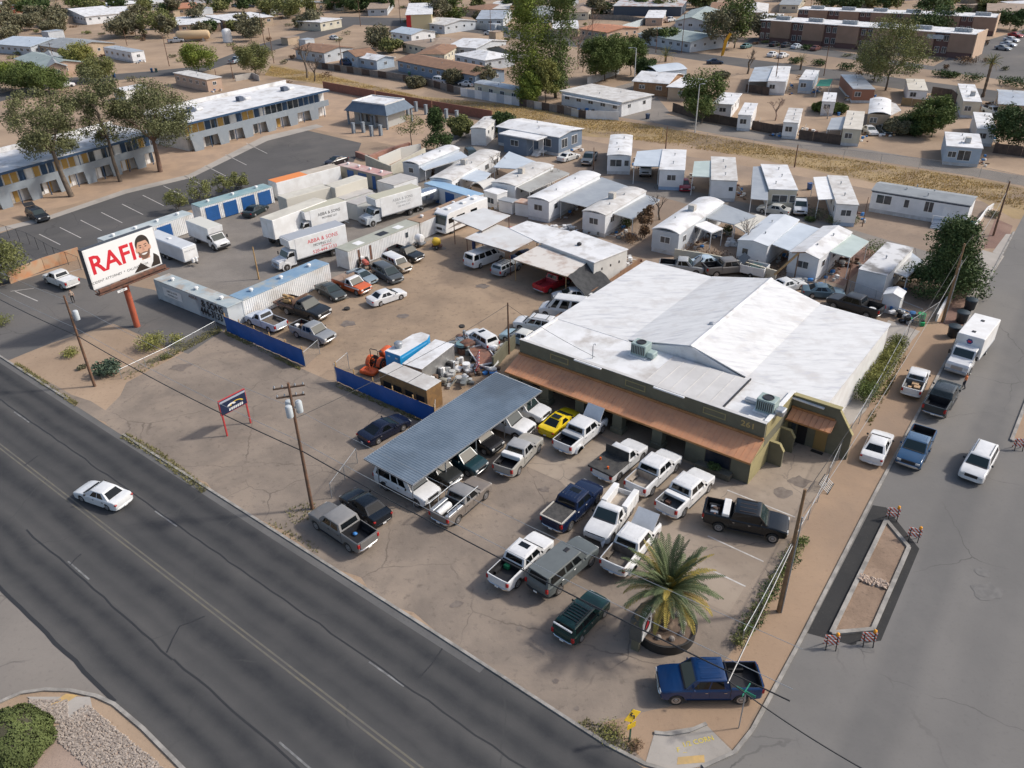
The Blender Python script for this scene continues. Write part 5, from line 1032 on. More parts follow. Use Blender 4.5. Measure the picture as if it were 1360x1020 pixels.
# machinery heap, trailer frame, cement mixer
def junk(name, label, cat, px, w, dpt, h, n, mats, rz=0, seed=1, big=.5, rodn=3):
    r2 = random.Random(seed); q = px if isinstance(px, Vector) else P(*px); t = T(name, label, cat, q, rz)
    for k in range(n):
        x = r2.uniform(-w/2, w/2); y = r2.uniform(-dpt/2, dpt/2); s1, s2, s3 = [r2.uniform(.15, big) for _ in range(3)]
        z0 = 0 if k < n*.6 else h*.35; top = min(h, z0+s3*(1.6 if k % 4 == 0 else 1))
        m = MB().cbox(-s1, s1, -s2, s2, 0, max(.12, top-z0), min(s1, s2)*.2) if k % 3 else MB().lathe([(s2*.4, 0), (s2, .03), (s2, max(.14, top-z0)), (s2*.3, max(.15, top-z0)+.02)], 10)
        o = ob('piece', m.mesh('piece', 40), mats[k % len(mats)], t, (x, y, z0), rot=(0, 0, r2.uniform(0, 3)))
    for k in range(rodn):
        a_ = (r2.uniform(-w/2, w/2), r2.uniform(-dpt/2, dpt/2), .05+r2.random()*h*.6); b2 = (r2.uniform(-w/2, w/2), r2.uniform(-dpt/2, dpt/2), .1+r2.random()*h)
        pt(t, 'rod', MB().bar(a_, b2, .06, .06), mats[k % len(mats)])
    return t
PALE = M('pale_scrap', (.5,.5,.48), (.4,.39,.37), rough=.7, scale=2)
t = junk('machinery_heap', 'heap of grey machinery with a tyre on top behind the white utility vehicle', 'machinery', (618,462), 3.2, 2.6, 2.2, 16, (STEEL, RUST, M('grey_machine', (.16,.17,.165), rough=.6), M('teal_machine', (.14,.24,.26))), YA, 3, .7, 5)
ob('tyre', cached(('tyre', .33), None), TYRE, t, (-.6, .3, 2.25), rot=(R(90), 0, 0))
junk('scrap_heap', 'low heap of grey blocks and boards behind the timber shed', 'scrap', (600,508), 3.4, 2.4, 1.1, 30, (PALE, M('grey_machine', (.16,.17,.165)), M('khaki_scrap', (.26,.25,.21)), STEEL), YA, 5, .38, 4)
t = T('flat_trailer', 'white framed flat trailer with rusty deck beside the workshop corner', 'trailer', P(641,478), YA-.55)
pt(t, 'deck', MB().box(-1.9, 1.9, -.95, .95, .5, .58), M('rusty_deck', (.25,.12,.08), (.20,.11,.08), scale=2))
for a_, b2 in (((-2, -1.0), (2, -1.0)), ((-2, 1.0), (2, 1.0)), ((-2, -1), (-2, 1)), ((2, -1), (2, 1)), ((2, -1), (3.1, 0)), ((2, 1), (3.1, 0))): pt(t, 'frame_bar', MB().bar((*a_, .62), (*b2, .62), .1, .14), WHITE)
wheels(t, [0], 1.3, .33, False)
t = T('barricade_stack', 'stack of red and white striped barricade boards by the carport', 'barricade', P(634,489), YA-.9)
for k in range(9): pt(t, 'stripe_board', MB().plate([(-1.5+k*.34, -.1, .5), (-1.22+k*.34, -.1, .5), (-1.22+k*.34, .25, 1.25), (-1.5+k*.34, .25, 1.25)], .05), (REDT, WHITE)[k % 2])
pt(t, 'support', MB().box(-1.4, 1.4, -.1, .3, 0, .5), RUST)
t = junk('appliance_pair', 'white cabinets standing at the workshop corner', 'cabinet', (663,470), 1.2, 1.6, 1.5, 5, (WHITE, PALE), YA, 9, .45, 0)
t = T('cement_mixer', 'yellow and white cement mixer beside the black old pickup', 'mixer', P(572,330), YA+.6); pt(t, 'drum', MB().lathe([(.2,-.55),(.55,-.3),(.6,.1),(.35,.6),(.3,.62)], 14, 'x', (.8, 0, 1.0)), M('yellow_machine', (.62,.40,.03), rough=.5), 40); pt(t, 'frame', MB().box(.2, 1.6, -.35, .35, .3, .45), RUST); wheels(t, [.9], .6, .3, False)
t = T('water_tank', 'white water tank trailer beside the cement mixer', 'tank', P(558,327), YA); pt(t, 'tank', MB().lathe([(.1,-.6),(.5,-.5),(.6,-.3),(.6,.3),(.5,.5),(.1,.6)], 14, 'x', (0, 0, 1.15)), WHITE, 40); pt(t, 'frame', MB().box(-.7, .7, -.5, .5, .4, .6), STEEL); wheels(t, [0], .75, .33, False)
t = T('small_tractor', 'faded red small tractor behind the blue-grey coupe', 'tractor', P(484,355), YA-.4); pt(t, 'hood', MB().cbox(0, 1.3, -.3, .3, .7, 1.2, .1), M('faded_red', (.45,.10,.07), rough=.6)); pt(t, 'seat', MB().cbox(-.7, -.3, -.25, .25, .9, 1.3, .05), WHITE); wheels(t, [-.6], .8, .55, False); wheels(t, [1.0], .6, .33, False)
# ---------------------------------------------------------------- dwellings
CREAMW = M('cream_siding', (.60,.55,.44), (.52,.48,.38), rough=.75, scale=.6, siding=.22)
TANW = M('tan_stucco', (.46,.36,.26), (.40,.31,.22), rough=.9, scale=.6)
PINKW = M('pink_stucco', (.50,.36,.27), (.45,.32,.24), rough=.9, scale=.5)
GREYW = M('pale_grey_siding', (.50,.53,.56), (.44,.47,.50), rough=.7, scale=.6, siding=.22)
BLUEW = M('blue_grey_siding', (.16,.21,.28), (.14,.185,.25), rough=.7, scale=.6, siding=.2)
BLUEP2 = M('pale_blue_siding', (.40,.48,.56), (.35,.42,.50), rough=.7, scale=.6, siding=.22)
BRICKW = M('brown_brick_wall', (.33,.19,.10), (.26,.15,.085), rough=.9, scale=3, siding=.09)
BROWNR = M('brown_shingle_roof', (.27,.155,.095), (.215,.125,.08), rough=.9, scale=.6, bump=.2, bscale=6)
TANR = M('tan_shingle_roof', (.33,.25,.19), (.27,.205,.155), rough=.9, scale=.5, bump=.2, bscale=6)
GREYR = M('grey_shingle_roof', (.29,.31,.32), (.24,.255,.265), rough=.85, scale=.5, bump=.15, bscale=6)
GRNR = M('grey_green_shingle_roof', (.30,.35,.34), (.25,.30,.29), rough=.85, scale=.5, bump=.15, bscale=6)
TERR = M('terracotta_roof', (.45,.20,.11), (.38,.165,.09), rough=.85, scale=.6)
METR = M('galvanised_roof_sheet', (.50,.53,.56), (.42,.45,.48), rough=.4, metal=.3, scale=.4, c3=(.33,.31,.29), s3=.3)
GRYAW = M('grey_awning_metal', (.36,.38,.40), (.42,.44,.45), rough=.45, metal=.3, scale=.5)
BLUAW = M('pale_blue_awning_metal', (.52,.57,.62), (.46,.51,.56), rough=.5, scale=.5)
SKIRT = M('skirting_white', (.58,.59,.60), (.46,.46,.46), rough=.7, scale=1.2)
GREENAW = M('pale_green_awning', (.46,.53,.50), (.40,.47,.44), rough=.5, scale=.5)
def win(t, x0, x1, z0, z1, side, L, W, frame=WHITE):
    """window with frame, sill and pane on a wall: side f(ront) b(ack) l(eft) r(ight)"""
    def bx(a0, a1, d0, d1, zz0, zz1):
        if side == 'f': return MB().box(a0, a1, -d1, -d0, zz0, zz1)
        if side == 'b': return MB().box(a0, a1, W+d0, W+d1, zz0, zz1)
        if side == 'l': return MB().box(-d1, -d0, a0, a1, zz0, zz1)
        return MB().box(L+d0, L+d1, a0, a1, zz0, zz1)
    o = pt(t, 'window', bx(x0-.07, x1+.07, -.01, .035, z0-.07, z1+.07), frame)
    pt(o, 'pane', bx(x0, x1, .03, .045, z0, z1), PANE)
    if x1-x0 > .9: pt(o, 'mullion', bx((x0+x1)/2-.03, (x0+x1)/2+.03, .03, .055, z0, z1), frame)
def cooler(t, x, y, z, s=1.0, mat=None):
    o = pt(t, 'swamp_cooler', MB().cbox(x-.45*s, x+.45*s, y-.45*s, y+.45*s, z, z+.95*s, .04), mat or M('cooler_beige', (.50,.47,.42), (.42,.39,.35), rough=.7, scale=2))
    pt(o, 'louvre', MB().box(x-.35*s, x+.35*s, y-.46*s, y-.455*s, z+.15, z+.8*s), GRYAW)
def roof_mb(L, W, z, kind, ov, rise):
    m = MB(); x0, x1, y0, y1 = -ov, L+ov, -ov, W+ov; th = .12
    if kind == 'flat': return m.cbox(x0, x1, y0, y1, z-.02, z+.14, .02)
    if kind == 'bow_x' or kind == 'gable_x':       # ridge along x
        n = 2 if kind == 'gable_x' else 8
        top = [(y0+(y1-y0)*k/n, z+.04+rise*(1-abs(2*k/n-1)**(1 if n == 2 else 2))) for k in range(n+1)]
        ring = lambda x: [(x, y, zz) for y, zz in top]+[(x, y, zz-th) for y, zz in reversed(top)]
        return m.loft([ring(x0), ring(x1)])
    if kind == 'bow_y' or kind == 'gable_y':
        n = 2 if kind == 'gable_y' else 8
        top = [(x0+(x1-x0)*k/n, z+.04+rise*(1-abs(2*k/n-1)**(1 if n == 2 else 2))) for k in range(n+1)]
        ring = lambda y: [(x, y, zz) for x, zz in top]+[(x, y, zz-th) for x, zz in reversed(top)]
        return m.loft([ring(y0), ring(y1)])
    if kind == 'hip':
        i = min(x1-x0, y1-y0)/2
        if x1-x0 > y1-y0: r0, r1 = (x0+i, (y0+y1)/2), (x1-i, (y0+y1)/2)
        else: r0, r1 = ((x0+x1)/2, y0+i), ((x0+x1)/2, y1-i)
        vs = [(x0,y0,z),(x1,y0,z),(x1,y1,z),(x0,y1,z),(*r0,z+rise),(*r1,z+rise)]
        fs = [(0,1,5,4),(2,3,4,5),(1,2,5),(3,0,4)] if x1-x0 > y1-y0 else [(1,2,5,4),(3,0,4,5),(0,1,4),(2,3,5)]
        return m.add(vs, fs+[(3,2,1,0)])
    if kind == 'shed': return m.loft([[(x, y0, z-.02), (x, y1, z+rise-.02), (x, y1, z+rise+.1), (x, y0, z+.1)] for x in (x0, x1)])
def dwelling(label, c0, c1, z, W=None, c2=None, wall=WSIDE, roof=WROOF, kind='bow_y', rise=.25, ov=.1, skirt=None, wins=(), door=None, name='mobile_home', cat='mobile home', cool=None, vents=2, trim=None, auto=True, steps=False, group=None):
    loc, rz, L, w2 = FR(c0, c1, z, c2); W = W or w2
    t = T(name, label, cat, loc, rz, group)
    pt(t, 'wall', MB().box(0, L, 0, W, .55 if skirt else 0, z), wall)
    if skirt: pt(t, 'skirting', MB().box(.04, L-.04, .04, W-.04, 0, .55), skirt)
    if kind.startswith('gable'):
        g_ = MB().loft([[(0 if kind == 'gable_x' else 0, 0, z), (0, W, z), (0, W/2, z+rise)], [(L, 0, z), (L, W, z), (L, W/2, z+rise)]]) if kind == 'gable_x' else MB().loft([[(0, 0, z), (L, 0, z), (L/2, 0, z+rise)], [(0, W, z), (L, W, z), (L/2, W, z+rise)]])
        pt(t, 'gable', g_, wall)
    pt(t, 'roof', roof_mb(L, W, z, kind, ov, rise), roof, 25 if kind.startswith('bow') else None)
    if trim: 
        pt(t, 'trim_band', MB().box(-.015, L+.015, -.02, W+.015, z-.28, z-.14), trim)
    zz = z-.75
    if auto:
        n = max(1, int(L/3.2)); ww = min(1.3, L/n*.5)
        for k in range(n):
            xx = L*(k+.5)/n
            if door is not None and abs(xx-door) < 1.3: continue
            win(t, xx-ww/2, xx+ww/2, zz-.8, zz, 'f', L, W)
        for sd_ in ('l', 'r'):
            n = max(1, int(W/3.4))
            for k in range(n): yy = W*(k+.5)/n; win(t, yy-.45, yy+.45, zz-.75, zz, sd_, L, W)
    for a in wins: win(t, *a, L, W)
    if door is not None:
        o = pt(t, 'door', MB().box(door-.45, door+.45, -.05, .01, .55 if skirt else .05, 2.5 if skirt else 2.1), WHITE); pt(o, 'handle', MB().box(door+.28, door+.36, -.08, -.05, 1.4, 1.46), STEEL)
        if skirt or steps:
            for k in range(3): pt(t, 'step', MB().box(door-.6, door+.6, -.35*(3-k)-.05, -.05, .18*k, .18*(k+1)), WOOD)
    if name == 'mobile_home':
        big = max(L, W)
        for k in range(1, int(big/2.6)):                # lapped roof joints
            if W >= L: pt(t, 'roof_joint', MB().box(-.02, L+.02, k*2.6, k*2.6+.05, z+.02, z+.06), GRYAW)
            elif kind == 'flat': pt(t, 'roof_joint', MB().box(k*2.6, k*2.6+.05, -.02, W+.02, z+.12, z+.16), GRYAW)
        dd = Matrix.Rotation(rz, 3, 'Z') @ Vector((L+1.0, W*.4, 0))
        junk('clutter_heap', 'clutter by the '+label, 'clutter', loc+dd, 1.4, W*.7, .9, 9, (PALE, RUST, WOOD, M('blue_drum', (.03,.14,.35)), WHITE), rz, len(label), .3, 2)
    if cool: cooler(t, L*cool[0], W*cool[1], z+rise*.6+.02, 1.0)
    for k in range(vents):
        o = pt(t, 'roof_vent', MB().lathe([(.07, 0), (.07, .3), (.13, .32), (.11, .42), (.02, .45)], 8), STEEL); o.location = (L*(.3+.4*rng.random()), W*(k+.7)/(vents+.5), z+rise*.5)
    return t
def awning(label, cs, z, mat, dz=-.25, posts=WHITE, name='awning'): return canopy(label, cs, z, mat, posts, dz, name, True, 'awning', .06)
# --- trailer park below the wash
dwelling('long silver-white trailer with rounded roof at the storage yard corner', (556,219), (610,197), 2.9, 3.4, kind='bow_x', roof=WROOF, wall=GREYW, rise=.35, skirt=SKIRT)
awning('pale awning along the long silver-white trailer', [(563,226), (622,208), (612,199), (556,219)], 2.6, BLUAW)
dwelling('white trailer with evaporative cooler behind the pale blue storage roof', (600,240), (664,202), 2.9, 3.9, kind='bow_x', skirt=SKIRT, cool=(.45,.5), roof=WROOF2)
dwelling('barn-shaped garden shed with tan end beside the white trailer', (626,247), (643,252), 1.9, 3.2, wall=M('tan_shed', (.40,.29,.20)), roof=M('pale_shed_roof', (.58,.56,.52)), kind='bow_y', rise=.8, auto=False, vents=0, name='garden_shed', cat='shed')
awning('grey awning over the patio by the barn-shaped shed', [(612,237), (640,243), (652,228), (630,222)], 2.6, BLUAW)
dwelling('white trailer with rusty-stained roof and beige cooler', (655,241), (684,247), 3.0, c2=(735,220), kind='bow_y', skirt=SKIRT, cool=(.5,.45), roof=WROOF2)
awning('weathered grey awning on posts beside the stained trailer', [(685,248), (702,255), (757,228), (737,221)], 2.7, M('weathered_awning', (.36,.36,.34), (.30,.29,.27), scale=.5))
awning('wide pale blue awning behind the bare tree', [(655,222), (684,224), (713,213), (676,199)], 2.9, BLUAW)
dwelling('white trailer with smooth roof beside the repair building', (702,262), (729,268), 3.2, c2=(797,232), kind='bow_y', rise=.3, skirt=SKIRT)
awning('wide grey and blue carport roof between two white trailers', [(742,266), (779,275), (834,245), (799,233)], 2.8, GRYAW)
dwelling('white trailer with tall beige cooler next to the brown cypress', (774,280), (804,286), 3.2, c2=(858,254), kind='bow_y', rise=.3, skirt=SKIRT, cool=(.35,.5), roof=WROOF2)
awning('grey awning along the trailer with the tall cooler', [(812,283), (840,291), (877,263), (857,256)], 2.8, GRYAW)
# double-wide
t = dwelling('blue-grey double-wide home with white roof and porch', (661,168), (742,182), 3.5, c2=(772,170.6), kind='gable_x', rise=.5, ov=.3, wall=BLUEW, roof=WROOF, skirt=SKIRT, auto=False, vents=2, wins=((7.4,8.9,1.6,2.7,'f'),(10.2,12.6,1.5,2.8,'f'),(1.0,2.7,1.3,2.8,'r'),(4.2,5.9,1.3,2.8,'r')))
L_ = FR((661,168), (742,182), 3.5)[2]
pt(t, 'projecting_room', MB().box(L_*.28, L_*.66, -3.2, 0, 0, 3.2), BLUEW); pt(t, 'projecting_roof', MB().cbox(L_*.22, L_*.84, -3.6, .1, 3.2, 3.4, .03), WROOF); win(t, L_*.40, L_*.52, 1.5, 2.5, 'f', L_, 1)
for o in list(t.children): 
    if o.name.startswith('window') and abs(o.bound_box[0][0]-(L_*.40-.07)) < .02: o.location.y = -3.2
pt(t, 'porch_door', MB().box(L_*.68, L_*.75, -.06, 0, .7, 2.7), WHITE)
for k in range(4): pt(t, 'porch_step', MB().box(L_*.68, L_*.78, -1.0-.35*(4-k), -1.0, .17*k, .17*(k+1)), WHITE)
pt(t, 'porch_deck', MB().box(L_*.66, L_*.82, -1.3, -.02, .5, .7), WHITE)
for x in (.66, .82): 
    pt(t, 'porch_post', MB().box(L_*x, L_*x+.1, -1.35, -1.25, 0, 3.2), WHITE); pt(t, 'porch_rail', MB().bar((L_*x+.05, -1.3, 1.6), (L_*x+.05, -2.6, .9), .06, .06), WHITE)
# fifth wheel
t = dwelling('white travel trailer parked behind the blue-grey home', (629,167), (645,171), 3.2, c2=(662,156), kind='bow_y', rise=.15, wall=WHITE, roof=WROOF2, auto=False, vents=2, wins=((1.5,2.3,1.9,2.5,'r'),(4.2,5.4,1.9,2.5,'r')), name='camper_trailer', cat='camper')
dwelling('white trailer with dark end window opposite the silver sedan', (807,206), (838,207), 3.2, c2=(840,180), kind='bow_y', rise=.2, skirt=SKIRT, auto=False, wins=((.5,2.4,1.4,2.5,'f'),(2.9,3.6,1.5,2.4,'f')), vents=3)
dwelling('white trailer with blue skirting between two carports', (876,226), (909,227), 3.2, c2=(911,200), kind='flat', skirt=M('blue_skirting', (.30,.42,.58), (.36,.46,.60)), roof=WROOF, vents=2)
awning('pale metal carport over the white pickup', [(841,220), (876,221), (880,199), (846,202)], 3.1, BLUAW, .15)
dwelling('white trailer with closed front awning and storage carport', (945,240), (979,241), 3.2, c2=(976,210), kind='flat', skirt=SKIRT, roof=WROOF2, auto=False, wins=((2.7,3.3,1.7,2.3,'f'),), vents=3)
awning('pale green carport beside the closed-awning trailer', [(919,234), (945,235), (946,214), (922,215)], 3.1, GREENAW, .1)
t = dwelling('white trailer with cream end and wide window by the silver sedan', (1022,253), (1059,253), 3.2, c2=(1045,220), kind='flat', wall=CREAMW, skirt=SKIRT, roof=WROOF, auto=False, wins=((.6,2.7,1.4,2.4,'f'),(3.1,3.8,1.4,2.4,'f')), vents=3)
awning('grey porch roof beside the cream-ended trailer', [(997,264), (1020,266), (1021,221), (1000,222)], 2.9, GRYAW, .1)
dwelling('white trailer with awning and clipped shrubs before it', (1110,267), (1140,273), 3.1, c2=(1125,235), kind='flat', wall=WHITE, roof=WROOF2, skirt=M('pale_blue_skirt', (.36,.44,.55)), auto=True, vents=2)
awning('white carport roof beside the shrub-fronted trailer', [(1087,265), (1110,264), (1101,235), (1080,236)], 3.0, WHITE, .1)
t = dwelling('long white home with grey roof, dark trim and front steps', (1159,252.5), (1289,273), 3.2, c2=(1296,261), kind='gable_x', rise=.45, ov=.15, roof=GREYR, skirt=SKIRT, auto=False, door=10.2, vents=4, trim=M('navy_trim', (.02,.03,.06)), wins=((.8,2.8,1.5,2.7,'f'),(4.6,5.2,1.5,2.6,'f'),(7.3,8.4,1.4,2.8,'f')))
pt(t, 'porch_deck', MB().box(8.9, 11.4, -1.8, -.06, .5, .62), GREYW)
for x in (8.9, 10.1, 11.3): pt(t, 'porch_rail', MB().box(x, x+.1, -1.8, -1.7, .62, 1.6), WHITE)
pt(t, 'porch_rail', MB().box(8.9, 11.4, -1.82, -1.76, 1.55, 1.63), WHITE)
for k in range(3): pt(t, 'step', MB().box(9.0, 10.6, -1.8-.3*(3-k), -1.8, .16*k, .16*(k+1)), GREYW)
dwelling('white trailer with bowed roof and grey cooler behind the workshop', (868,303), (902,311), 3.1, c2=(961,269), kind='bow_y', rise=.45, skirt=SKIRT, cool=(.5,.55), wall=GREYW)
awning('white porch awning beside the bowed trailer', [(922,299), (945,309), (961,301), (938,291)], 2.7, WHITE)
awning('grey flat patio roof behind the bare white tree', [(938,289), (975,298), (1005,287), (962,271)], 2.7, GRYAW, 0)
awning('cream patio roof beside the grey flat patio roof', [(975,299), (990,308), (1024,290), (1005,284)], 2.6, M('cream_patio', (.58,.55,.48)), 0)
dwelling('white gable trailer with small dark end window behind the ivy wall', (980.5,319), (1020,327), 3.0, c2=(1061,292), kind='gable_y', rise=.35, skirt=SKIRT, roof=M('blue_white_roof', (.58,.61,.64), (.52,.55,.58), rough=.5, scale=.5), auto=False, wins=((.7,1.4,1.4,2.1,'f'),))
awning('pale grey carport roof between two gable trailers', [(1022,323), (1049,333), (1089,301), (1062,293)], 2.9, BLUAW)
dwelling('white gable trailer with patio beside the green-roofed carport', (1049,335), (1088,344), 3.1, c2=(1131,308.5), kind='gable_y', rise=.5, skirt=SKIRT)
t = awning('pale green carport roof over a patio of furniture', [(1102,334), (1129,342), (1155,318), (1131,308)], 2.9, GREENAW)
dwelling('white trailer with worn black-patched roof by the pine', (1141,358), (1177.5,367), 3.0, c2=(1213,330), kind='flat', ov=.05, roof=M('black_patched_roof', (.62,.62,.62), (.22,.21,.20), rough=.85, scale=.35, lo=.5, hi=.64), auto=False, wins=((3.2,4.0,1.5,2.3,'r'),), vents=1)
awning('low patio cover beside the worn-roofed trailer', [(1182,360), (1205,368), (1228,345), (1212,333)], 2.3, METR)
dwelling('small white metal garden shed behind the black pickup', (1174,391), (1197,396), 2.1, 2.0, wall=WHITE, roof=WHITE, kind='gable_y', rise=.4, auto=False, vents=0, name='garden_shed', cat='shed')
# sheds in the alley
for i, (a, b2, w2, z, lab) in enumerate((((643,254),(660,259),2.2,2.3,'white utility shed with small window behind the canopies'), ((662,266),(680,270),1.6,1.7,'low grey utility shed beside the white utility shed'), ((684,269),(701,272),1.8,1.9,'small rusty-roofed shed against the smooth-roofed trailer'))):
    dwelling(lab, a, b2, z, w2, wall=WHITE, roof=(WHITE, GRYAW, M('rust_roof', (.45,.25,.16), (.5,.4,.33), scale=1))[i], kind='flat', auto=i == 0, vents=0, name='garden_shed', cat='shed')
# --- trailers beyond the wash
up = (
 ('narrow white trailer end-on to the lane beside the bare bush', (981,152), (998,154), 3.0, (1006,138), WHITE, WROOF, 'flat'),
 ('narrow white trailer end-on to the lane beside a timber gate', (1041,162), (1060,164), 3.0, (1066,145), WHITE, WROOF2, 'flat'),
 ('cream trailer with brown front and pale skirting on the lane', (1120,171), (1144,173), 3.0, (1148,149), CREAMW, M('cream_roof', (.60,.56,.49), (.52,.48,.41), scale=.6), 'flat'),
 ('trailer with smooth white bowed roof and brick front', (1153.5,152), (1182.5,153), 3.0, (1183,133), TANW, WROOF, 'bow_y'),
 ('tall white and tan trailer backing on the far street', (1280,135), (1303.5,136), 3.2, (1294,113), CREAMW, WROOF, 'flat'),
 ('white trailer half hidden by the dark round tree', (1298,171), (1323,173), 3.0, (1316,151), WHITE, WROOF, 'flat'),
 ('white and blue trailer with big tinted end windows', (1257.5,195.5), (1305,198), 3.1, (1300,179), BLUEP2, WROOF, 'flat'),
 ('white trailer with blue-roofed side porch by the far street', (1020,108), (1044,109), 3.0, (1050,89), WHITE, WROOF, 'flat'),
 ('white trailer with blue shutters beside the green canopy', (1061.5,106), (1080,107), 3.0, (1088,94), BLUEP2, WROOF, 'flat'),
 ('long trailer with dented grey metal roof and brick end', (1134,119), (1162,119), 2.9, (1143,100), M('brick_end', (.30,.14,.09)), METR, 'flat'),
 ('small cream trailer with blue awning beside the cottonwood', (1207,121), (1232,121), 2.7, (1227,106), WHITE, M('cream_roof', (.60,.56,.49)), 'flat'),
 ('white camper with roof hatch behind the pale tree trunk', (1092,135), (1109,136), 2.8, (1111,124), WHITE, WROOF, 'flat'),
)
for lab, a, b2, z, c2, wm, rm, kd in up:
    t = dwelling(lab, a, b2, z, c2=c2, wall=wm, roof=rm, kind=kd, rise=.5 if kd == 'bow_y' else .2, skirt=SKIRT, auto=False, wins=((.5, 1.7, 1.4, 2.3, 'f'), (1.0, 1.9, 1.5, 2.3, 'r')), cool=(.6, .3) if 'tinted' in lab or 'tall white' in lab else None, vents=3)
    if 'tinted' in lab: win(t, 2.0, 3.9, 1.0, 2.6, 'f', 6, 5)
awning('blue-edged porch roof on posts beside the far white trailer', [(994,108), (1020,108), (1027,88), (1002,90)], 2.7, METR, .1)
awning('grey awning tilted beside the cream trailer', [(1098,172), (1118,172), (1124,156), (1104,158)], 2.4, GRYAW, .2)
awning('green shade canopy between two far trailers', [(1084,114), (1102,114), (1106,106), (1089,107)], 2.5, M('green_canopy', (.02,.20,.14)), .2)
awning('white side porch of the bowed trailer', [(1183,153), (1197,146), (1190,136), (1183,134)], 2.6, WROOF2, -.2)
# --- houses and others farther off
def hs(label, c0, c1, z, c2, wall, roof, kind, rise=1.0, **k):
    return dwelling(label, c0, c1, z, c2=c2, wall=wall, roof=roof, kind=kind, rise=rise, ov=.4, name='house', cat='house', **k)
hs('brown brick house with white gable roof and bins beside it', (845,106), (887,111), 3.0, (908,99), BRICKW, WROOF, 'gable_x', 1.3, cool=None)
hs('small tan house with white roof beside the brick house', (893,112), (923,118), 2.8, (940,106), TANW, WROOF, 'flat', .2)
hs('white-roofed house behind the dark green tree', (953,133), (972,139), 2.8, (983,125), WSIDE, WROOF, 'flat', .2)
t = hs('white trailer house with patched roof and cluttered porch on the wash', (746,121), (826,136), 3.0, (830,120), WSIDE, WROOF2, 'flat', .2)
awning('white porch roof over the clutter at the patched house', [(747,126), (822,140), (826,136), (750,121)], 2.6, WROOF)
hs('small peach house with terracotta roof behind the mesquites', (770,38), (806,43), 2.8, (817,33), PINKW, TERR, 'gable_x', .9)
hs('long grey ranch house with pale siding and round shrubs', (848,45), (917,56), 2.9, (935,44), GREYW, GRNR, 'gable_x', 1.2)
hs('pale green gabled house behind the grey ranch house', (903,24), (938,29), 3.2, (957,14), GREYW, GRNR, 'gable_y', 1.4)
hs('long blue-grey house with brown shingle roof above the wash', (528,80), (631,100), 2.9, (642,88), M('blue_grey_wall', (.22,.28,.36), (.19,.245,.32), rough=.8), BROWNR, 'gable_x', 1.1)
hs('small pale blue gable house with brown roof on the drive', (455,70), (473,75), 3.0, (455,60), BLUEP2, BROWNR, 'gable_y', 1.2)
hs('small garage with white roof between two parked cars', (475,76), (500,80), 2.6, (510,74), BLUEP2, WROOF, 'gable_x', .8)
hs('brown-roofed house behind the bare trees of the wash', (392,65), (430,70), 2.9, (442,60), GREYW, BROWNR, 'gable_x', 1.0)
hs('white house with pale blue gable roof by the far bend', (519,42), (546,46), 3.0, (552,38), WSIDE, M('pale_blue_roof', (.46,.52,.58), (.40,.46,.52), scale=.5), 'gable_x', 1.1)
hs('cream house with brown roof and rooftop coolers', (534,56), (572,64), 2.8, (596,50), CREAMW, TANR, 'hip', 1.1, cool=(.6,.3))
hs('cream house with tan roof and green fascia', (560,68), (590,72), 2.8, (610,60), CREAMW, BROWNR, 'hip', 1.0)
hs('house with broad white hip roof beside the poplars', (604,72), (644,80), 2.8, (672,72), GREYW, WROOF, 'hip', 1.2)
hs('second white-roofed house with long low roof near the poplars', (600,60), (632,64), 2.8, (672,54), GREYW, WROOF, 'gable_x', 1.2)
hs('dark tan-roofed house squeezed behind the white hip roof', (648,64), (680,70), 2.8, (686,60), M('dark_wall', (.20,.20,.18)), TANR, 'gable_y', 1.2)
dwelling('cream trailer with grey bowed roof beside the poplars', (630,110), (690,121), 3.0, 4.0, wall=CREAMW, roof=METR, kind='bow_x', rise=.3)
dwelling('white trailer with porch near the bare desert bushes', (137,63), (174,70), 3.0, c2=(193,68), wall=WSIDE, roof=METR, kind='flat', skirt=SKIRT)
dwelling('pinkish trailer with flat white roof behind the motel', (231,97), (274,106), 3.0, c2=(290,102), wall=PINKW, roof=WROOF2, kind='flat', ov=.25)
hs('L-shaped grey-roofed house with pink gable', (62,91), (88,88), 2.8, (78,72), PINKW, GREYR, 'gable_y', 1.3)
hs('long grey-green roofed wing running behind the L-shaped house', (20,78), (60,90), 2.8, (78,74), PINKW, GRNR, 'gable_x', 1.3)
hs('grey gabled house beside the white trailer with porch', (52,60), (92,66), 2.8, (112,52), TANW, GREYR, 'gable_x', 1.4)
hs('pale roofed house at the end of the grey row', (-10,58), (40,62), 2.8, (62,50), GREYW, M('pale_blue_roof', (.46,.52,.58)), 'gable_x', 1.3)
hs('white two-level house with steep front roof and dark windows', (73,14), (113,22), 3.2, (106,8), WSIDE, WROOF, 'gable_y', 1.8)
hs('white roofed orange-yellow shed house beyond the dirt field', (147,16), (170,15), 2.8, (168,8), M('orange_wall', (.55,.34,.14)), WROOF, 'gable_x', .8)
hs('red-walled house with white roof at the far corner', (-10,8), (32,7), 3.0, (30,1), M('red_wall', (.35,.10,.05)), WROOF2, 'gable_x', .9)
hs('house with orange tile roof beyond the gas yard', (232,10), (262,10), 2.8, (258,3), TANW, TERR, 'gable_x', 1.0)
hs('low white-roofed house with pink block wall beyond the gas yard', (236,31), (292,30), 2.8, (285,20), PINKW, WROOF, 'flat', .2)
hs('long low house with white roof and dark porch', (302,28), (362,22), 3.1, (355,14), TANW, WROOF, 'flat', .2)
hs('cream block house with flat white roof by the far street', (425,30), (453,25), 3.0, (448,19), CREAMW, WROOF, 'flat', .2)
hs('white-roofed bungalow beside the orange tile roof', (196,6), (225,4), 2.8, (226,-2), WSIDE, WROOF2, 'gable_x', .9)
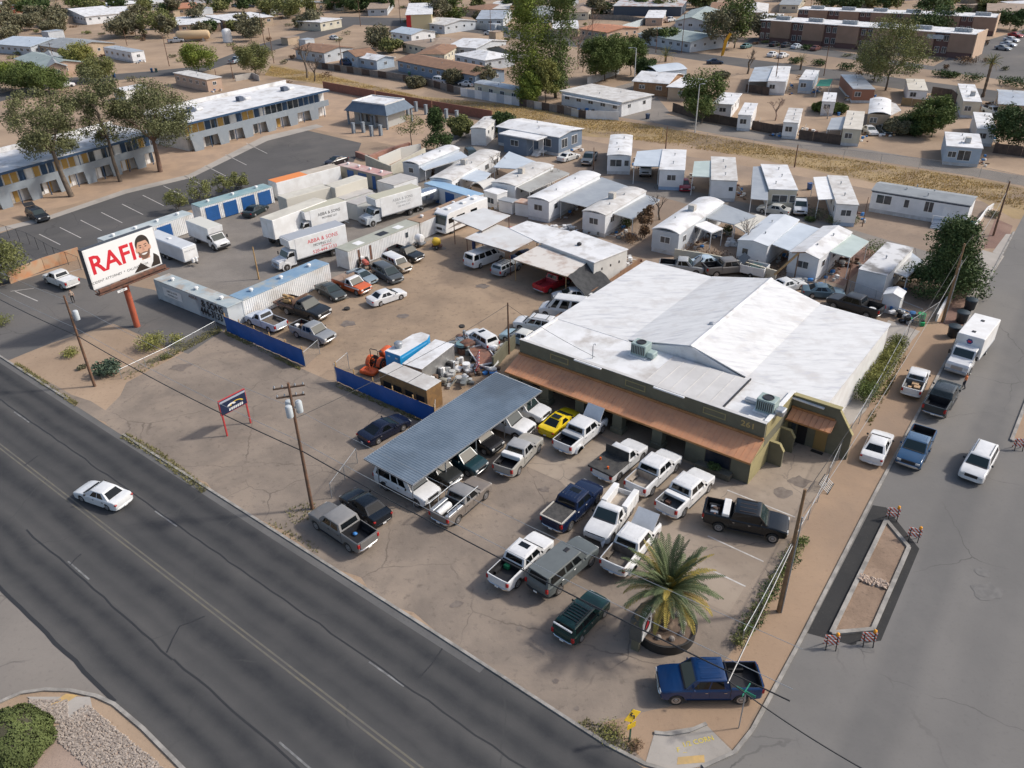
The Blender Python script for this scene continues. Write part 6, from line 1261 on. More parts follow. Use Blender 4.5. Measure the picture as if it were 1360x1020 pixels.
t = hs('cream commercial building with red corner panel', (540,18), (573,19), 6.0, (574,4), M('cream_wall', (.60,.50,.30)), WROOF, 'flat', .2, auto=False)
pt(t, 'red_panel', MB().box(-.05, 1.6, -.12, -.02, 0, 6), M('red_panel', (.50,.03,.03)))
hs('grey metal-roofed house behind the corrugated far fence', (635,24), (668,25), 3.0, (680,14), GREYW, METR, 'gable_x', 1.6)
hs('long dark blue shed with patched metal roof far behind', (815,8), (905,9), 3.5, (920,2), M('dark_blue_wall', (.06,.08,.11)), M('patched_metal_roof', (.46,.46,.46), (.34,.20,.15), scale=.3, lo=.5, hi=.6), 'shed', .8, auto=False)
hs('peach walled shed with white roof in the far yard', (858,23), (880,24), 2.6, (884,14), PINKW, WROOF, 'flat', .2)
hs('white roofed carport house behind the cottonwood grove', (1008,24), (1030,28), 2.8, (1040,19), CREAMW, WROOF, 'flat', .2)
hs('house with grey metal roof beside the dark round tree', (1328,139), (1375,141), 2.8, (1370,122), TANW, METR, 'gable_x', 1.0)
hs('tan roofed house at the upper right beyond the apartments', (1312,14), (1370,16), 3.0, (1365,5), TANW, TANR, 'gable_x', 1.0)
hs('white roofed house behind the white bungalow', (250,-4), (290,-5), 2.8, (288,-12), WSIDE, WROOF, 'gable_x', .9)
k = 0
for u in range(20, 1340, 62):                       # roofs of the last streets that show
    v = -10-(u*37 % 9)
    if k % 4 == 3: k += 1; continue
    hs(('white', 'tan', 'grey', 'brown', 'cream')[k % 5]+' roofed house in the last street, '+('beside a pale tree', 'behind a dark tree', 'by a bare yard', 'past the low hedge', 'near the last poles')[k//5 % 5], (u, v), (u+30, v+(2 if u < 700 else 5)), 2.8, (u+34, v-5), (TANW, CREAMW, GREYW, PINKW)[k % 4], (WROOF2, TANR, GREYR, BROWNR, M('cream_roof', (.60,.56,.49)))[k % 5], 'gable_x', 1.0, auto=False, vents=0); k += 1
# ---------------------------------------------------------------- motel
MOTB = M('motel_blue_grey_stucco', (.24,.275,.31), (.21,.243,.275), rough=.85, scale=.5, c3=(.28,.31,.335), s3=.5)
YELB = M('yellow_plywood_board', (.46,.29,.085), (.41,.25,.075), rough=.8, scale=1.5)
MNAV = M('motel_navy_trim', (.02,.06,.13), rough=.6)
def motel(label, c0, c1, z, W, n, seed, c1b=None):
    r2 = random.Random(seed); loc, rz, L, _ = FR(c0, c1, z); t = T('motel', label, 'motel', loc, rz)
    pt(t, 'wall', MB().box(0, L, 1.3, W, 0, z), M('motel_white_wall', (.58,.56,.52), (.5,.48,.45), rough=.85, scale=1))
    pt(t, 'roof', MB().cbox(-.3, L+.3, -.5, W, z-.02, z+.22, .03), WROOF); pt(t, 'fascia', MB().box(-.32, L+.32, -.56, -.502, z-.2, z+.2), MNAV)
    pt(t, 'parapet', MB().box(-.3, L+.3, W-.3, W, z+.2, z+.9), WROOF); pt(t, 'balcony_slab', MB().box(0, L, -.1, 1.3, z*.5-.15, z*.5), CONC)
    pt(t, 'balcony_wall', MB().box(0, L, -.12, .05, z*.5-.45, z*.5+.75), MOTB)
    bw = L/n
    for k in range(n):
        x = k*bw
        pt(t, 'pier', MB().loft([[(x+.02, -.13, z*.5+.7), (x+bw*.48, -.13, z*.5+.7), (x+bw*.42, -.13, 0), (x+bw*.08, -.13, 0)], [(x+.02, .2, z*.5+.7), (x+bw*.48, .2, z*.5+.7), (x+bw*.42, .2, 0), (x+bw*.08, .2, 0)]]), MOTB)
        for j in range(4):
            xa = x+bw*j/4+.12; xb = x+bw*(j+1)/4-.12; m_ = (YELB, PANE, MNAV, WHITE)[r2.randrange(4)] if k > 2 or seed == 2 else (YELB, YELB, YELB, MNAV, WHITE)[r2.randrange(5)]
            o = pt(t, 'upper_panel', MB().box(xa, xb, 1.2, 1.298, z*.5+.1, z-.25), m_); pt(o, 'panel_frame', MB().box(xa-.06, xb+.06, 1.24, 1.299, z*.5+.05, z-.2), WHITE)
        for j in range(3):
            xa = x+bw*(.50+j*.16)+.05; xb = xa+bw*.14
            pt(t, 'lower_panel', MB().box(xa, xb, 1.22, 1.298, .6 if j == 0 else .1, 2.2), (YELB, WHITE, PANE, WHITE)[r2.randrange(4)])
        pt(t, 'pillar', MB().box(x+bw*.74, x+bw*.74+.12, 0, .12, 0, z*.5), MNAV)
        pt(t, 'balcony_post', MB().box(x+.02, x+.14, -.05, .07, z*.5+.75, z-.02), MNAV)
    for k in range(max(2, n//2)):
        x = L*(k+.5)/max(2, n//2)
        o = pt(t, 'roof_unit', MB().cbox(x-.6, x+.6, W*.5-.6, W*.5+.6, z+.2, z+1.1, .05), M('dark_plant', (.08,.10,.14))); pt(t, 'roof_duct', MB().cbox(x+1.0, x+2.6, W*.5-.5, W*.5+.3, z+.2, z+.75, .15), WROOF)
    return t
motel('two-storey blue-grey motel wing with yellow boarded windows behind the eucalyptus', (-60,246), (202,177), 5.4, 12, 7, 1)
motel('two-storey blue-grey motel wing with long white roof', (248,164), (434,120), 5.4, 14, 6, 2)
loc, rz, L, W = FR((459,146), (513,153), 3.0, (533,140)); t = T('motel_office', 'small blue-grey motel office with mansard roof on columns', 'building', loc, rz)
pt(t, 'wall', MB().box(1.2, L-1.2, 1.2, W-1.2, 0, 3), M('office_wall', (.40,.40,.38), rough=.8)); 
mr = MB().loft([[(-.3, -.3, 2.9), (L+.3, -.3, 2.9), (L+.3, W+.3, 2.9), (-.3, W+.3, 2.9)], [(1.1, 1.1, 4.6), (L-1.1, 1.1, 4.6), (L-1.1, W-1.1, 4.6), (1.1, W-1.1, 4.6)]]); pt(t, 'mansard_roof', mr, M('blue_grey_mansard', (.13,.17,.22), (.11,.145,.19), rough=.8))
pt(t, 'roof_deck', MB().box(1.2, L-1.2, 1.2, W-1.2, 4.5, 4.64), WROOF); 
for a, b2 in (((1.05, 1.05), (L-1.05, 1.25)), ((1.05, W-1.25), (L-1.05, W-1.05)), ((1.05, 1.25), (1.25, W-1.25)), ((L-1.25, 1.25), (L-1.05, W-1.25))): pt(t, 'roof_rim', MB().box(a[0], b2[0], a[1], b2[1], 4.6, 4.85), WROOF)
for x in (.1, L/3, 2*L/3, L-.4):
    for y in (.1, W-.4): pt(t, 'column', MB().box(x, x+.35, y, y+.35, 0, 2.9), MOTB)
for x in (2.5, 4.5, 6.5): pt(t, 'window', MB().box(x, x+1.2, 1.16, 1.2, .8, 2.3), PANE)
t = None
for i, px in enumerate(((470,177), (483,176), (482,165), (495,168), (494,181), (506,180), (531,156), (542,153), (553,148), (566,152), (607,160), (611,168), (593,158))):
    q = P(*px); o = T('bollard_column', 'short blue-grey column of the unfinished motel entrance', 'column', q, YA, 'short columns round the motel entrance'); pt(o, 'shaft', MB().cbox(-.3, .3, -.3, .3, 0, 2.0, .02), MOTB); pt(o, 'cap', MB().box(-.34, .34, -.34, .34, 2.0, 2.12), MOTB)
# walls and fences
def wall(label, path, h, mat, th=.2, name='wall', cat='wall', panels=0, capm=None):
    path = [P(*p) if not isinstance(p, Vector) else p for p in path]; o0 = path[0]; t = T(name, label, cat, (o0.x, o0.y, 0))
    for a, b2 in zip(path, path[1:]):
        L = (b2-a).length; k = max(1, round(L/panels)) if panels else 1
        for i in range(k):
            p, q = a.lerp(b2, i/k)-o0, a.lerp(b2, (i+.985)/k)-o0
            nn = Vector((-(q-p).y, (q-p).x, 0)).normalized()*th/2; hh = h+(rng.uniform(-.06, .06) if panels else 0)
            pt(t, 'panel', MB().loft([[(p-nn).x and (*(p-nn).xy, z) for z in (0,)]+[(*(q-nn).xy, 0), (*(q+nn).xy, 0), (*(p+nn).xy, 0)], [(*(p-nn).xy, hh), (*(q-nn).xy, hh), (*(q+nn).xy, hh), (*(p+nn).xy, hh)]]), mat if not isinstance(mat, tuple) else mat[i % len(mat)])
    return t
FENW = M('dark_board_fence', (.105,.075,.058), (.075,.055,.045), rough=.95, scale=1.2)
FENG = M('grey_board_fence', (.22,.20,.18), (.17,.155,.14), rough=.95, scale=1.2)
CORF = M('corrugated_fence_sheet', (.42,.45,.47), (.34,.36,.37), rough=.5, metal=.3, scale=.6)
wall('long red brick wall between motel and wash', [(430,119), (500,132), (575,146), (655,160)], 2.0, M('red_brick', (.27,.115,.08), (.22,.10,.07), rough=.9, scale=1.5, siding=.1))
wall('rough orange stucco wall beside the tamarisk', [(14,377), (60,358), (108,343)], 1.6, M('orange_stucco', (.46,.23,.12), (.42,.30,.20), rough=.95, scale=.7))
wall('dark board fence along the lane under the dark green tree', [(893,148), (930,160), (980,169)], 1.8, FENW, .08, 'board_fence', 'fence', 2.4)
wall('dark board fence between the two narrow white trailers', [(998,172), (1042,181)], 1.8, FENW, .08, 'board_fence', 'fence', 2.4)
wall('dark board fence between narrow trailer and cream trailer', [(1060,185), (1118,193)], 1.8, FENW, .08, 'board_fence', 'fence', 2.4)
wall('dark board fence behind the small cream trailer', [(1236,127), (1262,131), (1272,140)], 2.0, FENW, .08, 'board_fence', 'fence', 2.4)
wall('yellow-brown board fence before the small cream trailer', [(1196,140), (1238,143)], 1.6, M('yellow_board', (.30,.21,.10), (.25,.17,.085)), .08, 'board_fence', 'fence', 2.4)
wall('dark board fence under the round dark tree', [(1318,203), (1375,210)], 1.7, FENW, .08, 'board_fence', 'fence', 2.4)
wall('mixed board fence along the wash below the blue-grey house', [(420,90), (470,98), (525,106), (568,114), (612,126)], 1.7, (FENG, FENW), .08, 'board_fence', 'fence', 3.0)
wall('white panel fence along the wash by the cream trailer', [(612,127), (650,134), (690,141)], 1.9, (WHITE, GREYW), .08, 'panel_fence', 'fence', 2.6)
wall('patched fence before the cluttered porch house', [(690,141), (740,150), (778,158)], 1.7, (FENW, FENG, CORF), .08, 'board_fence', 'fence', 2.4)
wall('white corrugated panels beside the cluttered porch', [(778,158), (822,160)], 1.8, WHITE, .06, 'panel_fence', 'fence', 2.4)
wall('corrugated steel fence behind the mesquite trunks', [(780,113), (795,108), (822,98)], 1.9, CORF, .06, 'sheet_fence', 'fence', 2.2)
wall('corrugated steel fence along the far street', [(583,30), (632,38), (675,44)], 2.2, CORF, .06, 'sheet_fence', 'fence', 3)
wall('pale blue sheet fence running back from the grey ranch house', [(818,45), (864,30), (884,24)], 2.2, M('pale_blue_sheet', (.46,.52,.54)), .06, 'sheet_fence', 'fence', 3)
wall('dark board fence beside the house with terracotta roof', [(775,25), (830,27), (862,32)], 1.8, FENG, .08, 'board_fence', 'fence', 3)
wall('wooden gate fence beside the grey ranch house', [(908,66), (925,58)], 1.8, WOOD, .08, 'board_fence', 'fence', 2)
wall('dark board fence beside the blue-roofed porch', [(990,122), (1021,127)], 1.8, FENW, .08, 'board_fence', 'fence', 2.4)
wall('white wall and railing between the pine and the sidewalk', [(1243,427), (1262,392)], .9, WHITE, .2)
wall('low white wall beside the long white home', [(1288,312), (1310,282), (1318,277)], .8, WHITE, .15)
wall('low block wall with dried ivy behind the trailers', [(895,345), (940,352), (985,362), (1030,375)], 1.5, (CREAMW, M('ivy_block', (.22,.16,.10), (.30,.25,.18), scale=1)), .2)
wall('long earth kerb of timbers along the back fence', [(735,432), (780,400), (850,352)], .9, M('rust_board', (.24,.14,.08), (.19,.11,.07), scale=1), .12, 'board_fence', 'fence', 2.4)
wall('low olive wall behind the workshop eave corner', [(655,493), (672,472), (684,462)], 1.6, OLIVE, .2)
wall('pale grey block wall by the far street bend', [(313,108), (336,104), (345,108)], 1.5, CONC, .2)
wall('painted fence with dark figures below the white two-level house', [(92,28), (118,27), (148,22)], 1.8, (M('mural_blue', (.40,.48,.52)), FENW), .1, 'board_fence', 'fence', 2)
wall('ruined block wall of an unfinished building by the storage units', [(487,222), (510,233), (520,237), (566,212)], 2.2, M('ruin_block', (.52,.49,.40), (.46,.43,.36), scale=.6), .25)
wall('second ruined block wall with pale plaster', [(504,224), (533,211), (560,205)], 2.0, M('ruin_plaster', (.58,.57,.53)), .25)
wall('broken red block wall beside the motel lot', [(474,208), (490,214), (520,203), (545,196)], 1.0, M('red_block', (.30,.14,.10), (.36,.20,.15), scale=.8), .6)
# ---------------------------------------------------------------- apartments
APW = M('apartment_tan_pink', (.36,.235,.17), (.32,.21,.15), rough=.9, scale=.4); APD = M('apartment_maroon', (.16,.09,.08), rough=.9); APL = M('apartment_end', (.55,.40,.29), (.50,.36,.26), rough=.9, scale=.5)
def apartments(label, c0, c1, z, W, n):
    loc, rz, L, _ = FR(c0, c1, z); t = T('apartment_block', label, 'apartment block', loc, rz)
    pt(t, 'wall', MB().box(0, L-.2, .5, W, 0, z), APD); pt(t, 'end_wall', MB().box(L-.2, L+.1, -.2, W, 0, z+.5), APL); pt(t, 'roof', MB().box(-.2, L-.22, -.1, W, z, z+.2), WROOF); bw = L/n
    for k in range(n):
        x = k*bw; pt(t, 'projecting_bay', MB().box(x+bw*.36, x+bw*.98, -.35, .49, 1.5, z+.1), APW); pt(t, 'bay_base', MB().box(x+bw*.38, x+bw*.96, -.2, .49, 0, 1.5), APD)
        for zz in (1.0, 4.1):
            for j in (0, 1): win(t, x+bw*(.04+j*.18), x+bw*(.04+j*.18)+1.1, zz, zz+1.5, 'f', L, W)
        for o in [o for o in t.children if o.name.startswith('window')]: o.location.y = .5
        for j in range(4): pt(t, 'roof_unit', MB().cbox(x+bw*(.35+j*.11), x+bw*(.35+j*.11)+1.1, W*.3, W*.3+1.1, z+.2, z+1.2, .05), GRYAW)
    return t
t = apartments('tan two-storey apartment block with sign panel facing the street', (1010,27), (1298,47), 6.2, 11, 6)
Lx = FR((1010,27), (1298,47), 6.2)[2]; pt(t, 'sign_panel', MB().box(Lx*.80, Lx*.87, -.42, -.36, 4.6, 5.7), GREYW)
apartments('second apartment block with white roof behind the first', (1060,13), (1325,24), 5.4, 10, 6)
r2 = random.Random(9)
for i, (u, v) in enumerate(((365,6), (120,6), (492,8), (610,10), (655,8), (706,16), (735,34), (760,12), (945,10), (990,12), (1040,2), (1330,2), (170,-2), (430,2), (560,30))):
    hs(('pale', 'sand-coloured', 'whitewashed')[i % 3]+' bungalow with '+('grey', 'white', 'tan', 'brown', 'patched')[i % 5]+' roof among far trees', (u, v), (u+r2.uniform(20, 34), v+2+u/400), 2.7+.02*i, (u+30, v-7), (TANW, CREAMW, GREYW)[i % 3], (GREYR, WROOF, TANR, BROWNR, WROOF2)[i % 5], ('gable_x', 'hip')[i % 2], 1.0)
# ---------------------------------------------------------------- utility poles and wires
def pole(label, base, top, cross=(), cans=0, mat=POLEW, r=.15, riser=False, name='utility_pole', h=None):
    q = P(*base); h = h or Hgt(*base, *top); t = T(name, label, 'pole', q, YA)
    pt(t, 'shaft', MB().tube([(0, 0, 0), (0, 0, h*.5), (0, 0, h)], r, 9, r*.62), mat, 50)
    for k, (zz, ln, an) in enumerate(cross):
        o = pt(t, 'crossarm', MB().bar((-ln/2*math.cos(an), -ln/2*math.sin(an), h-zz), (ln/2*math.cos(an), ln/2*math.sin(an), h-zz), .1, .12), WOOD)
        for j in (-.45, -.2, .2, .45): pt(o, 'insulator', MB().lathe([(.03, 0), (.06, .03), (.04, .08), (.07, .11), (.03, .2)], 8, 'z', (ln*j*math.cos(an), ln*j*math.sin(an), h-zz+.06)), STEEL)
    for k in range(cans):
        a = 1.2+k*1.9; pt(t, 'transformer', MB().lathe([(.05, 0), (.24, .02), (.25, .1), (.25, .85), (.2, .95), (.05, 1.0)], 14, 'z', (.45*math.cos(a), .45*math.sin(a), h-2.6)), M('transformer_grey', (.50,.54,.56), rough=.5), 40)
        pt(t, 'can_bracket', MB().bar((0, 0, h-2.1), (.3*math.cos(a), .3*math.sin(a), h-2.1), .08, .1), STEEL)
    if riser: pt(t, 'riser_pipe', MB().tube([(.19, 0, 0), (.19, 0, h*.8)], .05, 6), STEEL)
    return q, h
p1, h1 = pole('brown utility pole on the dirt beside the prickly pear', (126,513), (85,393), cross=(), cans=1)
p3, h3 = pole('utility pole with two crossarms and grey transformers by the lot kerb', (415,676), (386,508), cross=((.35,2.2,.9),(1.1,2.0,.9)), cans=3)
pr, hr_ = pole('leaning tan utility pole with transformer beside the planted strip', (1034,812), (1069,650), cans=0, mat=M('tan_pole', (.26,.16,.08), (.20,.12,.065), scale=2), riser=True)
py, hy = pole('short wooden pole by the workshop corner', (676,470), (674,402), r=.12)
pole('bare yellowish pole in the storage yard', (344,371), (335,328), r=.11, mat=PINE)
pq, hq = pole('tan utility pole with wires beside the black bins', (1251,428), (1273,322), mat=M('tan_pole', (.26,.16,.08)), riser=True)
pole('dark utility pole standing at the kerb end by the wash', (1319,313), (1342,241))
pole('thin dark pole in front of the long white home', (1145,301), (1154,262), r=.07)
pole('dark post beside the white bare tree', (990,338), (993,305), r=.1)
pole('tall dark pole behind the black crew cab pickup', (1122,391), (1127,340), r=.09)
pole('dark pole standing in the wash grass', (1055,222), (1061,192), r=.12); pole('short pole in the grass by the lane', (884,198), (889,168), r=.12); pole('post beside the dark grey pickup', (788,226), (790,196), r=.09)
for i, (bb, tt) in enumerate((((225,88),(216,47)), ((352,62),(341,12)), ((364,84),(355,37)), ((479,35),(475,-4)), ((532,31),(531,-6)), ((455,91),(450,50)), ((652,50),(651,12)), ((905,71),(908,16)), ((871,70),(872,35)), ((786,54),(786,10)), ((1028,120),(1034,60)), ((1094,101),(1101,60)), ((169,61),(163,40)), ((75,91),(66,56)), ((290,116),(284,92)), ((310,105),(305,82)), ((146,97),(132,65)), ((1075,20),(1078,-5)), ((1190,18),(1195,-8)), ((580,33),(577,0)))):
    pole('slender far utility pole with crossarm among the houses', bb, tt, cross=((.5,2.0,.5),) if i % 2 else (), r=.12, name='utility_pole'); bpy.data.objects[[o.name for o in COL.objects if o.name.startswith('utility_pole')][-1]]['group'] = 'far utility poles among the houses'
def lamp(label, base, top, arm):
    q = P(*base); h = Hgt(*base, *top); t = T('street_lamp', label, 'street lamp', q, 0)
    pt(t, 'mast', MB().tube([(0, 0, 0), (0, 0, h)], .13, 8, .08), M('pale_mast', (.55,.55,.53), rough=.6)); pt(t, 'arm', MB().tube([(0, 0, h), (arm*.6, 0, h+.15), (arm, 0, h+.12)], .05, 6), STEEL); pt(t, 'lamp_head', MB().cbox(arm-.3, arm+.35, -.14, .14, h+.02, h+.17, .04), STEEL)
lamp('pale street lamp on the lane below the dark green tree', (923,176), (928,112), .7); lamp('pale street lamp by the brick house with white roof', (842,118), (845,64), -1.6)
WIRE = M('black_cable', (.02,.02,.021), rough=.6); WIREL = M('aluminium_cable', (.38,.38,.38), rough=.4, metal=.5)
def wire(label, a, b, sag=.4, r=.022, mat=WIRE, n=14, ext=0):
    a, b = Vector(a), Vector(b); pts = []
    for k in range(n+1): p = a.lerp(b, k/n); p.z -= sag*4*(k/n)*(1-k/n); pts.append(tuple(p-a))
    o = ob('overhead_cable', MB().tube(pts, r, 5).mesh('overhead_cable', 60), mat, loc=a); tag(o, label, 'cable')
v = p3-p1; p4 = p3+v*1.15; p0 = p1-v
for zz, rr, mt, nm, sg in ((5.6, .045, WIRE, 'thick black cable', .5), (6.5, .018, WIREL, 'thin pale cable', .4), (h3-1.2, .014, WIREL, 'upper thin wire', .5)):
    for a, b2, w2 in ((p0, p1, 'beyond the prickly pear'), (p1, p3, 'between the two roadside poles'), (p3, p4, 'crossing above the front row of trucks')): wire(nm+' '+w2, (a.x, a.y, min(zz, h1-.4)), (b2.x, b2.y, min(zz, h1-.4)), sg, rr, mt)
tip = P(967,904,6.2)
for k, (da, dr) in enumerate(((0, .035), (.15, .025))): wire(('grey cable bundle', 'second cable of the bundle')[k]+' from the leaning pole over the blue pickup', (pr.x, pr.y, hr_*.58+da), (tip.x, tip.y, 6.0+da), .1, dr, WIREL if k == 0 else WIRE)
far_ = P(1180,1040, 5.5); wire('dark green cable over the corner toward the junction', tip, (far_.x, far_.y, 5.5), .3, .035)
wire('cable from the leaning pole along the verge to the bins pole', (pr.x, pr.y, hr_-.5), (pq.x, pq.y, hq-.8), .8, .02); wire('second cable from the leaning pole to the bins pole', (pr.x, pr.y, hr_*.7), (pq.x, pq.y, hq*.62), .8, .02, WIREL)
pz = P(1319,313); wire('cable from the bins pole up the side street', (pq.x, pq.y, hq-.5), (pz.x, pz.y, 8), .5, .02); wire('second cable from the bins pole up the side street', (pq.x, pq.y, hq*.65), (pz.x, pz.y, 6), .5, .02, WIREL)
wire('service wire from the transformer pole to the yard pole', (p3.x, p3.y, h3-3.0), (py.x, py.y, hy-.2), .5, .02); q = P(790,474,5.6); wire('service wire from the yard pole to the roof mast', (py.x, py.y, hy-.25), q, .25, .018)
# ---------------------------------------------------------------- billboard
bz0, bz1 = 6.1, 10.3
a, b2 = P(126,384,bz0), P(214,350,bz0); v = b2-a; L = v.length; qb = P(191,437)
t = T('billboard', 'large billboard with red lettering on a rust-red post', 'billboard', (a.x, a.y, 0), math.atan2(v.y, v.x)); 
lp = Matrix.Rotation(-t.rotation_euler.z, 3, 'Z') @ (qb-Vector((a.x, a.y, 0)))
pt(t, 'post', MB().cyl(lp.x, max(lp.y, .5), 0, bz0+.3, .34, 16), M('rust_red_post', (.42,.10,.05), (.34,.085,.045), rough=.7, scale=1), 40)
pt(t, 'panel_box', MB().box(-.15, L+.15, .02, .7, bz0-.1, bz1+.1), M('billboard_frame', (.06,.065,.075), rough=.6))
pt(t, 'poster', MB().box(0, L, -.03, .02, bz0, bz1), M('poster_white', (.80,.80,.79), rough=.5)); pt(t, 'poster_border', MB().box(-.12, L+.12, -.015, .019, bz0-.08, bz1+.08), WHITE)
pt(t, 'catwalk', MB().box(-.2, L+.3, -.9, -.1, bz0-.55, bz0-.48), RUST); 
for k in range(5): x = L*k/4; pt(t, 'catwalk_bracket', MB().bar((x, -.9, bz0-.5), (x, .3, bz0-.2), .07, .07), RUST)
pt(t, 'catwalk_rail', MB().tube([(-.2, -.9, bz0-.45), (L+.3, -.9, bz0-.45)], .05, 6), RUST)
pt(t, 'torsion_beam', MB().bar((0, lp.y, bz0-.1), (L, lp.y, bz0-.1), .3, .3), RUST)
pt(t, 'number_plate', MB().box(L*.22, L*.36, -.96, -.93, bz0-.95, bz0-.7), WHITE); text(t, 'lettering', '611380', .22, (L*.29, -.965, bz0-.83), (R(90), 0, 0), BLKT)
text(t, 'lettering', 'RAFI!', 2.75, (L*.40, -.034, bz0+2.35), (R(90), 0, 0), REDT, .98, .055)
text(t, 'lettering', 'ACCIDENT ATTORNEY  *  CALLRAFI.COM', .38, (L*.37, -.034, bz0+.62), (R(90), 0, 0), BLKT, 1.0)
# portrait of a smiling bearded man in a dark suit, as flat print
def disc(cx_, cz_, rx, rz, y, n=26, a0=0, a1=2*math.pi): return MB().add([(cx_+rx*math.cos(a0+(a1-a0)*k/n), y, cz_+rz*math.sin(a0+(a1-a0)*k/n)) for k in range(n+1)], [tuple(range(n+1))])
def poly(pts_, y): return MB().add([(x, y, z) for x, z in pts_], [tuple(range(len(pts_)))])
cx_, cz_ = L*.80, bz0+2.35
SKIN = M('print_skin', (.62,.36,.25), (.58,.33,.23), rough=.5, scale=2); HAIR = M('print_hair', (.035,.025,.02), rough=.5); BEARD = M('print_beard', (.17,.09,.06), rough=.5)
pt(t, 'portrait_suit', poly([(cx_-1.75, bz0+.05), (cx_-.75, bz0+.95), (cx_-.2, bz0+.45), (cx_+.15, bz0+.05)], -.036), HAIR); pt(t, 'portrait_suit', poly([(cx_+.3, bz0+.05), (cx_+.75, bz0+.6), (cx_+1.0, bz0+1.5), (cx_+1.35, bz0+1.2), (L-.05, bz0+.9), (L-.05, bz0+.05)], -.036), HAIR)
pt(t, 'portrait_shirt', poly([(cx_-.75, bz0+.95), (cx_-.4, bz0+1.2), (cx_+.75, bz0+1.3), (cx_+.95, bz0+1.2), (cx_+.35, bz0+.05), (cx_+.15, bz0+.05)], -.037), WHITE); pt(t, 'portrait_neck', poly([(cx_-.45, cz_-1.2), (cx_+.55, cz_-1.2), (cx_+.6, cz_-.4), (cx_-.5, cz_-.4)], -.038), SKIN)
pt(t, 'portrait_hair', disc(cx_, cz_+.5, .86, 1.05, -.039), HAIR); pt(t, 'portrait_ear', disc(cx_-.80, cz_-.02, .14, .28, -.040), SKIN); pt(t, 'portrait_ear', disc(cx_+.80, cz_-.02, .14, .28, -.040), SKIN); pt(t, 'portrait_face', disc(cx_, cz_-.02, .76, 1.12, -.041), SKIN)
pt(t, 'portrait_beard', poly([(cx_-.75, cz_-.15), (cx_-.6, cz_-.2), (cx_-.45, cz_-.42), (cx_, cz_-.35), (cx_+.45, cz_-.42), (cx_+.6, cz_-.2), (cx_+.75, cz_-.15), (cx_+.62, cz_-.75), (cx_+.3, cz_-1.12), (cx_, cz_-1.2), (cx_-.3, cz_-1.12), (cx_-.62, cz_-.75)], -.043), BEARD)
pt(t, 'portrait_smile', disc(cx_, cz_-.5, .36, .2, -.045, 14, math.pi, 2*math.pi), WHITE); pt(t, 'portrait_nose', poly([(cx_-.04, cz_+.25), (cx_+.04, cz_+.25), (cx_+.16, cz_-.2), (cx_-.16, cz_-.2)], -.045), M('print_nose', (.50,.27,.19)))
for s_ in (-1, 1): pt(t, 'portrait_eye', disc(cx_+s_*.32, cz_+.2, .13, .06, -.045, 12), HAIR); pt(t, 'portrait_brow', poly([(cx_+s_*.14, cz_+.36), (cx_+s_*.5, cz_+.42), (cx_+s_*.48, cz_+.5), (cx_+s_*.15, cz_+.45)], -.045), HAIR)
pt(t, 'portrait_hairline', disc(cx_, cz_+.85, .60, .45, -.0445, 18, 0, math.pi), HAIR)
# ---------------------------------------------------------------- signs
a, b2 = P(302,579), P(333,562); v = b2-a; L = v.length; t = T('lot_sign', 'dark blue lot sign on two red legs', 'sign', a, math.atan2(v.y, v.x)); RL = M('red_leg', (.45,.05,.05), rough=.5)
hs_ = 3.3
for x in (0, L): pt(t, 'leg', MB().box(x-.06, x+.06, -.06, .06, 0, 2.2), RL)
pt(t, 'frame', MB().box(-.12, L+.12, -.07, .07, 2.15, hs_+.35), RL); pt(t, 'panel', MB().box(-.06, L+.06, -.085, -.07, 2.2, hs_+.3), M('navy_panel', (.012,.022,.06), rough=.4)); pt(t, 'top_strip', MB().box(-.06, L+.06, -.092, -.086, hs_+.05, hs_+.24), M('pale_strip', (.35,.38,.45)))
def yarc(cx0, cz0, r0, r1, y, a0, a1, n=14): return MB().add([(cx0+r0*math.cos(a0+(a1-a0)*k/n), y, cz0+r0*.6*math.sin(a0+(a1-a0)*k/n)) for k in range(n+1)]+[(cx0+r1*math.cos(a0+(a1-a0)*k/n), y, cz0+r1*.6*math.sin(a0+(a1-a0)*k/n)) for k in range(n+1)], [(k, k+1, n+2+k, n+1+k) for k in range(n)])
pt(t, 'emblem', yarc(L*.62, 2.6, .75, .6, -.09, .3, 2.8), M('yellow_mark', (.65,.45,.05))); pt(t, 'emblem', yarc(L*.42, 2.75, .45, .2, -.091, .2, 3.0), WHITE)
for k in range(7): x = L*.28+k*L*.085; pt(t, 'blurred_letter', MB().loft([[(x, y, 2.32), (x+.15, y, 2.32), (x+.2, y, 2.55+.02*(k % 3)), (x+.05, y, 2.55)] for y in (-.095, -.087)]), WHITE)
# palm sign
q = P(849,868); t = T('post_sign', 'white framed sign with red and dark emblem beside the palm', 'sign', q, math.atan2((P(868,838)-q).y, (P(868,838)-q).x))
pt(t, 'cabinet', MB().cbox(0, 1.5, -.02, .75, .9, 2.7, .03), M('olive_sign_box', (.085,.085,.075), (.11,.105,.09), scale=1)); pt(t, 'post', MB().box(.05, .3, .1, .6, 0, .9), OLIVE); pt(t, 'post', MB().box(1.2, 1.45, .1, .6, 0, .9), OLIVE)
pt(t, 'panel', MB().box(.1, 1.4, -.06, -.021, 1.0, 2.45), WHITE)
for k in range(6): pt(t, 'worn_letter', MB().box(.2+k*.19, .31+k*.19, -.034, -.021, 2.49, 2.65), WHITE)
for y in (-.066, ): pt(t, 'emblem', MB().add([(.75+.45*math.cos(k*math.pi/9), y, 1.95+.5*math.sin(k*math.pi/9)) for k in range(18)], [tuple(range(18))]), M('dark_emblem', (.05,.03,.03))); pt(t, 'emblem_flame', MB().add([(.5, -.07, 1.7), (1.0, -.07, 1.75), (.8, -.07, 2.35)], [(0, 1, 2)]), REDT)
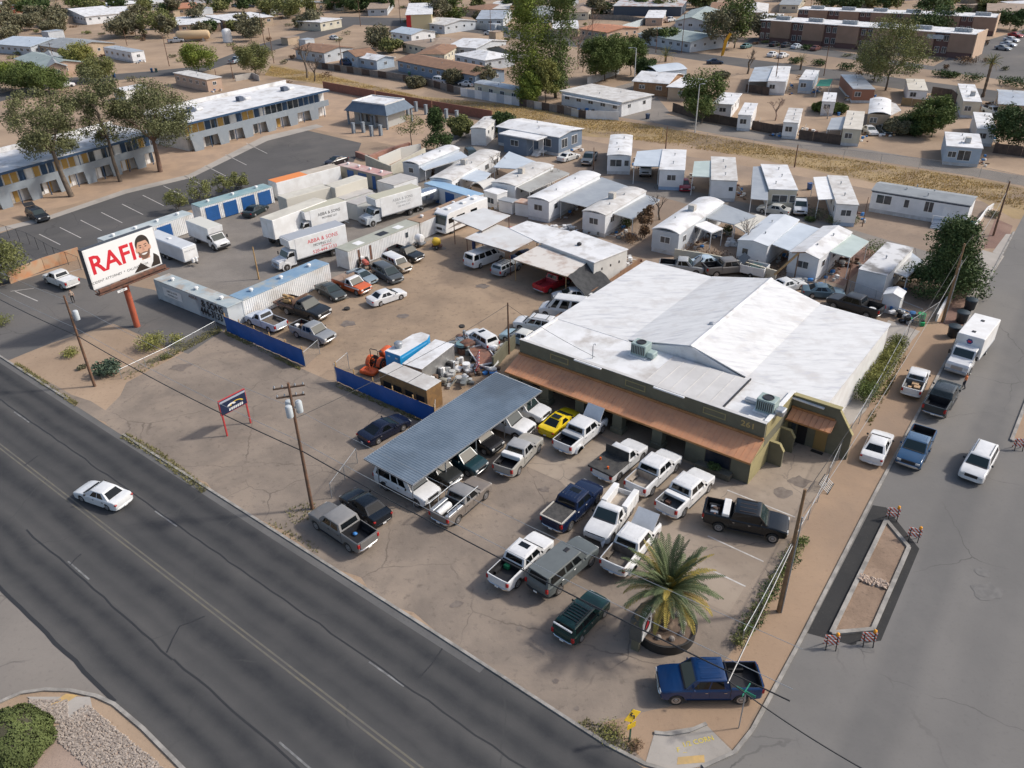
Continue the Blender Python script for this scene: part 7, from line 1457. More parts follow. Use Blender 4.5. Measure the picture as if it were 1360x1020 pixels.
for x in (.5, 1.0): pt(t, 'flood_lamp', MB().lathe([(.05, 0), (.12, .05), (.14, .2), (.05, .24)], 10, 'z', (x, .1, 2.9)), WHITE)
# warning sign
q = P(836,985); t = T('warning_sign', 'yellow diamond curve sign with small plaque on a green post', 'road sign', q, R(28)); YS = M('sign_yellow', (.85,.55,.01), rough=.4)
pt(t, 'post', MB().box(-.035, .035, -.035, .035, 0, 2.75), M('green_post', (.03,.10,.06))); pt(t, 'diamond', MB().loft([[(0, y, 1.75), (.55, y, 2.3), (0, y, 2.85), (-.55, y, 2.3)] for y in (-.06, -.04)]), YS); pt(t, 'plaque', MB().box(-.28, .28, -.06, -.04, 1.25, 1.68), YS)
pt(t, 'arrow', MB().tube([(.12, -.065, 2.02), (.12, -.065, 2.25), (-.1, -.065, 2.4), (-.1, -.065, 2.55)], .045, 4), BLKT); pt(t, 'arrow_head', MB().add([(-.24, -.068, 2.5), (.04, -.068, 2.5), (-.1, -.068, 2.7)], [(0, 1, 2)]), BLKT)
# street name blades on the corner post beside the blue pickup
q = P(981,967); t = T('street_sign', 'green street name blades on a thin post behind the blue pickup', 'road sign', q, YA); GP = M('green_blade', (.01,.22,.14), rough=.4)
pt(t, 'post', MB().cyl(0, 0, 0, 3.0, .035, 7), STEEL); pt(t, 'name_blade', MB().box(-.55, .55, -.015, .015, 3.0, 3.2), GP); pt(t, 'name_blade', MB().box(-.015, .015, -.55, .55, 3.22, 3.42), GP)
# ---------------------------------------------------------------- corner ramp, island, barricades
r0 = sheet('pavement', [(857,1014), (869,974), (938,963), (974,999), (933,1018), (895,1025)], CNCS, .03)
sheet('tactile_strip', [(900,1006), (935,1003), (936,1013), (899,1016)], M('yellow_tactile', (.52,.34,.13)), .036)
strip('kerb', [(869,974), (890,976), (915,972), (938,962)], .2, .12, KERB)
YP = M('yellow_spray_paint', (.62,.48,.05), rough=.8)
for px, s_, rz_ in (((927,985), '1/2 CORN', .75), ((905,996), 'F _', .2)): q = P(*px, .034); o = ob('paint_mark', None, None); bpy.data.objects.remove(o); o = text(None, 'spray_marking', s_, .42, (q.x, q.y, .040), (0, 0, rz_*.3), YP, 1, .0, .001); tag(o, kind='structure')
sheet('asphalt_patch', [(1159,671), (1177,674), (1221,729), (1170,851), (1131,857), (1072,841)], FRSH, .013)
isl = [P(1176.5,692), P(1206.7,728), P(1159,837), P(1104,842)]
sheet('island_soil', isl, GM('island_gravel_soil', [(.27,.19,.135), (.22,.155,.11), (.32,.23,.165)], .6, .6, ((.14,.10,.075), 4, .7)), .03)
for i in range(4): strip('kerb', [isl[i], isl[(i+1) % 4]], .28, .16 + .002*i, KERB)
q0, q1 = P(1141,767), P(1177,779); r2 = random.Random(4)
for k in range(60):
    p = q0.lerp(q1, r2.random())+AN*r2.uniform(-.32, .32); s_ = r2.uniform(.12, .21)
    o = ob('stone', cached(('stone', k % 5), lambda: MB().lathe([(.3, -.2), (.8, -.1), (1, .2), (.75, .6), (.2, .75)], 7).mesh('stone')), M('pale_river_stone', (.48,.38,.30), (.36,.27,.21), scale=4), loc=(p.x, p.y, .05), rot=(r2.random(), r2.random(), r2.random()*6), sc=(s_*1.3, s_, s_*.8)); tag(o, 'pale rounded stone in the check line across the island', 'stone', 'stones across the traffic island')
STR = bpy.data.materials.new('barricade_stripes'); STR.use_nodes = True
_n = STR.node_tree.nodes; _l = STR.node_tree.links; _tc = _n.new('ShaderNodeTexCoord'); _sx = _n.new('ShaderNodeSeparateXYZ'); _l.new(_tc.outputs['Object'], _sx.inputs[0]); _ad = _n.new('ShaderNodeMath'); _ad.operation = 'ADD'; _l.new(_sx.outputs[0], _ad.inputs[0]); _l.new(_sx.outputs[2], _ad.inputs[1]); _mu = _n.new('ShaderNodeMath'); _mu.operation = 'MULTIPLY'; _mu.inputs[1].default_value = 3.6; _l.new(_ad.outputs[0], _mu.inputs[0]); _fr = _n.new('ShaderNodeMath'); _fr.operation = 'FRACT'; _l.new(_mu.outputs[0], _fr.inputs[0]); _gt = _n.new('ShaderNodeMath'); _gt.operation = 'GREATER_THAN'; _gt.inputs[1].default_value = .5; _l.new(_fr.outputs[0], _gt.inputs[0]); _mx = _n.new('ShaderNodeMix'); _mx.data_type = 'RGBA'; _l.new(_gt.outputs[0], _mx.inputs[0]); _mx.inputs[6].default_value = (.78,.76,.73,1); _mx.inputs[7].default_value = (.62,.10,.04,1); _l.new(_mx.outputs[2], _n['Principled BSDF'].inputs['Base Color'])
for px, an, lab in (((1184,690), -.2, 'striped barricade at the top point of the island'), ((1212,717), -.35, 'striped barricade on the right shoulder of the island'), ((1151,856), -.1, 'striped barricade at the lower right of the island'), ((1102,860), -.15, 'striped barricade at the lower left tip of the island'), ((1351,597), -.2, 'striped barricade at the second island by the frame of the street')):
    q = P(*px); t = T('barricade', lab, 'barricade', q, YA+R(180)+an+R(0))
    t.rotation_euler.z = math.atan2(-q.x, q.y)*-1*0 + an
    for z in (.35, .78): pt(t, 'striped_board', MB().box(-.45, .45, -.05, -.02, z, z+.34), STR)
    for x in (-.3, .3):
        pt(t, 'leg', MB().bar((x, -.25, 0), (x, -.01, 1.1), .05, .05), BLACK); pt(t, 'leg', MB().bar((x, .3, 0), (x, .01, 1.1), .05, .05), BLACK)
    pt(t, 'warning_lamp', MB().lathe([(.04, 1.08), (.1, 1.12), (.11, 1.28), (.05, 1.34)], 10, 'z', (.28, 0, 0)), M('barricade_amber', (.85,.35,.02), rough=.3))
# second island at the frame edge
isl2 = [RB(55, 7.3), RB(40, 7.6), RB(38, 10.2), RB(53, 10.2)]
sheet('island_soil', isl2, ORNG, .03)
for i in range(4): strip('kerb', [isl2[i], isl2[(i+1) % 4]], .28, .16+.002*i, KERB)
# road paint
WP = M('faded_white_paint', (.23,.23,.225), (.135,.135,.133), rough=.8, scale=1.5); YPT = M('faded_yellow_paint', (.145,.13,.10), (.115,.108,.097), rough=.8, scale=1.2)
for s0 in range(-120, 150, 12):
    for pe in (4.02, 10.9): 
        if -20 < s0 < 90 and (s0//12) % 2: sheet('lane_dash', [RA(s0, pe-.06), RA(s0+3, pe-.06), RA(s0+3, pe+.06), RA(s0, pe+.06)], WP, .020)
for pe in (7.2, 7.5): sheet('centre_line', [RA(-150, pe-.06), RA(150, pe-.06), RA(150, pe+.06), RA(-150, pe+.06)], YPT, .020)
SEAL = M('crack_sealant', (.028,.028,.029), rough=.6)
def seam(path, wd=.09):
    path = [p if isinstance(p, Vector) else P(*p) for p in path]; pts = []
    for a, b2 in zip(path, path[1:]):
        n = max(2, int((b2-a).length/1.2)); pts += [a.lerp(b2, k/n)+Vector((rng.uniform(-.07, .07), rng.uniform(-.07, .07), 0)) for k in range(n)]
    pts.append(path[-1]); strip('sealed_seam', pts, wd, .005, SEAL, .016)
seam([RA(-20, 3.8), RA(20, 3.85), RA(60, 3.9), RA(110, 3.9)], .10); seam([RA(30, 11.15), RA(44, 11.2), RA(50, 11.3)], .12); seam([RA(50, 11.2), RA(60, 11.25), RA(78, 11.3)], .12); seam([RA(33, 15.0), RA(50, 15.1)], .25)
seam([RA(48.5, 8.0), RA(48, 9.5), RA(49.2, 11.2)]); seam([RA(36, 9.9), RA(36.5, 11)]); seam([RA(63, .5), RA(63.3, 3)]); seam([RA(21, 6), RA(21.5, 7.4)])
for a, b2 in (((966,651), (1056,687)), ((940,712), (1014,746)), ((940,755), (990,779)), ((965,645), (970,646))): 
    p, q = P(*a), P(*b2); nn = Vector((-(q-p).y, (q-p).x, 0)).normalized()*.06
    if (q-p).length > 1: sheet('stall_line', [p-nn, q-nn, q+nn, p+nn], M('stall_white', (.55,.53,.50), (.42,.39,.36), scale=1.5), .018)
for k in range(11):
    a = P(52+k*27.5+k*k*.0, 305-k*8.6-k*k*.35+6, 0); b2 = P(52+k*27.5+28, 305-k*8.6-k*k*.35+20, 0); nn = Vector((-(b2-a).y, (b2-a).x, 0)).normalized()*.06
    sheet('stall_line', [a-nn, b2-nn, b2+nn, a+nn], M('stall_white', (.55,.53,.50)), .012)
for a, b2 in (((20,387), (50,400)), ((14,375+12), (45,383)), ((90,362), (112,356))):
    p, q = P(*a), P(*b2); nn = Vector((-(q-p).y, (q-p).x, 0)).normalized()*.06; sheet('stall_line', [p-nn, q-nn, q+nn, p+nn], M('stall_white', (.55,.53,.50)), .016)
STN = M('oil_stain', (.15,.12,.10), (.20,.165,.135), rough=.6, scale=2)
r2 = random.Random(11)
for px, s_ in (((607,803), .45), ((462,430), .9), ((723,650), .5), ((712,600), .35), ((756,676), .4), ((690,835), .25), ((738,905), .22), ((766,941), .18), ((240,488), 1.1), ((1150,860), .6), ((1305,760), .5), ((1310,785), 1.2), ((1040,655), .8), ((1062,640), .9), ((460,395), .6), ((580,330), 1.2), ((640,380), .9), ((535,420), .7)):
    q = P(*px); n = 14; sheet('oil_stain', [q+Vector((math.cos(k*2*math.pi/n)*s_*r2.uniform(.6, 1.2), math.sin(k*2*math.pi/n)*s_*r2.uniform(.5, 1.0), 0)) for k in range(n)], STN if px[0] < 1100 else M('street_stain', (.125,.12,.114), (.155,.148,.14), scale=2), .022)
# sidewalk on the side street with red gravel
sheet('gravel_strip', [(1247,430), (1274,385), (1285,365), (1310,378), (1293,411), (1281,432)], REDG, .012); sheet('gravel_strip', [(1306,330), (1322,290), (1345,300), (1341,312), (1335,330)], REDG, .012)
sheet('pavement', [(1283,395), (1297,365), (1312,372), (1296,404)], CNCS, .018); sheet('driveway', [(1272,363), (1305,332), (1334,340), (1314,371)], CNCS, .016); sheet('pavement', [(1318,335), (1336,311), (1346,311), (1329,340)], CNCS, .022)
# bins
for px, lab in (((1287,411), 'black round refuse bin farthest up the kerb'), ((1276,428), 'black round refuse bin with open lid, middle of three'), ((1265,447), 'dark green-black refuse bin beside the service truck')):
    t = T('refuse_bin', lab, 'bin', P(*px), 0); pt(t, 'tub', MB().lathe([(.42, 0), (.52, .1), (.62, 1.1), (.66, 1.12), (.66, 1.2)], 16), M('black_bin', (.02,.024,.028), rough=.5), 40); pt(t, 'lid', MB().lathe([(.68, 1.2), (.64, 1.28), (.4, 1.36), (.05, 1.38)], 16), M('bin_lid', (.025,.04,.05), rough=.4), 40); pt(t, 'wheel', MB().lathe([(.03,-.05),(.12,-.05),(.12,.05),(.03,.05)], 10, 'x', (-.3, .4, .12)), BLACK)
for i, (px, col, lab) in enumerate((((152,103), (.02,.06,.14), 'blue wheeled bin by the desert lot'), ((202,96), (.02,.07,.16), 'blue wheeled bin beside the dark bin'), ((208,96), (.02,.05,.05), 'dark wheeled bin on the far street'), ((868,122), (.02,.20,.35), 'blue wheeled bin by the brick house'), ((876,123), (.45,.03,.04), 'red wheeled bin by the brick house'), ((544,101), (.02,.10,.07), 'green wheeled bin by the blue-grey house'), ((1075,252), (.02,.07,.22), 'blue wheeled bin behind the shrub-fronted trailer'), ((860,158), (.03,.05,.10), 'dark bin on the lane by the wash'), ((735,200), (.03,.03,.03), 'black post bin by the double-wide'))):
    t = T('wheeled_bin', lab, 'bin', P(*px), .3*i); m_ = M('bin_%d' % i, col, rough=.5); pt(t, 'tub', MB().loft([[(-.25, -.27, .05), (.25, -.27, .05), (.25, .27, .05), (-.25, .27, .05)], [(-.32, -.36, 1.0), (.32, -.36, 1.0), (.32, .36, 1.0), (-.32, .36, 1.0)]]), m_); pt(t, 'lid', MB().cbox(-.35, .35, -.4, .4, 1.0, 1.1, .03), m_); pt(t, 'wheel', MB().lathe([(.03,-.3),(.1,-.3),(.1,.3),(.03,.3)], 8, 'x', (0, .26, .1)), BLACK)
# dumpster-like crates behind the workshop and clutter
t = T('open_trailer', 'white open trailer full of scrap behind the workshop ridge', 'trailer', P(1000,366), YA+.05)
for a, c_ in (((-1.6, -1), (1.6, -.93)), ((-1.6, .93), (1.6, 1)), ((-1.6, -.93), (-1.53, .93)), ((1.53, -.93), (1.6, .93))): pt(t, 'side_panel', MB().box(a[0], c_[0], a[1], c_[1], .5, 1.5), WHITE)
pt(t, 'floor', MB().box(-1.55, 1.55, -.95, .95, .45, .52), RUST); wheels(t, [0], 1.15, .33, False)
for k in range(12): pt(t, 'scrap', MB().cbox(-1.4+rng.random()*2.4, -1.1+rng.random()*2.4, -.8+rng.random()*.8, 0+rng.random()*.8, .55, 1.0+rng.random()*.6, .05), (BLACK, M('grey_machine', (.16,.17,.165)), GRNT)[k % 3])
t = T('leaning_pole', 'broken timber pole leaning on a post behind the ridge', 'pole', P(1060,375), 0); q = P(1028,367, 1.0)-P(1060,375); e = P(1061,336, 3.8)-P(1060,375); pt(t, 'beam', MB().tube([(q.x, q.y, 1.2), (e.x, e.y, 3.8)], .14, 8), PINE, 50); pt(t, 'prop', MB().tube([(e.x, e.y, 0), (e.x, e.y, 3.8)], .08, 7), WOOD); pt(t, 'crosspiece', MB().bar((e.x-.8, e.y, 3.85), (e.x+.8, e.y, 3.85), .1, .1), WOOD)
spots = (((905,338), 4.5, 2, 1.0, 'engine parts heap behind the back fence'), ((1072,378), 3, 1.6, 1.2, 'scrap heap with grey cabinets behind the workshop ridge'), ((1190,418), 3.5, 2, 1.3, 'blue pumps and drums beside the black crew cab pickup'), ((1212,428), 2, 1.5, 1.2, 'green lidded drums by the street fence'), ((812,392), 4.0, 1.2, .7, 'row of white drums along the shade net'), ((838,350), 2.5, 2, 1.3, 'pallets and brush behind the repair building'), ((800,313), 9, 1.8, .8, 'brush and lumber along the trailer fence'), ((745,305), 5, 1.5, .7, 'brown brush pile behind the white roof'), ((675,277), 5, 1.4, 1.2, 'rusty frames behind the utility sheds'), ((1120,352), 4, 2.5, 1.0, 'patio furniture under the pale green carport'), ((950,312), 4, 2, 1.0, 'red and dark clutter under the white porch awning'), ((985,325), 4, 2, .9, 'white garden clutter before the ivy wall'), ((770,150), 7, 1.6, 1.2, 'blue and grey clutter on the patched porch'), ((1080,122), 3, 2, .9, 'dark clutter beside the green shade canopy'), ((1130,133), 4, 2, 1.0, 'yard clutter behind the bowed trailer'), ((1268,140), 3, 3, 1.2, 'yard clutter beside the tall tan trailer'), ((1318,142), 4, 3, 1.2, 'timber frame clutter by the palm'), ((1075,175), 3, 1.5, 1.0, 'grey panels beside the narrow trailer gate'), ((395,404), 2.2, 1.2, .5, 'low scrap beside the flatbed truck'), ((645,494), 3, 2, .9, 'scrap beside the striped barricade stack'), ((612,487), 2.5, 2, .8, 'rusty parts beside the steel-sided trailer'), ((540,205), 5, 2, .9, 'broken blocks inside the unfinished building'), ((1030,180), 2, 1, .6, 'yellow bucket and boards by the lane fence'), ((1170,180), 5, 1, .4, 'low yard junk before the mesquite'))
mixes = ((RUST, M('grey_machine', (.16,.17,.165)), PALE, WOOD), (PALE, STEEL, WOOD, M('blue_plastic', (.05,.22,.55))), (WHITE, PALE, PINE, RUST))
for i, (px, w2, d2, h2, lab) in enumerate(spots):
    mx = (M('blue_drum', (.03,.14,.35)), BLACK, STEEL, WHITE) if 'blue' in lab else (M('green_lid', (.02,.35,.12)), BLACK, BLACK, STEEL) if 'green lidded' in lab else (WHITE, WHITE, PALE) if 'white' in lab else mixes[i % 3]
    junk('clutter_heap', lab, 'clutter', px, w2, d2, h2, 14 if w2 < 4 else 22, mx, YA if i < 5 else -.2, 20+i, .42, 4)
t = T('loose_tyre', 'dark tyre lying on the dirt yard beside the silver-grey pickup', 'tyre', P(461,411), 0); ob('tread', cached(('tyre', .36), None), TYRE, t, (0, 0, .12), rot=(R(90), 0, 0))
# gas yard far off
t = T('gas_tank', 'long tan gas tank on saddles beyond the far street', 'tank', P(258,55), .1); pt(t, 'tank', MB().lathe([(.2,-6),(1.2,-5.6),(1.5,-5),(1.5,5),(1.2,5.6),(.2,6)], 16, 'x', (0, 0, 2.2)), M('tan_tank', (.55,.40,.24), rough=.5), 40)
for x in (-3.5, 3.5): pt(t, 'saddle', MB().box(x-.3, x+.3, -1.2, 1.2, 0, 1.2), CONC)
t = T('white_tank', 'upright white tank in the far gas yard', 'tank', P(303,56), 0); pt(t, 'tank', MB().lathe([(1.6,0),(1.6,3.6),(1.2,4.2),(.2,4.5)], 16), WHITE, 40); pt(t, 'base', MB().cyl(0, 0, 0, .2, 1.8), CONC)
t = T('blow_sign', 'orange advertising flag sign by the far street', 'sign', P(957,76), 0); pt(t, 'flag', MB().loft([[(0, 0, .3), (.8, 0, .5), (1.6, 0, 4.5), (2.6, 0, 6.3), (1.8, 0, 6.6), (.6, 0, 4.6)], [(0, .06, .3), (.8, .06, .5), (1.6, .06, 4.5), (2.6, .06, 6.3), (1.8, .06, 6.6), (.6, .06, 4.6)]]), M('orange_flag', (.75,.35,.02))); pt(t, 'mast', MB().cyl(.3, .03, 0, 4, .05, 6), BLACK)
dwelling('pale blue arched shed beside the small palm', (851,90), (873,96), 2.6, c2=(875,82), wall=BLUEP2, roof=BLUAW, kind='bow_y', rise=.9, auto=False, vents=0, name='garden_shed', cat='shed')
dwelling('white travel trailer standing on the far street behind the eucalyptus', (150,118), (165,121), 2.6, 6, wall=WHITE, roof=WROOF, kind='bow_y', rise=.3, vents=0, name='camper_trailer', cat='camper')
q = P(1176,413); 
t = T('hvac_gate', 'small steel cage gate lying by the verge fence', 'gate', P(1098,648), YB)
for k in range(7): pt(t, 'bar', MB().bar((-.7+k*.23, -.3, .05), (-.7+k*.23, .5, .65), .04, .04), STEEL)
pt(t, 'frame_bar', MB().bar((-.8, -.3, .05), (.8, -.3, .05), .06, .06), BLACK); pt(t, 'frame_bar', MB().bar((-.8, .5, .65), (.8, .5, .65), .06, .06), BLACK)

# ---------------------------------------------------------------- people: one continuous skinned body each
def person(label, px, rz, top, legs, skin=(.42,.24,.16), hair=(.03,.02,.015), h=1.75, stride=.16):
    q = P(*px); t = T('person', label, 'person', q, rz); k = h/1.75
    J = {'pel': (0,0,.95), 'ch': (0,-.01,1.28), 'nk': (0,-.01,1.46), 'hd': (0,.02,1.62), 'tp': (0,.01,1.72),
         'ls': (.19,0,1.40), 'le': (.25,-.03,1.13), 'lw': (.26,.07,.90), 'lh': (.26,.10,.82), 'rs': (-.19,0,1.40), 're': (-.25,.02,1.13), 'rw': (-.27,.12,.92), 'rh': (-.27,.16,.85),
         'lp': (.10,0,.90), 'lk': (.11,stride*.6,.50), 'la': (.11,stride*.3,.09), 'lt': (.12,stride*.3+.17,.04), 'rp': (-.10,0,.90), 'rk': (-.11,-stride*.1,.50), 'ra': (-.11,-stride,.09), 'rt': (-.12,-stride+.17,.04)}
    rad = dict(pel=.15, ch=.165, nk=.065, hd=.105, tp=.07, ls=.07, le=.05, lw=.038, lh=.04, rs=.07, re=.05, rw=.038, rh=.04, lp=.095, lk=.065, la=.048, lt=.045, rp=.095, rk=.065, ra=.048, rt=.045)
    E_ = [('pel','ch'),('ch','nk'),('nk','hd'),('hd','tp'),('ch','ls'),('ls','le'),('le','lw'),('lw','lh'),('ch','rs'),('rs','re'),('re','rw'),('rw','rh'),('pel','lp'),('lp','lk'),('lk','la'),('la','lt'),('pel','rp'),('rp','rk'),('rk','ra'),('ra','rt')]
    ks = list(J); me = bpy.data.meshes.new('body'); me.from_pydata([tuple(c_*k for c_ in J[n_]) for n_ in ks], [(ks.index(a), ks.index(b2)) for a, b2 in E_], [])
    o = bpy.data.objects.new('body', me); COL.objects.link(o); md = o.modifiers.new('skin', 'SKIN'); sv = me.skin_vertices[0].data
    for i, n_ in enumerate(ks): sv[i].radius = (rad[n_]*k, rad[n_]*k*.85); sv[i].use_root = n_ == 'pel'
    o.modifiers.new('sub', 'SUBSURF').levels = 2
    me2 = bpy.data.meshes.new_from_object(o.evaluated_get(bpy.context.evaluated_depsgraph_get())); bpy.data.objects.remove(o)
    for m_ in (top, legs, skin, hair): me2.materials.append(M('cloth_%d_%d_%d' % tuple(int(c_*255) for c_ in m_), m_, rough=.85))
    for pgn in me2.polygons:
        c_ = pgn.center/k; pgn.use_smooth = True
        pgn.material_index = (3 if c_.z > 1.67 or c_.y < -.05 else 2) if c_.z > 1.47 else 2 if (abs(c_.x) > .2 and c_.z < 1.12) else 1 if c_.z < .98 else 0
        if c_.z < .08: pgn.material_index = 3
    o = bpy.data.objects.new('body', me2); COL.objects.link(o); o.parent = t
    return t
person('person in tan shirt and black trousers walking across the left lot', (98,402), R(200), (.50,.38,.29), (.015,.015,.017))
person('person in orange vest standing by the service truck bumper', (1279,516), R(60), (.60,.18,.06), (.02,.025,.04))
# ---------------------------------------------------------------- vegetation
def leafmat(name, c, c2, sc=.9):
    c, c2 = [tuple(x*1.35 for x in q_) for q_ in (c, c2)]
    return M(name, c, c2, rough=.75, scale=sc, lo=.38, hi=.62, c3=tuple(x*.55 for x in c), s3=1.7, spec=.2)
OLV = leafmat('eucalyptus_leaves', (.135,.14,.062), (.085,.092,.045)); GRN = leafmat('green_leaves', (.105,.135,.04), (.07,.095,.028)); DGR = leafmat('dark_green_leaves', (.06,.09,.03), (.04,.062,.022)); LIM = leafmat('lime_leaves', (.16,.19,.035), (.10,.135,.028)); PIN = leafmat('pine_needles', (.07,.10,.035), (.045,.07,.025))
YEL = leafmat('yellow_green_leaves', (.21,.205,.06), (.15,.155,.05)); DRY = leafmat('dry_brown_leaves', (.17,.105,.06), (.12,.075,.045)); TAM = leafmat('tamarisk_leaves', (.16,.165,.06), (.11,.12,.045)); GRY = leafmat('grey_green_leaves', (.155,.145,.085), (.11,.105,.065)); BARK = M('grey_bark', (.16,.125,.095), (.10,.08,.062), rough=.95, scale=2, bump=.3); PBARK = M('pale_bark', (.36,.32,.28), (.26,.225,.195), rough=.95, scale=2)
import numpy as np
def leaves(r2, cen, rad, n, size, flat=1.0):
    """n leaf-sized quads scattered through a clump"""
    g = np.random.RandomState(r2.randrange(1 << 30)); n = max(3, int(n))
    d = g.normal(size=(n, 3)); d /= np.linalg.norm(d, axis=1)[:, None]; d *= (g.random_sample(n)**.45)[:, None]
    p = np.array(cen)+d*np.array([rad, rad, rad*flat])
    u = g.normal(size=(n, 3))*[1, 1, .7]; u /= np.linalg.norm(u, axis=1)[:, None]
    v = np.cross(u, g.normal(size=(n, 3))); v /= np.linalg.norm(v, axis=1)[:, None]
    s_ = (size*g.uniform(.45, 1.4, n))[:, None]
    return np.stack([p-u*s_, p+v*s_*.45, p+u*s_, p-v*s_*.45], axis=1)
def quads(name, arrs):
    a = np.concatenate(arrs).astype(np.float32); n = len(a); me = bpy.data.meshes.new(name)
    me.vertices.add(n*4); me.vertices.foreach_set('co', a.ravel()); me.loops.add(n*4); me.loops.foreach_set('vertex_index', np.arange(n*4, dtype=np.int32))
    me.polygons.add(n); me.polygons.foreach_set('loop_start', np.arange(0, n*4, 4, dtype=np.int32)); me.update(calc_edges=True); me.validate(); return me
def tree(label, base, top, cr, mat, cz=.35, ncl=22, nl=110, leaf=.28, tr=.22, flat=.8, shape='round', seed=0, bark=None, name='tree', group=None, h=None, lean=(0, 0), trunks=1, cat='tree', clr=.42):
    r2 = random.Random(seed or hash(base) % 9999); q = P(*base); h = h or Hgt(*base, *top); bark = bark or BARK
    t = T(name, label, cat, q, 0, group); tm = MB(); lm = []; c0 = h*cz; rz_ = (h-c0)/2; cc = Vector((lean[0], lean[1], c0+rz_)); tops = []
    for k in range(ncl):
        if shape == 'column': a = r2.uniform(0, 6.28); zz = r2.uniform(-1, 1); rr = cr*math.sqrt(max(.05, 1-abs(zz)**2.5))*r2.uniform(.1, .85); d = Vector((rr*math.cos(a), rr*math.sin(a), zz*rz_*.93))
        elif shape == 'cone': a = r2.uniform(0, 6.28); zz = r2.uniform(-1, 1); rr = cr*(1-(zz+1)/2.15)*r2.uniform(.35, .95); d = Vector((rr*math.cos(a), rr*math.sin(a), zz*rz_*.95))
        else:
            while True:
                d = Vector((r2.uniform(-1, 1), r2.uniform(-1, 1), r2.uniform(-1, 1)))
                if .35 < d.length < 1: break
            d = Vector((d.x*cr*.85, d.y*cr*.85, d.z*rz_*.85))
        p = cc+d; rad = cr*clr*r2.uniform(.6, 1.15) if shape == 'round' else cr*.45*r2.uniform(.7, 1.2)
        lm.append(leaves(r2, p, rad, int(nl*r2.uniform(.6, 1.3)), leaf, flat)); tops.append(p)
    for j in range(trunks):
        off = Vector((r2.uniform(-.4, .4), r2.uniform(-.4, .4), 0))*(j > 0); fork = Vector((lean[0]*.4+r2.uniform(-.3, .3), lean[1]*.4+r2.uniform(-.3, .3), c0*(.8+.4*r2.random())+h*.06))+off*2
        tm.tube([tuple(off), tuple(off.lerp(fork, .5)+Vector((r2.uniform(-.12, .12), r2.uniform(-.12, .12), 0))*h*.1), tuple(fork)], tr*h/8, 8, tr*h/8*.6)
        for p in r2.sample(tops, min(len(tops), 7)): m_ = fork.lerp(p, .5)+Vector((0, 0, .06*h)); tm.tube([tuple(fork), tuple(m_), tuple(p)], tr*h/8*.42, 5, .03)
    pt(t, 'trunk', tm, bark, 60); ob('crown', quads('crown', lm), mat, t); return t
def bare_tree(label, base, top, cr, seed=1, mat=None, tr=.16, name='bare_tree', depth=4, twigs=3):
    r2 = random.Random(seed); q = P(*base); h = Hgt(*base, *top); t = T(name, label, 'tree', q, 0); m = MB(); tw = MB()
    def grow(p, d, ln, r, lv):
        e = p+d*ln; mid = p.lerp(e, .5)+Vector((r2.uniform(-1, 1), r2.uniform(-1, 1), 0))*ln*.08
        (m if lv < 2 else tw).tube([tuple(p), tuple(mid), tuple(e)], r, 6 if lv < 2 else 3, r*.6, cap=False)
        if lv >= depth: return
        for k in range(3 if lv == 0 else twigs):
            a = r2.uniform(0, 6.28); s_ = r2.uniform(.35, .9); nd = (d+Vector((math.cos(a), math.sin(a), r2.uniform(-.1, .5)))*s_).normalized()
            grow(p.lerp(e, r2.uniform(.55, 1)), nd, ln*r2.uniform(.55, .8), max(.018, r*.55), lv+1)
    grow(Vector((0, 0, 0)), Vector((r2.uniform(-.1, .1), r2.uniform(-.1, .1), 1)).normalized(), h*.36, tr, 0)
    pt(t, 'trunk', m, mat or BARK, 60); pt(t, 'crown', tw, mat or BARK); return t
def bush(label, base, r, h, mat, n=3, nl=160, leaf=.12, seed=0, name='bush', group=None, cat='bush', q=None):
    r2 = random.Random(seed or hash(base) % 9999); q = q or P(*base); t = T(name, label, cat, q, 0, group); lm = []; sm = MB()
    for k in range(n):
        a = 6.28*k/n+r2.random(); o = Vector((math.cos(a)*r*.4, math.sin(a)*r*.4, h*.48)) if n > 1 else Vector((0, 0, h*.5))
        a_ = leaves(r2, o, r*(.72 if n > 1 else .95), nl, leaf, h/(2*r)*1.25); a_[..., 2] = np.maximum(.02, a_[..., 2]); lm.append(a_); sm.tube([(0, 0, 0), tuple(o)], .035, 4, .015)
    pt(t, 'stem', sm, BARK); ob('foliage', quads('foliage', lm), mat, t); return t
# motel eucalyptus
tree('leaning eucalyptus with grey-green crown at the motel corner', (95,261), (72,112), 6.4, OLV, .30, 52, 380, .17, .22, .8, lean=(-1.5, .5), seed=3, name='eucalyptus_tree', clr=.27)
tree('tall thin eucalyptus standing between the two others', (160,241), (128,84), 5.6, OLV, .28, 52, 340, .17, .15, .85, lean=(-1.2, 1.0), seed=5, name='eucalyptus_tree', clr=.27)
tree('broad eucalyptus with red-brown trunk at the motel stair', (213,228), (205,104), 7.6, OLV, .26, 64, 380, .17, .24, .8, lean=(.3, .5), seed=8, name='eucalyptus_tree', bark=M('red_brown_bark', (.22,.13,.09), (.15,.095,.07), scale=2), clr=.27)
# tamarisks on the left and behind storage
tree('feathery yellow-green tamarisk by the orange wall', (2,378), (10,302), 4.2, TAM, .12, 26, 240, .16, .12, .9, trunks=3, seed=2, name='tamarisk')
for i, (b_, tp, r) in enumerate((((238,281), (232,246), 2.0), ((268,268), (268,236), 2.4), ((296,259), (296,232), 1.9), ((319,251), (320,226), 1.8))): tree(('first wispy tamarisk behind the white storage doors', 'widest wispy tamarisk behind the teal roof', 'wispy tamarisk beside the widest one', 'small wispy tamarisk toward the orange roof')[i], b_, tp, r, TAM, .1, 14, 120, .15, .1, .9, trunks=2, seed=20+i, name='tamarisk')
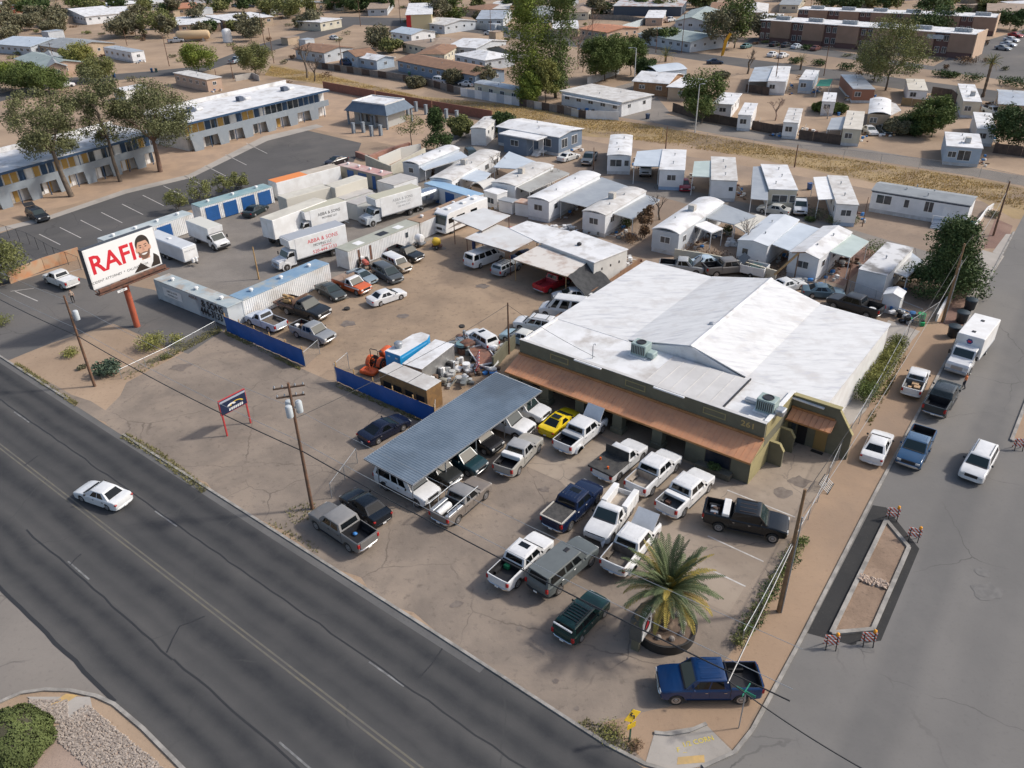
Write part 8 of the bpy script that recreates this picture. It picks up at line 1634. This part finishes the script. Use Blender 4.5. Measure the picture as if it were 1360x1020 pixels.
# trailer park
tree('dense dark green citrus tree by the unfinished motel entrance', (581,202), (584,147), 2.9, DGR, .1, 30, 260, .2, .2, .9, 'cone', 31); tree('thin olive mesquite beside the motel office', (547,197), (548,152), 3.4, TAM, .4, 18, 70, .16, .14, .6, seed=32)
tree('big dark pine beside the side street', (1250,392), (1262,291), 4.3, PIN, .06, 90, 360, .15, .2, .55, 'cone', 33, name='pine_tree')
bare_tree('bare grey tree between trailer awnings', (661,232), (660,196), 2, 41); bare_tree('second bare grey tree by the stained trailer', (733,246), (735,216), 2, 42, tr=.12); bare_tree('bare tree beside the brown cypress', (876,292), (882,246), 2, 43); bare_tree('white-barked bare tree before the trailer gap', (989,340), (997,262), 2, 44, PBARK, .18)
tree('reddish dead cypress beside the cooler trailer', (856,316), (862,268), 1.1, DRY, .05, 20, 160, .16, .12, 1.0, 'column', 45); tree('small dead brown cypress by the silver trailer', (573,234), (574,216), .8, DRY, .05, 10, 110, .14, .12, 1.0, 'column', 46)
for i, (b_, r, h_, mt, lab) in enumerate((((1085,290), 1.5, 1.6, GRY, 'rounded grey-green shrub before the shrub-fronted trailer'), ((1107,297), 1.2, 1.3, TAM, 'olive shrub in the middle of three by the trailer'), ((1130,296), 1.2, 1.3, DGR, 'darker shrub at the end of three by the trailer'), ((1160,341), 1.8, 2.4, GRN, 'round green shrub beside the pale green carport'), ((832,303), 1.2, 1.8, DGR, 'dark green shrub by the grey awning'), ((1318,288), 1.0, 1.0, GRY, 'grey shrub by the low white wall'), ((966,312), .8, 1.6, GRN, 'bright green shrub under the white porch awning'), ((1075,294), .8, .8, DGR, 'low dark shrub at the carport foot'), ((905,332), 2.2, 1.4, DRY, 'dried brown vine on the back wall'), ((945,345), 2.4, 1.3, DRY, 'long dried vine over the block wall'), ((985,352), 2.4, 1.3, DRY, 'second dried vine over the block wall'), ((1025,366), 1.8, 1.2, DRY, 'dried vine at the end of the block wall'), ((836,322), 1.5, 1.4, DRY, 'dry brush by the repair building'))): bush(lab, b_, r, h_, mt, 3, 220, .11, 50+i)
# hedge by the workshop
for i, (b_, r, h_, mt) in enumerate((((1147,532), 1.25, 2.3, GRN), ((1158,517), 1.2, 2.1, YEL), ((1166,504), 1.2, 2.1, YEL), ((1175,491), 1.2, 2.2, YEL), ((1182,479), 1.15, 2.1, YEL), ((1190,466), 1.0, 2.0, TAM))): bush(('round dark green shrub at the near end of the hedge', 'yellow-green hedge shrub next to the round dark one', 'yellow-green shrub in the first half of the hedge', 'tallest yellow-green shrub of the hedge', 'yellow-green shrub in the far half of the hedge', 'last olive shrub of the hedge')[i], b_, r, h_, mt, 5, 420, .09, 80+i, 'hedge_shrub')
for i in range(11):
    u, v = 1063-i*8.0, 722+i*13.2; bush('small '+('green', 'olive', 'dark green')[i % 3]+' shrub in the planted strip beside the parking', (u, v), .55+.12*(i % 3), .75, (GRN, TAM, DGR)[i % 3], 3, 130, .08, 100+i, 'strip_shrub', 'shrubs in the planted strip')
q = S(47.2+21.5, 25.9, .55); bush('leafy green plants in the workshop window planter', (0, 0), .6, .5, DGR, 4, 200, .09, 140, 'planter_plant', cat='plant', q=q)
# roadside plants
bush('grey-green prickly pear clump at the foot of the utility pole', (144,497), 1.35, 1.6, M('cactus_green', (.075,.11,.07), (.05,.08,.05), scale=2), 5, 160, .2, 150, 'prickly_pear', cat='cactus'); bush('dry golden bush on the dirt by the road', (95,472), 1.0, .9, YEL, 4, 200, .09, 151); bush('pale agave beside the prickly pear', (110,490), .5, .5, GRY, 2, 80, .15, 152)
bush('broad yellow-green brittlebush by the low pipe fence', (202,462), 1.7, 1.7, YEL, 5, 360, .1, 153); bush('thin yellow-green bush next to the brittlebush', (236,458), .9, 1.5, YEL, 3, 220, .09, 154); bush('small weed tuft by the fence', (220,476), .5, .6, TAM, 2, 100, .08, 155); bush('green bush at the frame edge by the old pavement', (-2,432), 1.6, 1.3, TAM, 4, 260, .1, 156); bush('dry weed clump behind the yellow sign', (812,975), 1.0, .4, YEL, 4, 120, .06, 157); bush('reddish weed clump beside the yellow sign', (845,992), .5, .35, DRY, 3, 80, .06, 158)
t = bush('large clipped round bush on the planted corner', (18,992), 2.6, 2.4, GRN, 1, 100, .1, 160); 
for o in list(t.children): bpy.data.objects.remove(o)
r2 = random.Random(160); lm = MB()
for k in range(11000):
    d = Vector((r2.gauss(0, 1), r2.gauss(0, 1), abs(r2.gauss(0, 1))*.9)).normalized(); cell = math.sin(d.x*7+1)*math.sin(d.y*7)*math.sin(d.z*6+2); rr = 2.15+.16*abs(cell)**.5*math.copysign(1, cell)-r2.random()**3*.35; p = Vector((d.x*rr, d.y*rr, d.z*rr*.95+.1)); u = Vector((r2.gauss(0, 1), r2.gauss(0, 1), r2.gauss(0, 1))).normalized(); v = u.cross(d).normalized()
    lm.add([tuple(p-u*.09), tuple(p+v*.05), tuple(p+u*.09), tuple(p-v*.05)], [(0, 1, 2, 3)])
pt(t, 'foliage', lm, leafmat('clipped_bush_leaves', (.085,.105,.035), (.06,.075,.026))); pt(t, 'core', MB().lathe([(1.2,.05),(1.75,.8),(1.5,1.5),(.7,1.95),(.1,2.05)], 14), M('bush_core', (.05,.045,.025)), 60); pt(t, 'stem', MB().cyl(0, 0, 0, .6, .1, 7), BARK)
# date palm in its ring planter
q = P(882,838); t = T('ring_planter', 'black ring planter of soil round the palm', 'planter', q, 0); pt(t, 'ring', MB().lathe([(1.75, 0), (1.95, 0), (1.98, .75), (2.03, .8), (1.9, .8), (1.85, .6), (1.8, .5)], 32, cap=False), M('black_ring', (.025,.024,.023), rough=.7), 40); pt(t, 'soil', MB().cyl(0, 0, 0, .55, 1.84, 32), M('planter_soil', (.17,.115,.08), (.12,.085,.06), scale=3, bump=.5)); 
for k in range(9): a = k*.7; pt(t, 'rock', MB().lathe([(.1,-.05),(.2,.05),(.16,.2),(.05,.26)], 7, 'z', (1.2*math.cos(a), 1.2*math.sin(a), .55)), PBARK)
def palm(label, base, ht, nf, fl, mats, name='palm_tree', tr=.32, fan=False, seed=1, zb=0.0, nlf=30):
    r2 = random.Random(seed); q = P(*base); t = T(name, label, 'palm', (q.x, q.y, zb), 0); m = MB(); rings = []
    for k in range(15): z = ht*k/14; rings.append((tr*(1.15 if k % 2 else .92)*(1.25 if k < 2 else 1), z))
    pt(t, 'trunk', m.lathe(rings, 12), M('palm_trunk', (.17,.115,.075), (.11,.075,.05), scale=3, bump=.4), 50)
    def frond(curve, ln, lw):
        mb = MB(); pts = []; d = Vector((1, 0, math.tan(R(62)))).normalized(); p = Vector((0, 0, 0)); n = nlf
        for k in range(n+1): pts.append(p.copy()); d = (d+Vector((0, 0, -curve/n))).normalized(); p += d*ln/n
        mb.tube([tuple(x) for x in pts[::3]], .045, 4, .012)
        for k in range(3, n+1):
            s_ = lw*math.sin(math.pi*min(.97, .12+.84*k/n))**.7; d = (pts[k]-pts[k-1]).normalized()
            for sd_ in (1, -1):
                a = (Vector((0, sd_, 0))*.85+d*.65+Vector((0, 0, -.12+.25*r2.random()))).normalized()*s_*r2.uniform(.85, 1.1); w2 = d*.035*(fl/3)
                b0 = pts[k]; mid = b0+a*.55+Vector((0, 0, .03)); e = b0+a+Vector((0, 0, -.08*s_)); mb.add([tuple(b0-w2), tuple(b0+w2), tuple(mid+w2), tuple(mid-w2), tuple(e)], [(0, 1, 2, 3), (3, 2, 4)])
        return mb.mesh('frond')
    vari = [frond(c_, fl*l_, .37*fl/3) for c_, l_ in ((.8, 1.0), (1.15, 1.05), (1.55, 1.0), (2.1, .95))]
    for k in range(nf):
        a = k*2.39996; e = (k/nf)  # young upright fronds first, old hanging ones last
        me = vari[min(3, int(e*4))]; ob('frond', me, mats[2] if e > .93 else mats[1] if (k % 7 == 0 or e > .82) else mats[0], t, (0, 0, ht-.1-.25*e), rot=(r2.uniform(-.25, .25), R(-20+58*e+r2.uniform(-6, 6)), a))
    return t
PF = [leafmat('palm_fronds', (.105,.13,.062), (.068,.088,.042)), leafmat('palm_fronds_yellow', (.30,.23,.05), (.22,.17,.045)), leafmat('palm_fronds_dry', (.28,.19,.09), (.2,.14,.07))]
palm('date palm with arching fronds in the black ring planter', (882,838), 3.2, 70, 3.5, PF, tr=.42, zb=.5)
palm('tall fan palm beside the apartment drive', (1305,129), Hgt(1305,129,1319,84), 46, 2.4, [leafmat('fan_palm', (.10,.12,.045), (.07,.09,.035)), PF[1], PF[2]], tr=.3, seed=3, nlf=12)
palm('small palm by the far apartment street', (1063,93), Hgt(1063,93,1065,80), 30, 2.2, PF, tr=.25, seed=5, nlf=10); palm('short palm beside the pale blue arched shed', (884,82), 1.6, 34, 3.4, PF, tr=.3, seed=6, nlf=12); palm('palm before the white two-level house', (80,28), Hgt(80,28,78,8), 26, 3.0, PF, tr=.25, seed=7, nlf=10)
# far trees
far = (
 ((701,134),(716,-14),5.0,LIM,'column','tall lime-green poplar above the wash'), ((738,130),(740,-26),4.6,GRN,'column','tall dark poplar behind the lime-green one'), ((702,139),(700,98),2.6,LIM,'column','small lime poplar at the foot of the tall ones'), ((725,136),(724,78),3.0,YEL,'round','yellowing tree between the poplars'),
 ((791,109),(790,48),4.0,GRN,'round','leafy mesquite nearest the corrugated fence'), ((803,107),(806,38),4.6,GRN,'round','tallest leafy mesquite behind the patched house'), ((818,103),(822,45),4.2,GRN,'round','leafy mesquite beside the pale lamp'), ((838,100),(842,46),3.4,GRN,'round','leafy mesquite leaning toward the street'), ((856,104),(856,76),2.6,DGR,'round','dark shrub tree before the arched shed'),
 ((868,60),(868,38),3.6,GRY,'round','round olive tree before the grey ranch house'), ((886,61),(887,38),3.8,GRN,'round','round green tree before the grey ranch house'),
 ((931,164),(938,88),4.4,GRN,'round','large dark green tree over the lane fence'), ((958,104),(958,96),2.0,GRY,'round','small grey bush tree on the dirt lot'),
 ((962,66),(955,6),5.6,GRY,'round','willowy grey tree by the far street'), ((975,64),(985,-6),6.0,GRN,'round','tall willowy tree behind the grey one'), ((1035,52),(1030,20),5.0,GRY,'round','feathery tree left of the apartments'), ((1008,52),(1005,18),5.0,GRY,'round','second feathery tree beside the apartments'),
 ((1176,120),(1182,18),7.2,TAM,'round','big autumn cottonwood before the apartments'), ((1160,108),(1158,45),4.5,GRY,'round','half-bare tree beside the cottonwood'), ((1235,46),(1240,6),6.5,DGR,'round','dense dark tree between the apartment blocks'), ((1255,40),(1262,2),5.0,GRN,'round','green tree behind the apartment roof'), ((1340,40),(1345,12),5.0,DGR,'round','dark tree at the end of the apartments'), ((1275,30),(1280,5),3.0,DGR,'column','narrow cypress by the second apartment block'),
 ((1237,182),(1228,128),3.4,GRN,'round','thin green mesquite among the trailers'), ((1212,178),(1210,150),3.0,DGR,'round','dark low tree beside the thin mesquite'), ((1190,178),(1182,158),2.2,GRY,'round','small grey tree before the brick-front trailer'), ((1350,198),(1342,134),4.6,DGR,'round','round dark tree at the trailer fence'), ((1108,150),(1104,138),2.0,GRN,'round','citrus tree beside the pale trunk'), ((1094,148),(1090,138),2.0,GRN,'round','second citrus tree beside the pale trunk'),
 ((265,97),(258,58),4.6,LIM,'round','round bright green mesquite over the far street'), ((340,99),(342,58),4.4,TAM,'round','olive mesquite at the wash head'), ((38,122),(36,84),5.0,GRN,'round','green tree mass beyond the motel roof'), ((68,124),(66,90),4.6,GRN,'round','second green tree beyond the motel roof'), ((8,120),(6,78),4.6,LIM,'round','bright green tree at the frame edge'), ((108,92),(105,56),4.4,YEL,'round','yellowish mesquite by the pink gable house'), ((132,108),(128,74),4.2,TAM,'round','olive mesquite behind the eucalyptus'),
 ((216,48),(214,10),6.2,TAM,'round','spreading olive mesquite on the dirt field'), ((165,50),(163,22),5.0,GRY,'round','grey mesquite on the dirt field'), ((15,42),(12,14),5.5,GRY,'round','brownish thicket tree at the upper corner'), ((40,40),(38,18),5.0,GRY,'round','second thicket tree at the upper corner'), ((72,44),(70,28),4.2,GRY,'round','low thicket tree by the painted fence'), ((55,24),(50,2),5.0,DGR,'round','dark tree beside the two-level house'), ((108,14),(108,-8),6.0,GRN,'round','green tree behind the two-level house'), ((290,12),(290,-14),6.0,DGR,'round','dark tree on the far upper street'), ((360,22),(360,-2),5.5,TAM,'round','olive tree by the far upper street'), ((385,24),(384,-4),5.5,TAM,'round','second olive tree by the far upper street'),
 ((440,12),(440,-6),5.0,DGR,'round','dark tree beyond the cream block house'), ((475,16),(475,-6),5.0,DGR,'round','dark tree before the far walls'), ((497,14),(497,-8),5.0,GRN,'round','green tree before the far walls'), ((505,66),(502,34),4.6,GRY,'round','grey mesquite beside the pale garage'), ((520,70),(518,52),3.2,TAM,'round','olive bush behind the pale garage'), ((584,32),(582,-10),4.6,GRY,'round','willow at the far bend'), ((603,28),(602,-14),4.6,GRN,'column','dark willow at the far bend'), ((597,28),(596,2),3.2,YEL,'round','yellow tree between the willows'), ((640,30),(640,14),3.0,GRY,'round','grey shrub tree behind the corrugated fence'), ((642,112),(648,88),2.6,GRY,'round','grey tree at the end of the blue-grey house'), ((602,112),(603,92),2.4,GRY,'round','thin tree before the blue-grey house'), ((552,116),(554,102),2.2,GRY,'round','small pale bush tree on the wash bank'), ((612,182),(620,150),2.2,TAM,'round','thin olive tree by the travel trailer'), ((668,178),(672,150),2.4,DGR,'round','dark tree behind the double-wide'),
 ((845,16),(842,-4),4.0,GRN,'round','green tree on the far lot'), ((790,20),(786,-6),4.0,GRY,'round','grey tree beside the far white pickup'), ((930,12),(925,-10),5.0,GRN,'round','tree behind the pale green gable'), ((1100,10),(1100,-14),6.0,GRN,'round','tree beyond the apartment roofs'), ((700,20),(690,-14),5.0,GRY,'round','pale tree beyond the poplars'), ((1160,6),(1160,-14),6.0,GRN,'round','second tree beyond the apartment roofs'), ((560,10),(556,-8),4.5,YEL,'round','yellow tree beside the cream commercial building'), ((150,4),(150,-14),5.0,DGR,'round','dark tree in the last street by the bungalow'), ((225,18),(224,2),4.5,GRY,'round','grey tree by the orange tile roof'), ((312,40),(312,28),3.4,TAM,'round','shrub tree beside the long low house'), ((278,42),(276,28),3.2,DGR,'round','dark shrub before the pink block wall'))
for i, (b_, tp, r, mt, sh, lab) in enumerate(far):
    near = b_[1] > 90; tree(lab, b_, tp, r*(1.1 if sh == 'column' else 1.2), mt, .05 if sh == 'column' else .12, (80 if sh == 'column' else 46) if near else 26, 260 if near else 120, .22 if near else .42, .13, .85, sh, 200+i, clr=.36)
bare_tree('big bare grey mesquite on the wash bank', (408,104), (398,42), 4, 61, tr=.3, depth=5); bare_tree('second bare mesquite leaning over the wash', (418,108), (428,66), 4, 62, tr=.25, depth=5); bare_tree('bare spreading tree by the far street', (993,98), (995,62), 4, 63, tr=.3, depth=5); bare_tree('pale bare twig tree behind the tall poplars', (768,92), (772,-2), 3, 64, M('pinkish_twig', (.30,.21,.16)), .2, depth=5); bare_tree('second pale twig tree behind the mesquites', (774,96), (780,20), 3, 65, M('pinkish_twig', (.30,.21,.16)), .16, depth=5); bare_tree('pale pruned trunk by the white camper', (1099,158), (1099,132), 2, 66, PBARK, .16, depth=3); bare_tree('bare thicket between the narrow trailers', (1030,160), (1032,122), 3, 67, M('pinkish_twig', (.30,.21,.16)), .2, depth=5)
for i, (b_, r, h_) in enumerate((((1056,84), 2.0, 1.8), ((1087,87), 2.0, 1.8), ((1124,93), 2.4, 2.0), ((1250,102), 2.4, 2.0), ((1262,103), 2.2, 1.6), ((1290,108), 3.0, 2.2), ((1340,114), 3.0, 2.4), ((1208,97), 3.0, 2.6), ((1360,118), 3, 3), ((1283,85), 3.2, 2.2), ((1072,66), 2.2, 1.6))): bush('clipped dark hedge ball along the apartment street', b_, r, h_, DRY if i in (9,) else DGR, 3, 200, .22, 300+i, 'clipped_hedge', 'clipped hedges along the apartment street')
r2 = random.Random(31)
for i in range(170):
    u = r2.uniform(-10, 1370); v = r2.uniform(-6, 22) if i % 3 else r2.uniform(20, 60)
    if v > 20 and not (u < 420 or 930 < u < 1010): continue
    tree(('grey-green', 'dark green', 'olive')[i % 3]+' tree among the far houses', (u, v), (u, v-22), r2.uniform(3, 5.5), (GRY, DGR, TAM)[i % 3], .1, 20, 80, .5, .13, .85, 'round', 600+i, group='trees among the far houses', h=r2.uniform(4.5, 9))
# desert scrub on open ground, and dry grass
r2 = random.Random(77)
for i in range(200):
    u = r2.uniform(-10, 1360); v = r2.uniform(-2, 60) if r2.random() < .7 else r2.uniform(60, 115)
    if v > 60 and not (u < 440 or 1030 < u < 1360): continue
    bush(('small grey', 'small brown dry', 'small olive')[i % 3]+' desert shrub on the open ground', (u, v), r2.uniform(.8, 2.0), r2.uniform(.8, 1.8), (GRY, DRY, TAM)[i % 3], 2, 70, .24, 400+i, 'desert_shrub', 'desert shrubs between the houses')
def tufts(name, label, polys, n, hgt, mat, blades=5):
    r3 = random.Random(len(name)+n); mb = MB(); tot = []
    for quad in polys:
        a, b2, c_, d2 = [P(*p) for p in quad]; ar = ((b2-a).length+(c_-d2).length)*((d2-a).length+(c_-b2).length)/4; tot.append((ar, a, b2, c_, d2))
    S_ = sum(x[0] for x in tot)
    for ar, a, b2, c_, d2 in tot:
        for k in range(int(n*ar/S_)):
            u, v = r3.random(), r3.random(); p = a.lerp(b2, u).lerp(d2.lerp(c_, u), v)
            if math.sin(p.x*.23+math.sin(p.y*.31)*2)*math.sin(p.y*.27+1.3) < -.25 and r3.random() < .75: continue
            hh = hgt*r3.uniform(.4, 1.3)
            for j in range(blades):
                t_ = r3.uniform(0, 6.28); o = Vector((math.cos(t_), math.sin(t_), 0)); w2 = Vector((-o.y, o.x, 0))*hgt*.14; b0 = p+o*hgt*.2*r3.random(); e = p+o*hh*r3.uniform(.3, .8)+Vector((0, 0, hh))
                mb.add([tuple(b0-w2), tuple(b0+w2), tuple(e)], [(0, 1, 2)])
    o = ob(name, mb.mesh(name), mat); tag(o, label, 'grass', kind='stuff'); return o
STRAW = leafmat('straw_grass', (.44,.32,.13), (.32,.23,.10), .3); WEED = leafmat('weed_grass', (.22,.20,.085), (.16,.15,.07), .8)
tufts('dry_grass', 'dry straw-coloured grass along the wash', [((360,88),(440,102),(430,112),(352,100)), ((440,102),(560,129),(560,139),(430,112)), ((560,129),(690,141),(690,163),(560,139)), ((690,141),(850,165),(830,184),(690,163)), ((850,165),(1020,194),(1020,212),(830,184)), ((1020,194),(1160,217),(1160,241),(1020,212)), ((1160,217),(1290,237),(1290,260),(1160,241)), ((1290,237),(1400,262),(1400,290),(1290,260))], 34000, .26, STRAW, 3)
tufts('roadside_weeds', 'yellow-green weeds along the road kerb and fences', [((22,480),(104,535),(100,540),(18,486)), ((168,575),(215,600),(200,606),(160,582)), ((215,600),(280,650),(268,655),(200,606)), ((360,690),(430,730),(424,737),(352,697)), ((160,497),(290,433),(296,440),(168,506)), ((300,438),(400,488),(398,492),(298,444)), ((448,508),(560,556),(556,560),(446,514)), ((780,955),(850,985),(838,1003),(765,962)), ((380,672),(420,668),(424,690),(380,700)), ((1150,560),(1200,470),(1204,474),(1156,566))], 5200, .20, WEED, 4)
# pebbles of the planted corner, bottom left
mb = MB(); r3 = random.Random(5)
for k in range(5200):
    u, v = r3.random(), r3.random(); a, b2 = P(123,930), P(236,1022); p = a.lerp(b2, u)+AN*(.35+2.3*v); s_ = r3.uniform(.04, .11)
    if k % 4 == 0: p = P(40+u*50, 930+v*30)
    n = 5; mb.loft([[(p.x+s_*math.cos(6.28*i/n+k), p.y+s_*math.sin(6.28*i/n+k), .005) for i in range(n)], [(p.x+s_*.6*math.cos(6.28*i/n+k), p.y+s_*.6*math.sin(6.28*i/n+k), .005+s_*.8) for i in range(n)]])
tag(ob('pebbles', mb.mesh('pebbles'), M('mixed_pebbles', (.36,.30,.25), (.20,.165,.14), rough=.85, scale=7, c3=(.50,.43,.36), s3=9)), 'loose mixed pebbles along the planted corner kerb', 'gravel', kind='stuff')
tag(sheet('planted_soil', [P(60,975), P(123,945), P(225,1030), P(100,1060), P(-40,1060), P(-40,1000)], GM('pinkish_gravel', [(.36,.27,.215), (.30,.225,.18), (.42,.30,.20)], .4, .6, ((.2,.155,.125), 6, .6)), .006, .2), kind='structure')
# sheds and parked cars that fill the far yards
r2 = random.Random(12)
for i in range(46):
    u = r2.uniform(0, 1360); v = r2.uniform(-4, 16) if i % 2 else r2.uniform(16, 58)
    if v > 16 and (95 < u < 215 or 1000 < u): continue
    if i % 3: dwelling('small '+('white', 'grey', 'tan')[i % 3]+' yard shed among the far houses', (u, v), (u+9, v+1), 2.2+.01*i, r2.uniform(3, 6), wall=(WHITE, GREYW, TANW)[i % 3], roof=(WROOF2, METR, TANR)[i % 3], kind='flat', auto=False, vents=0, name='yard_shed', cat='shed', group='yard sheds among the far houses')
    else: car('sedan_car', ('sedan', 'suv', 'ext')[i % 4 % 3], (u, v), (u+11, v+r2.uniform(-3, 3)), ((.6,.6,.6), (.05,.06,.07), (.3,.32,.35), (.25,.04,.04))[i//3 % 4], ('white', 'dark', 'grey', 'red')[i//3 % 4]+' car parked in a yard of the far houses', 'car', lod=2, group='cars in the far yards')
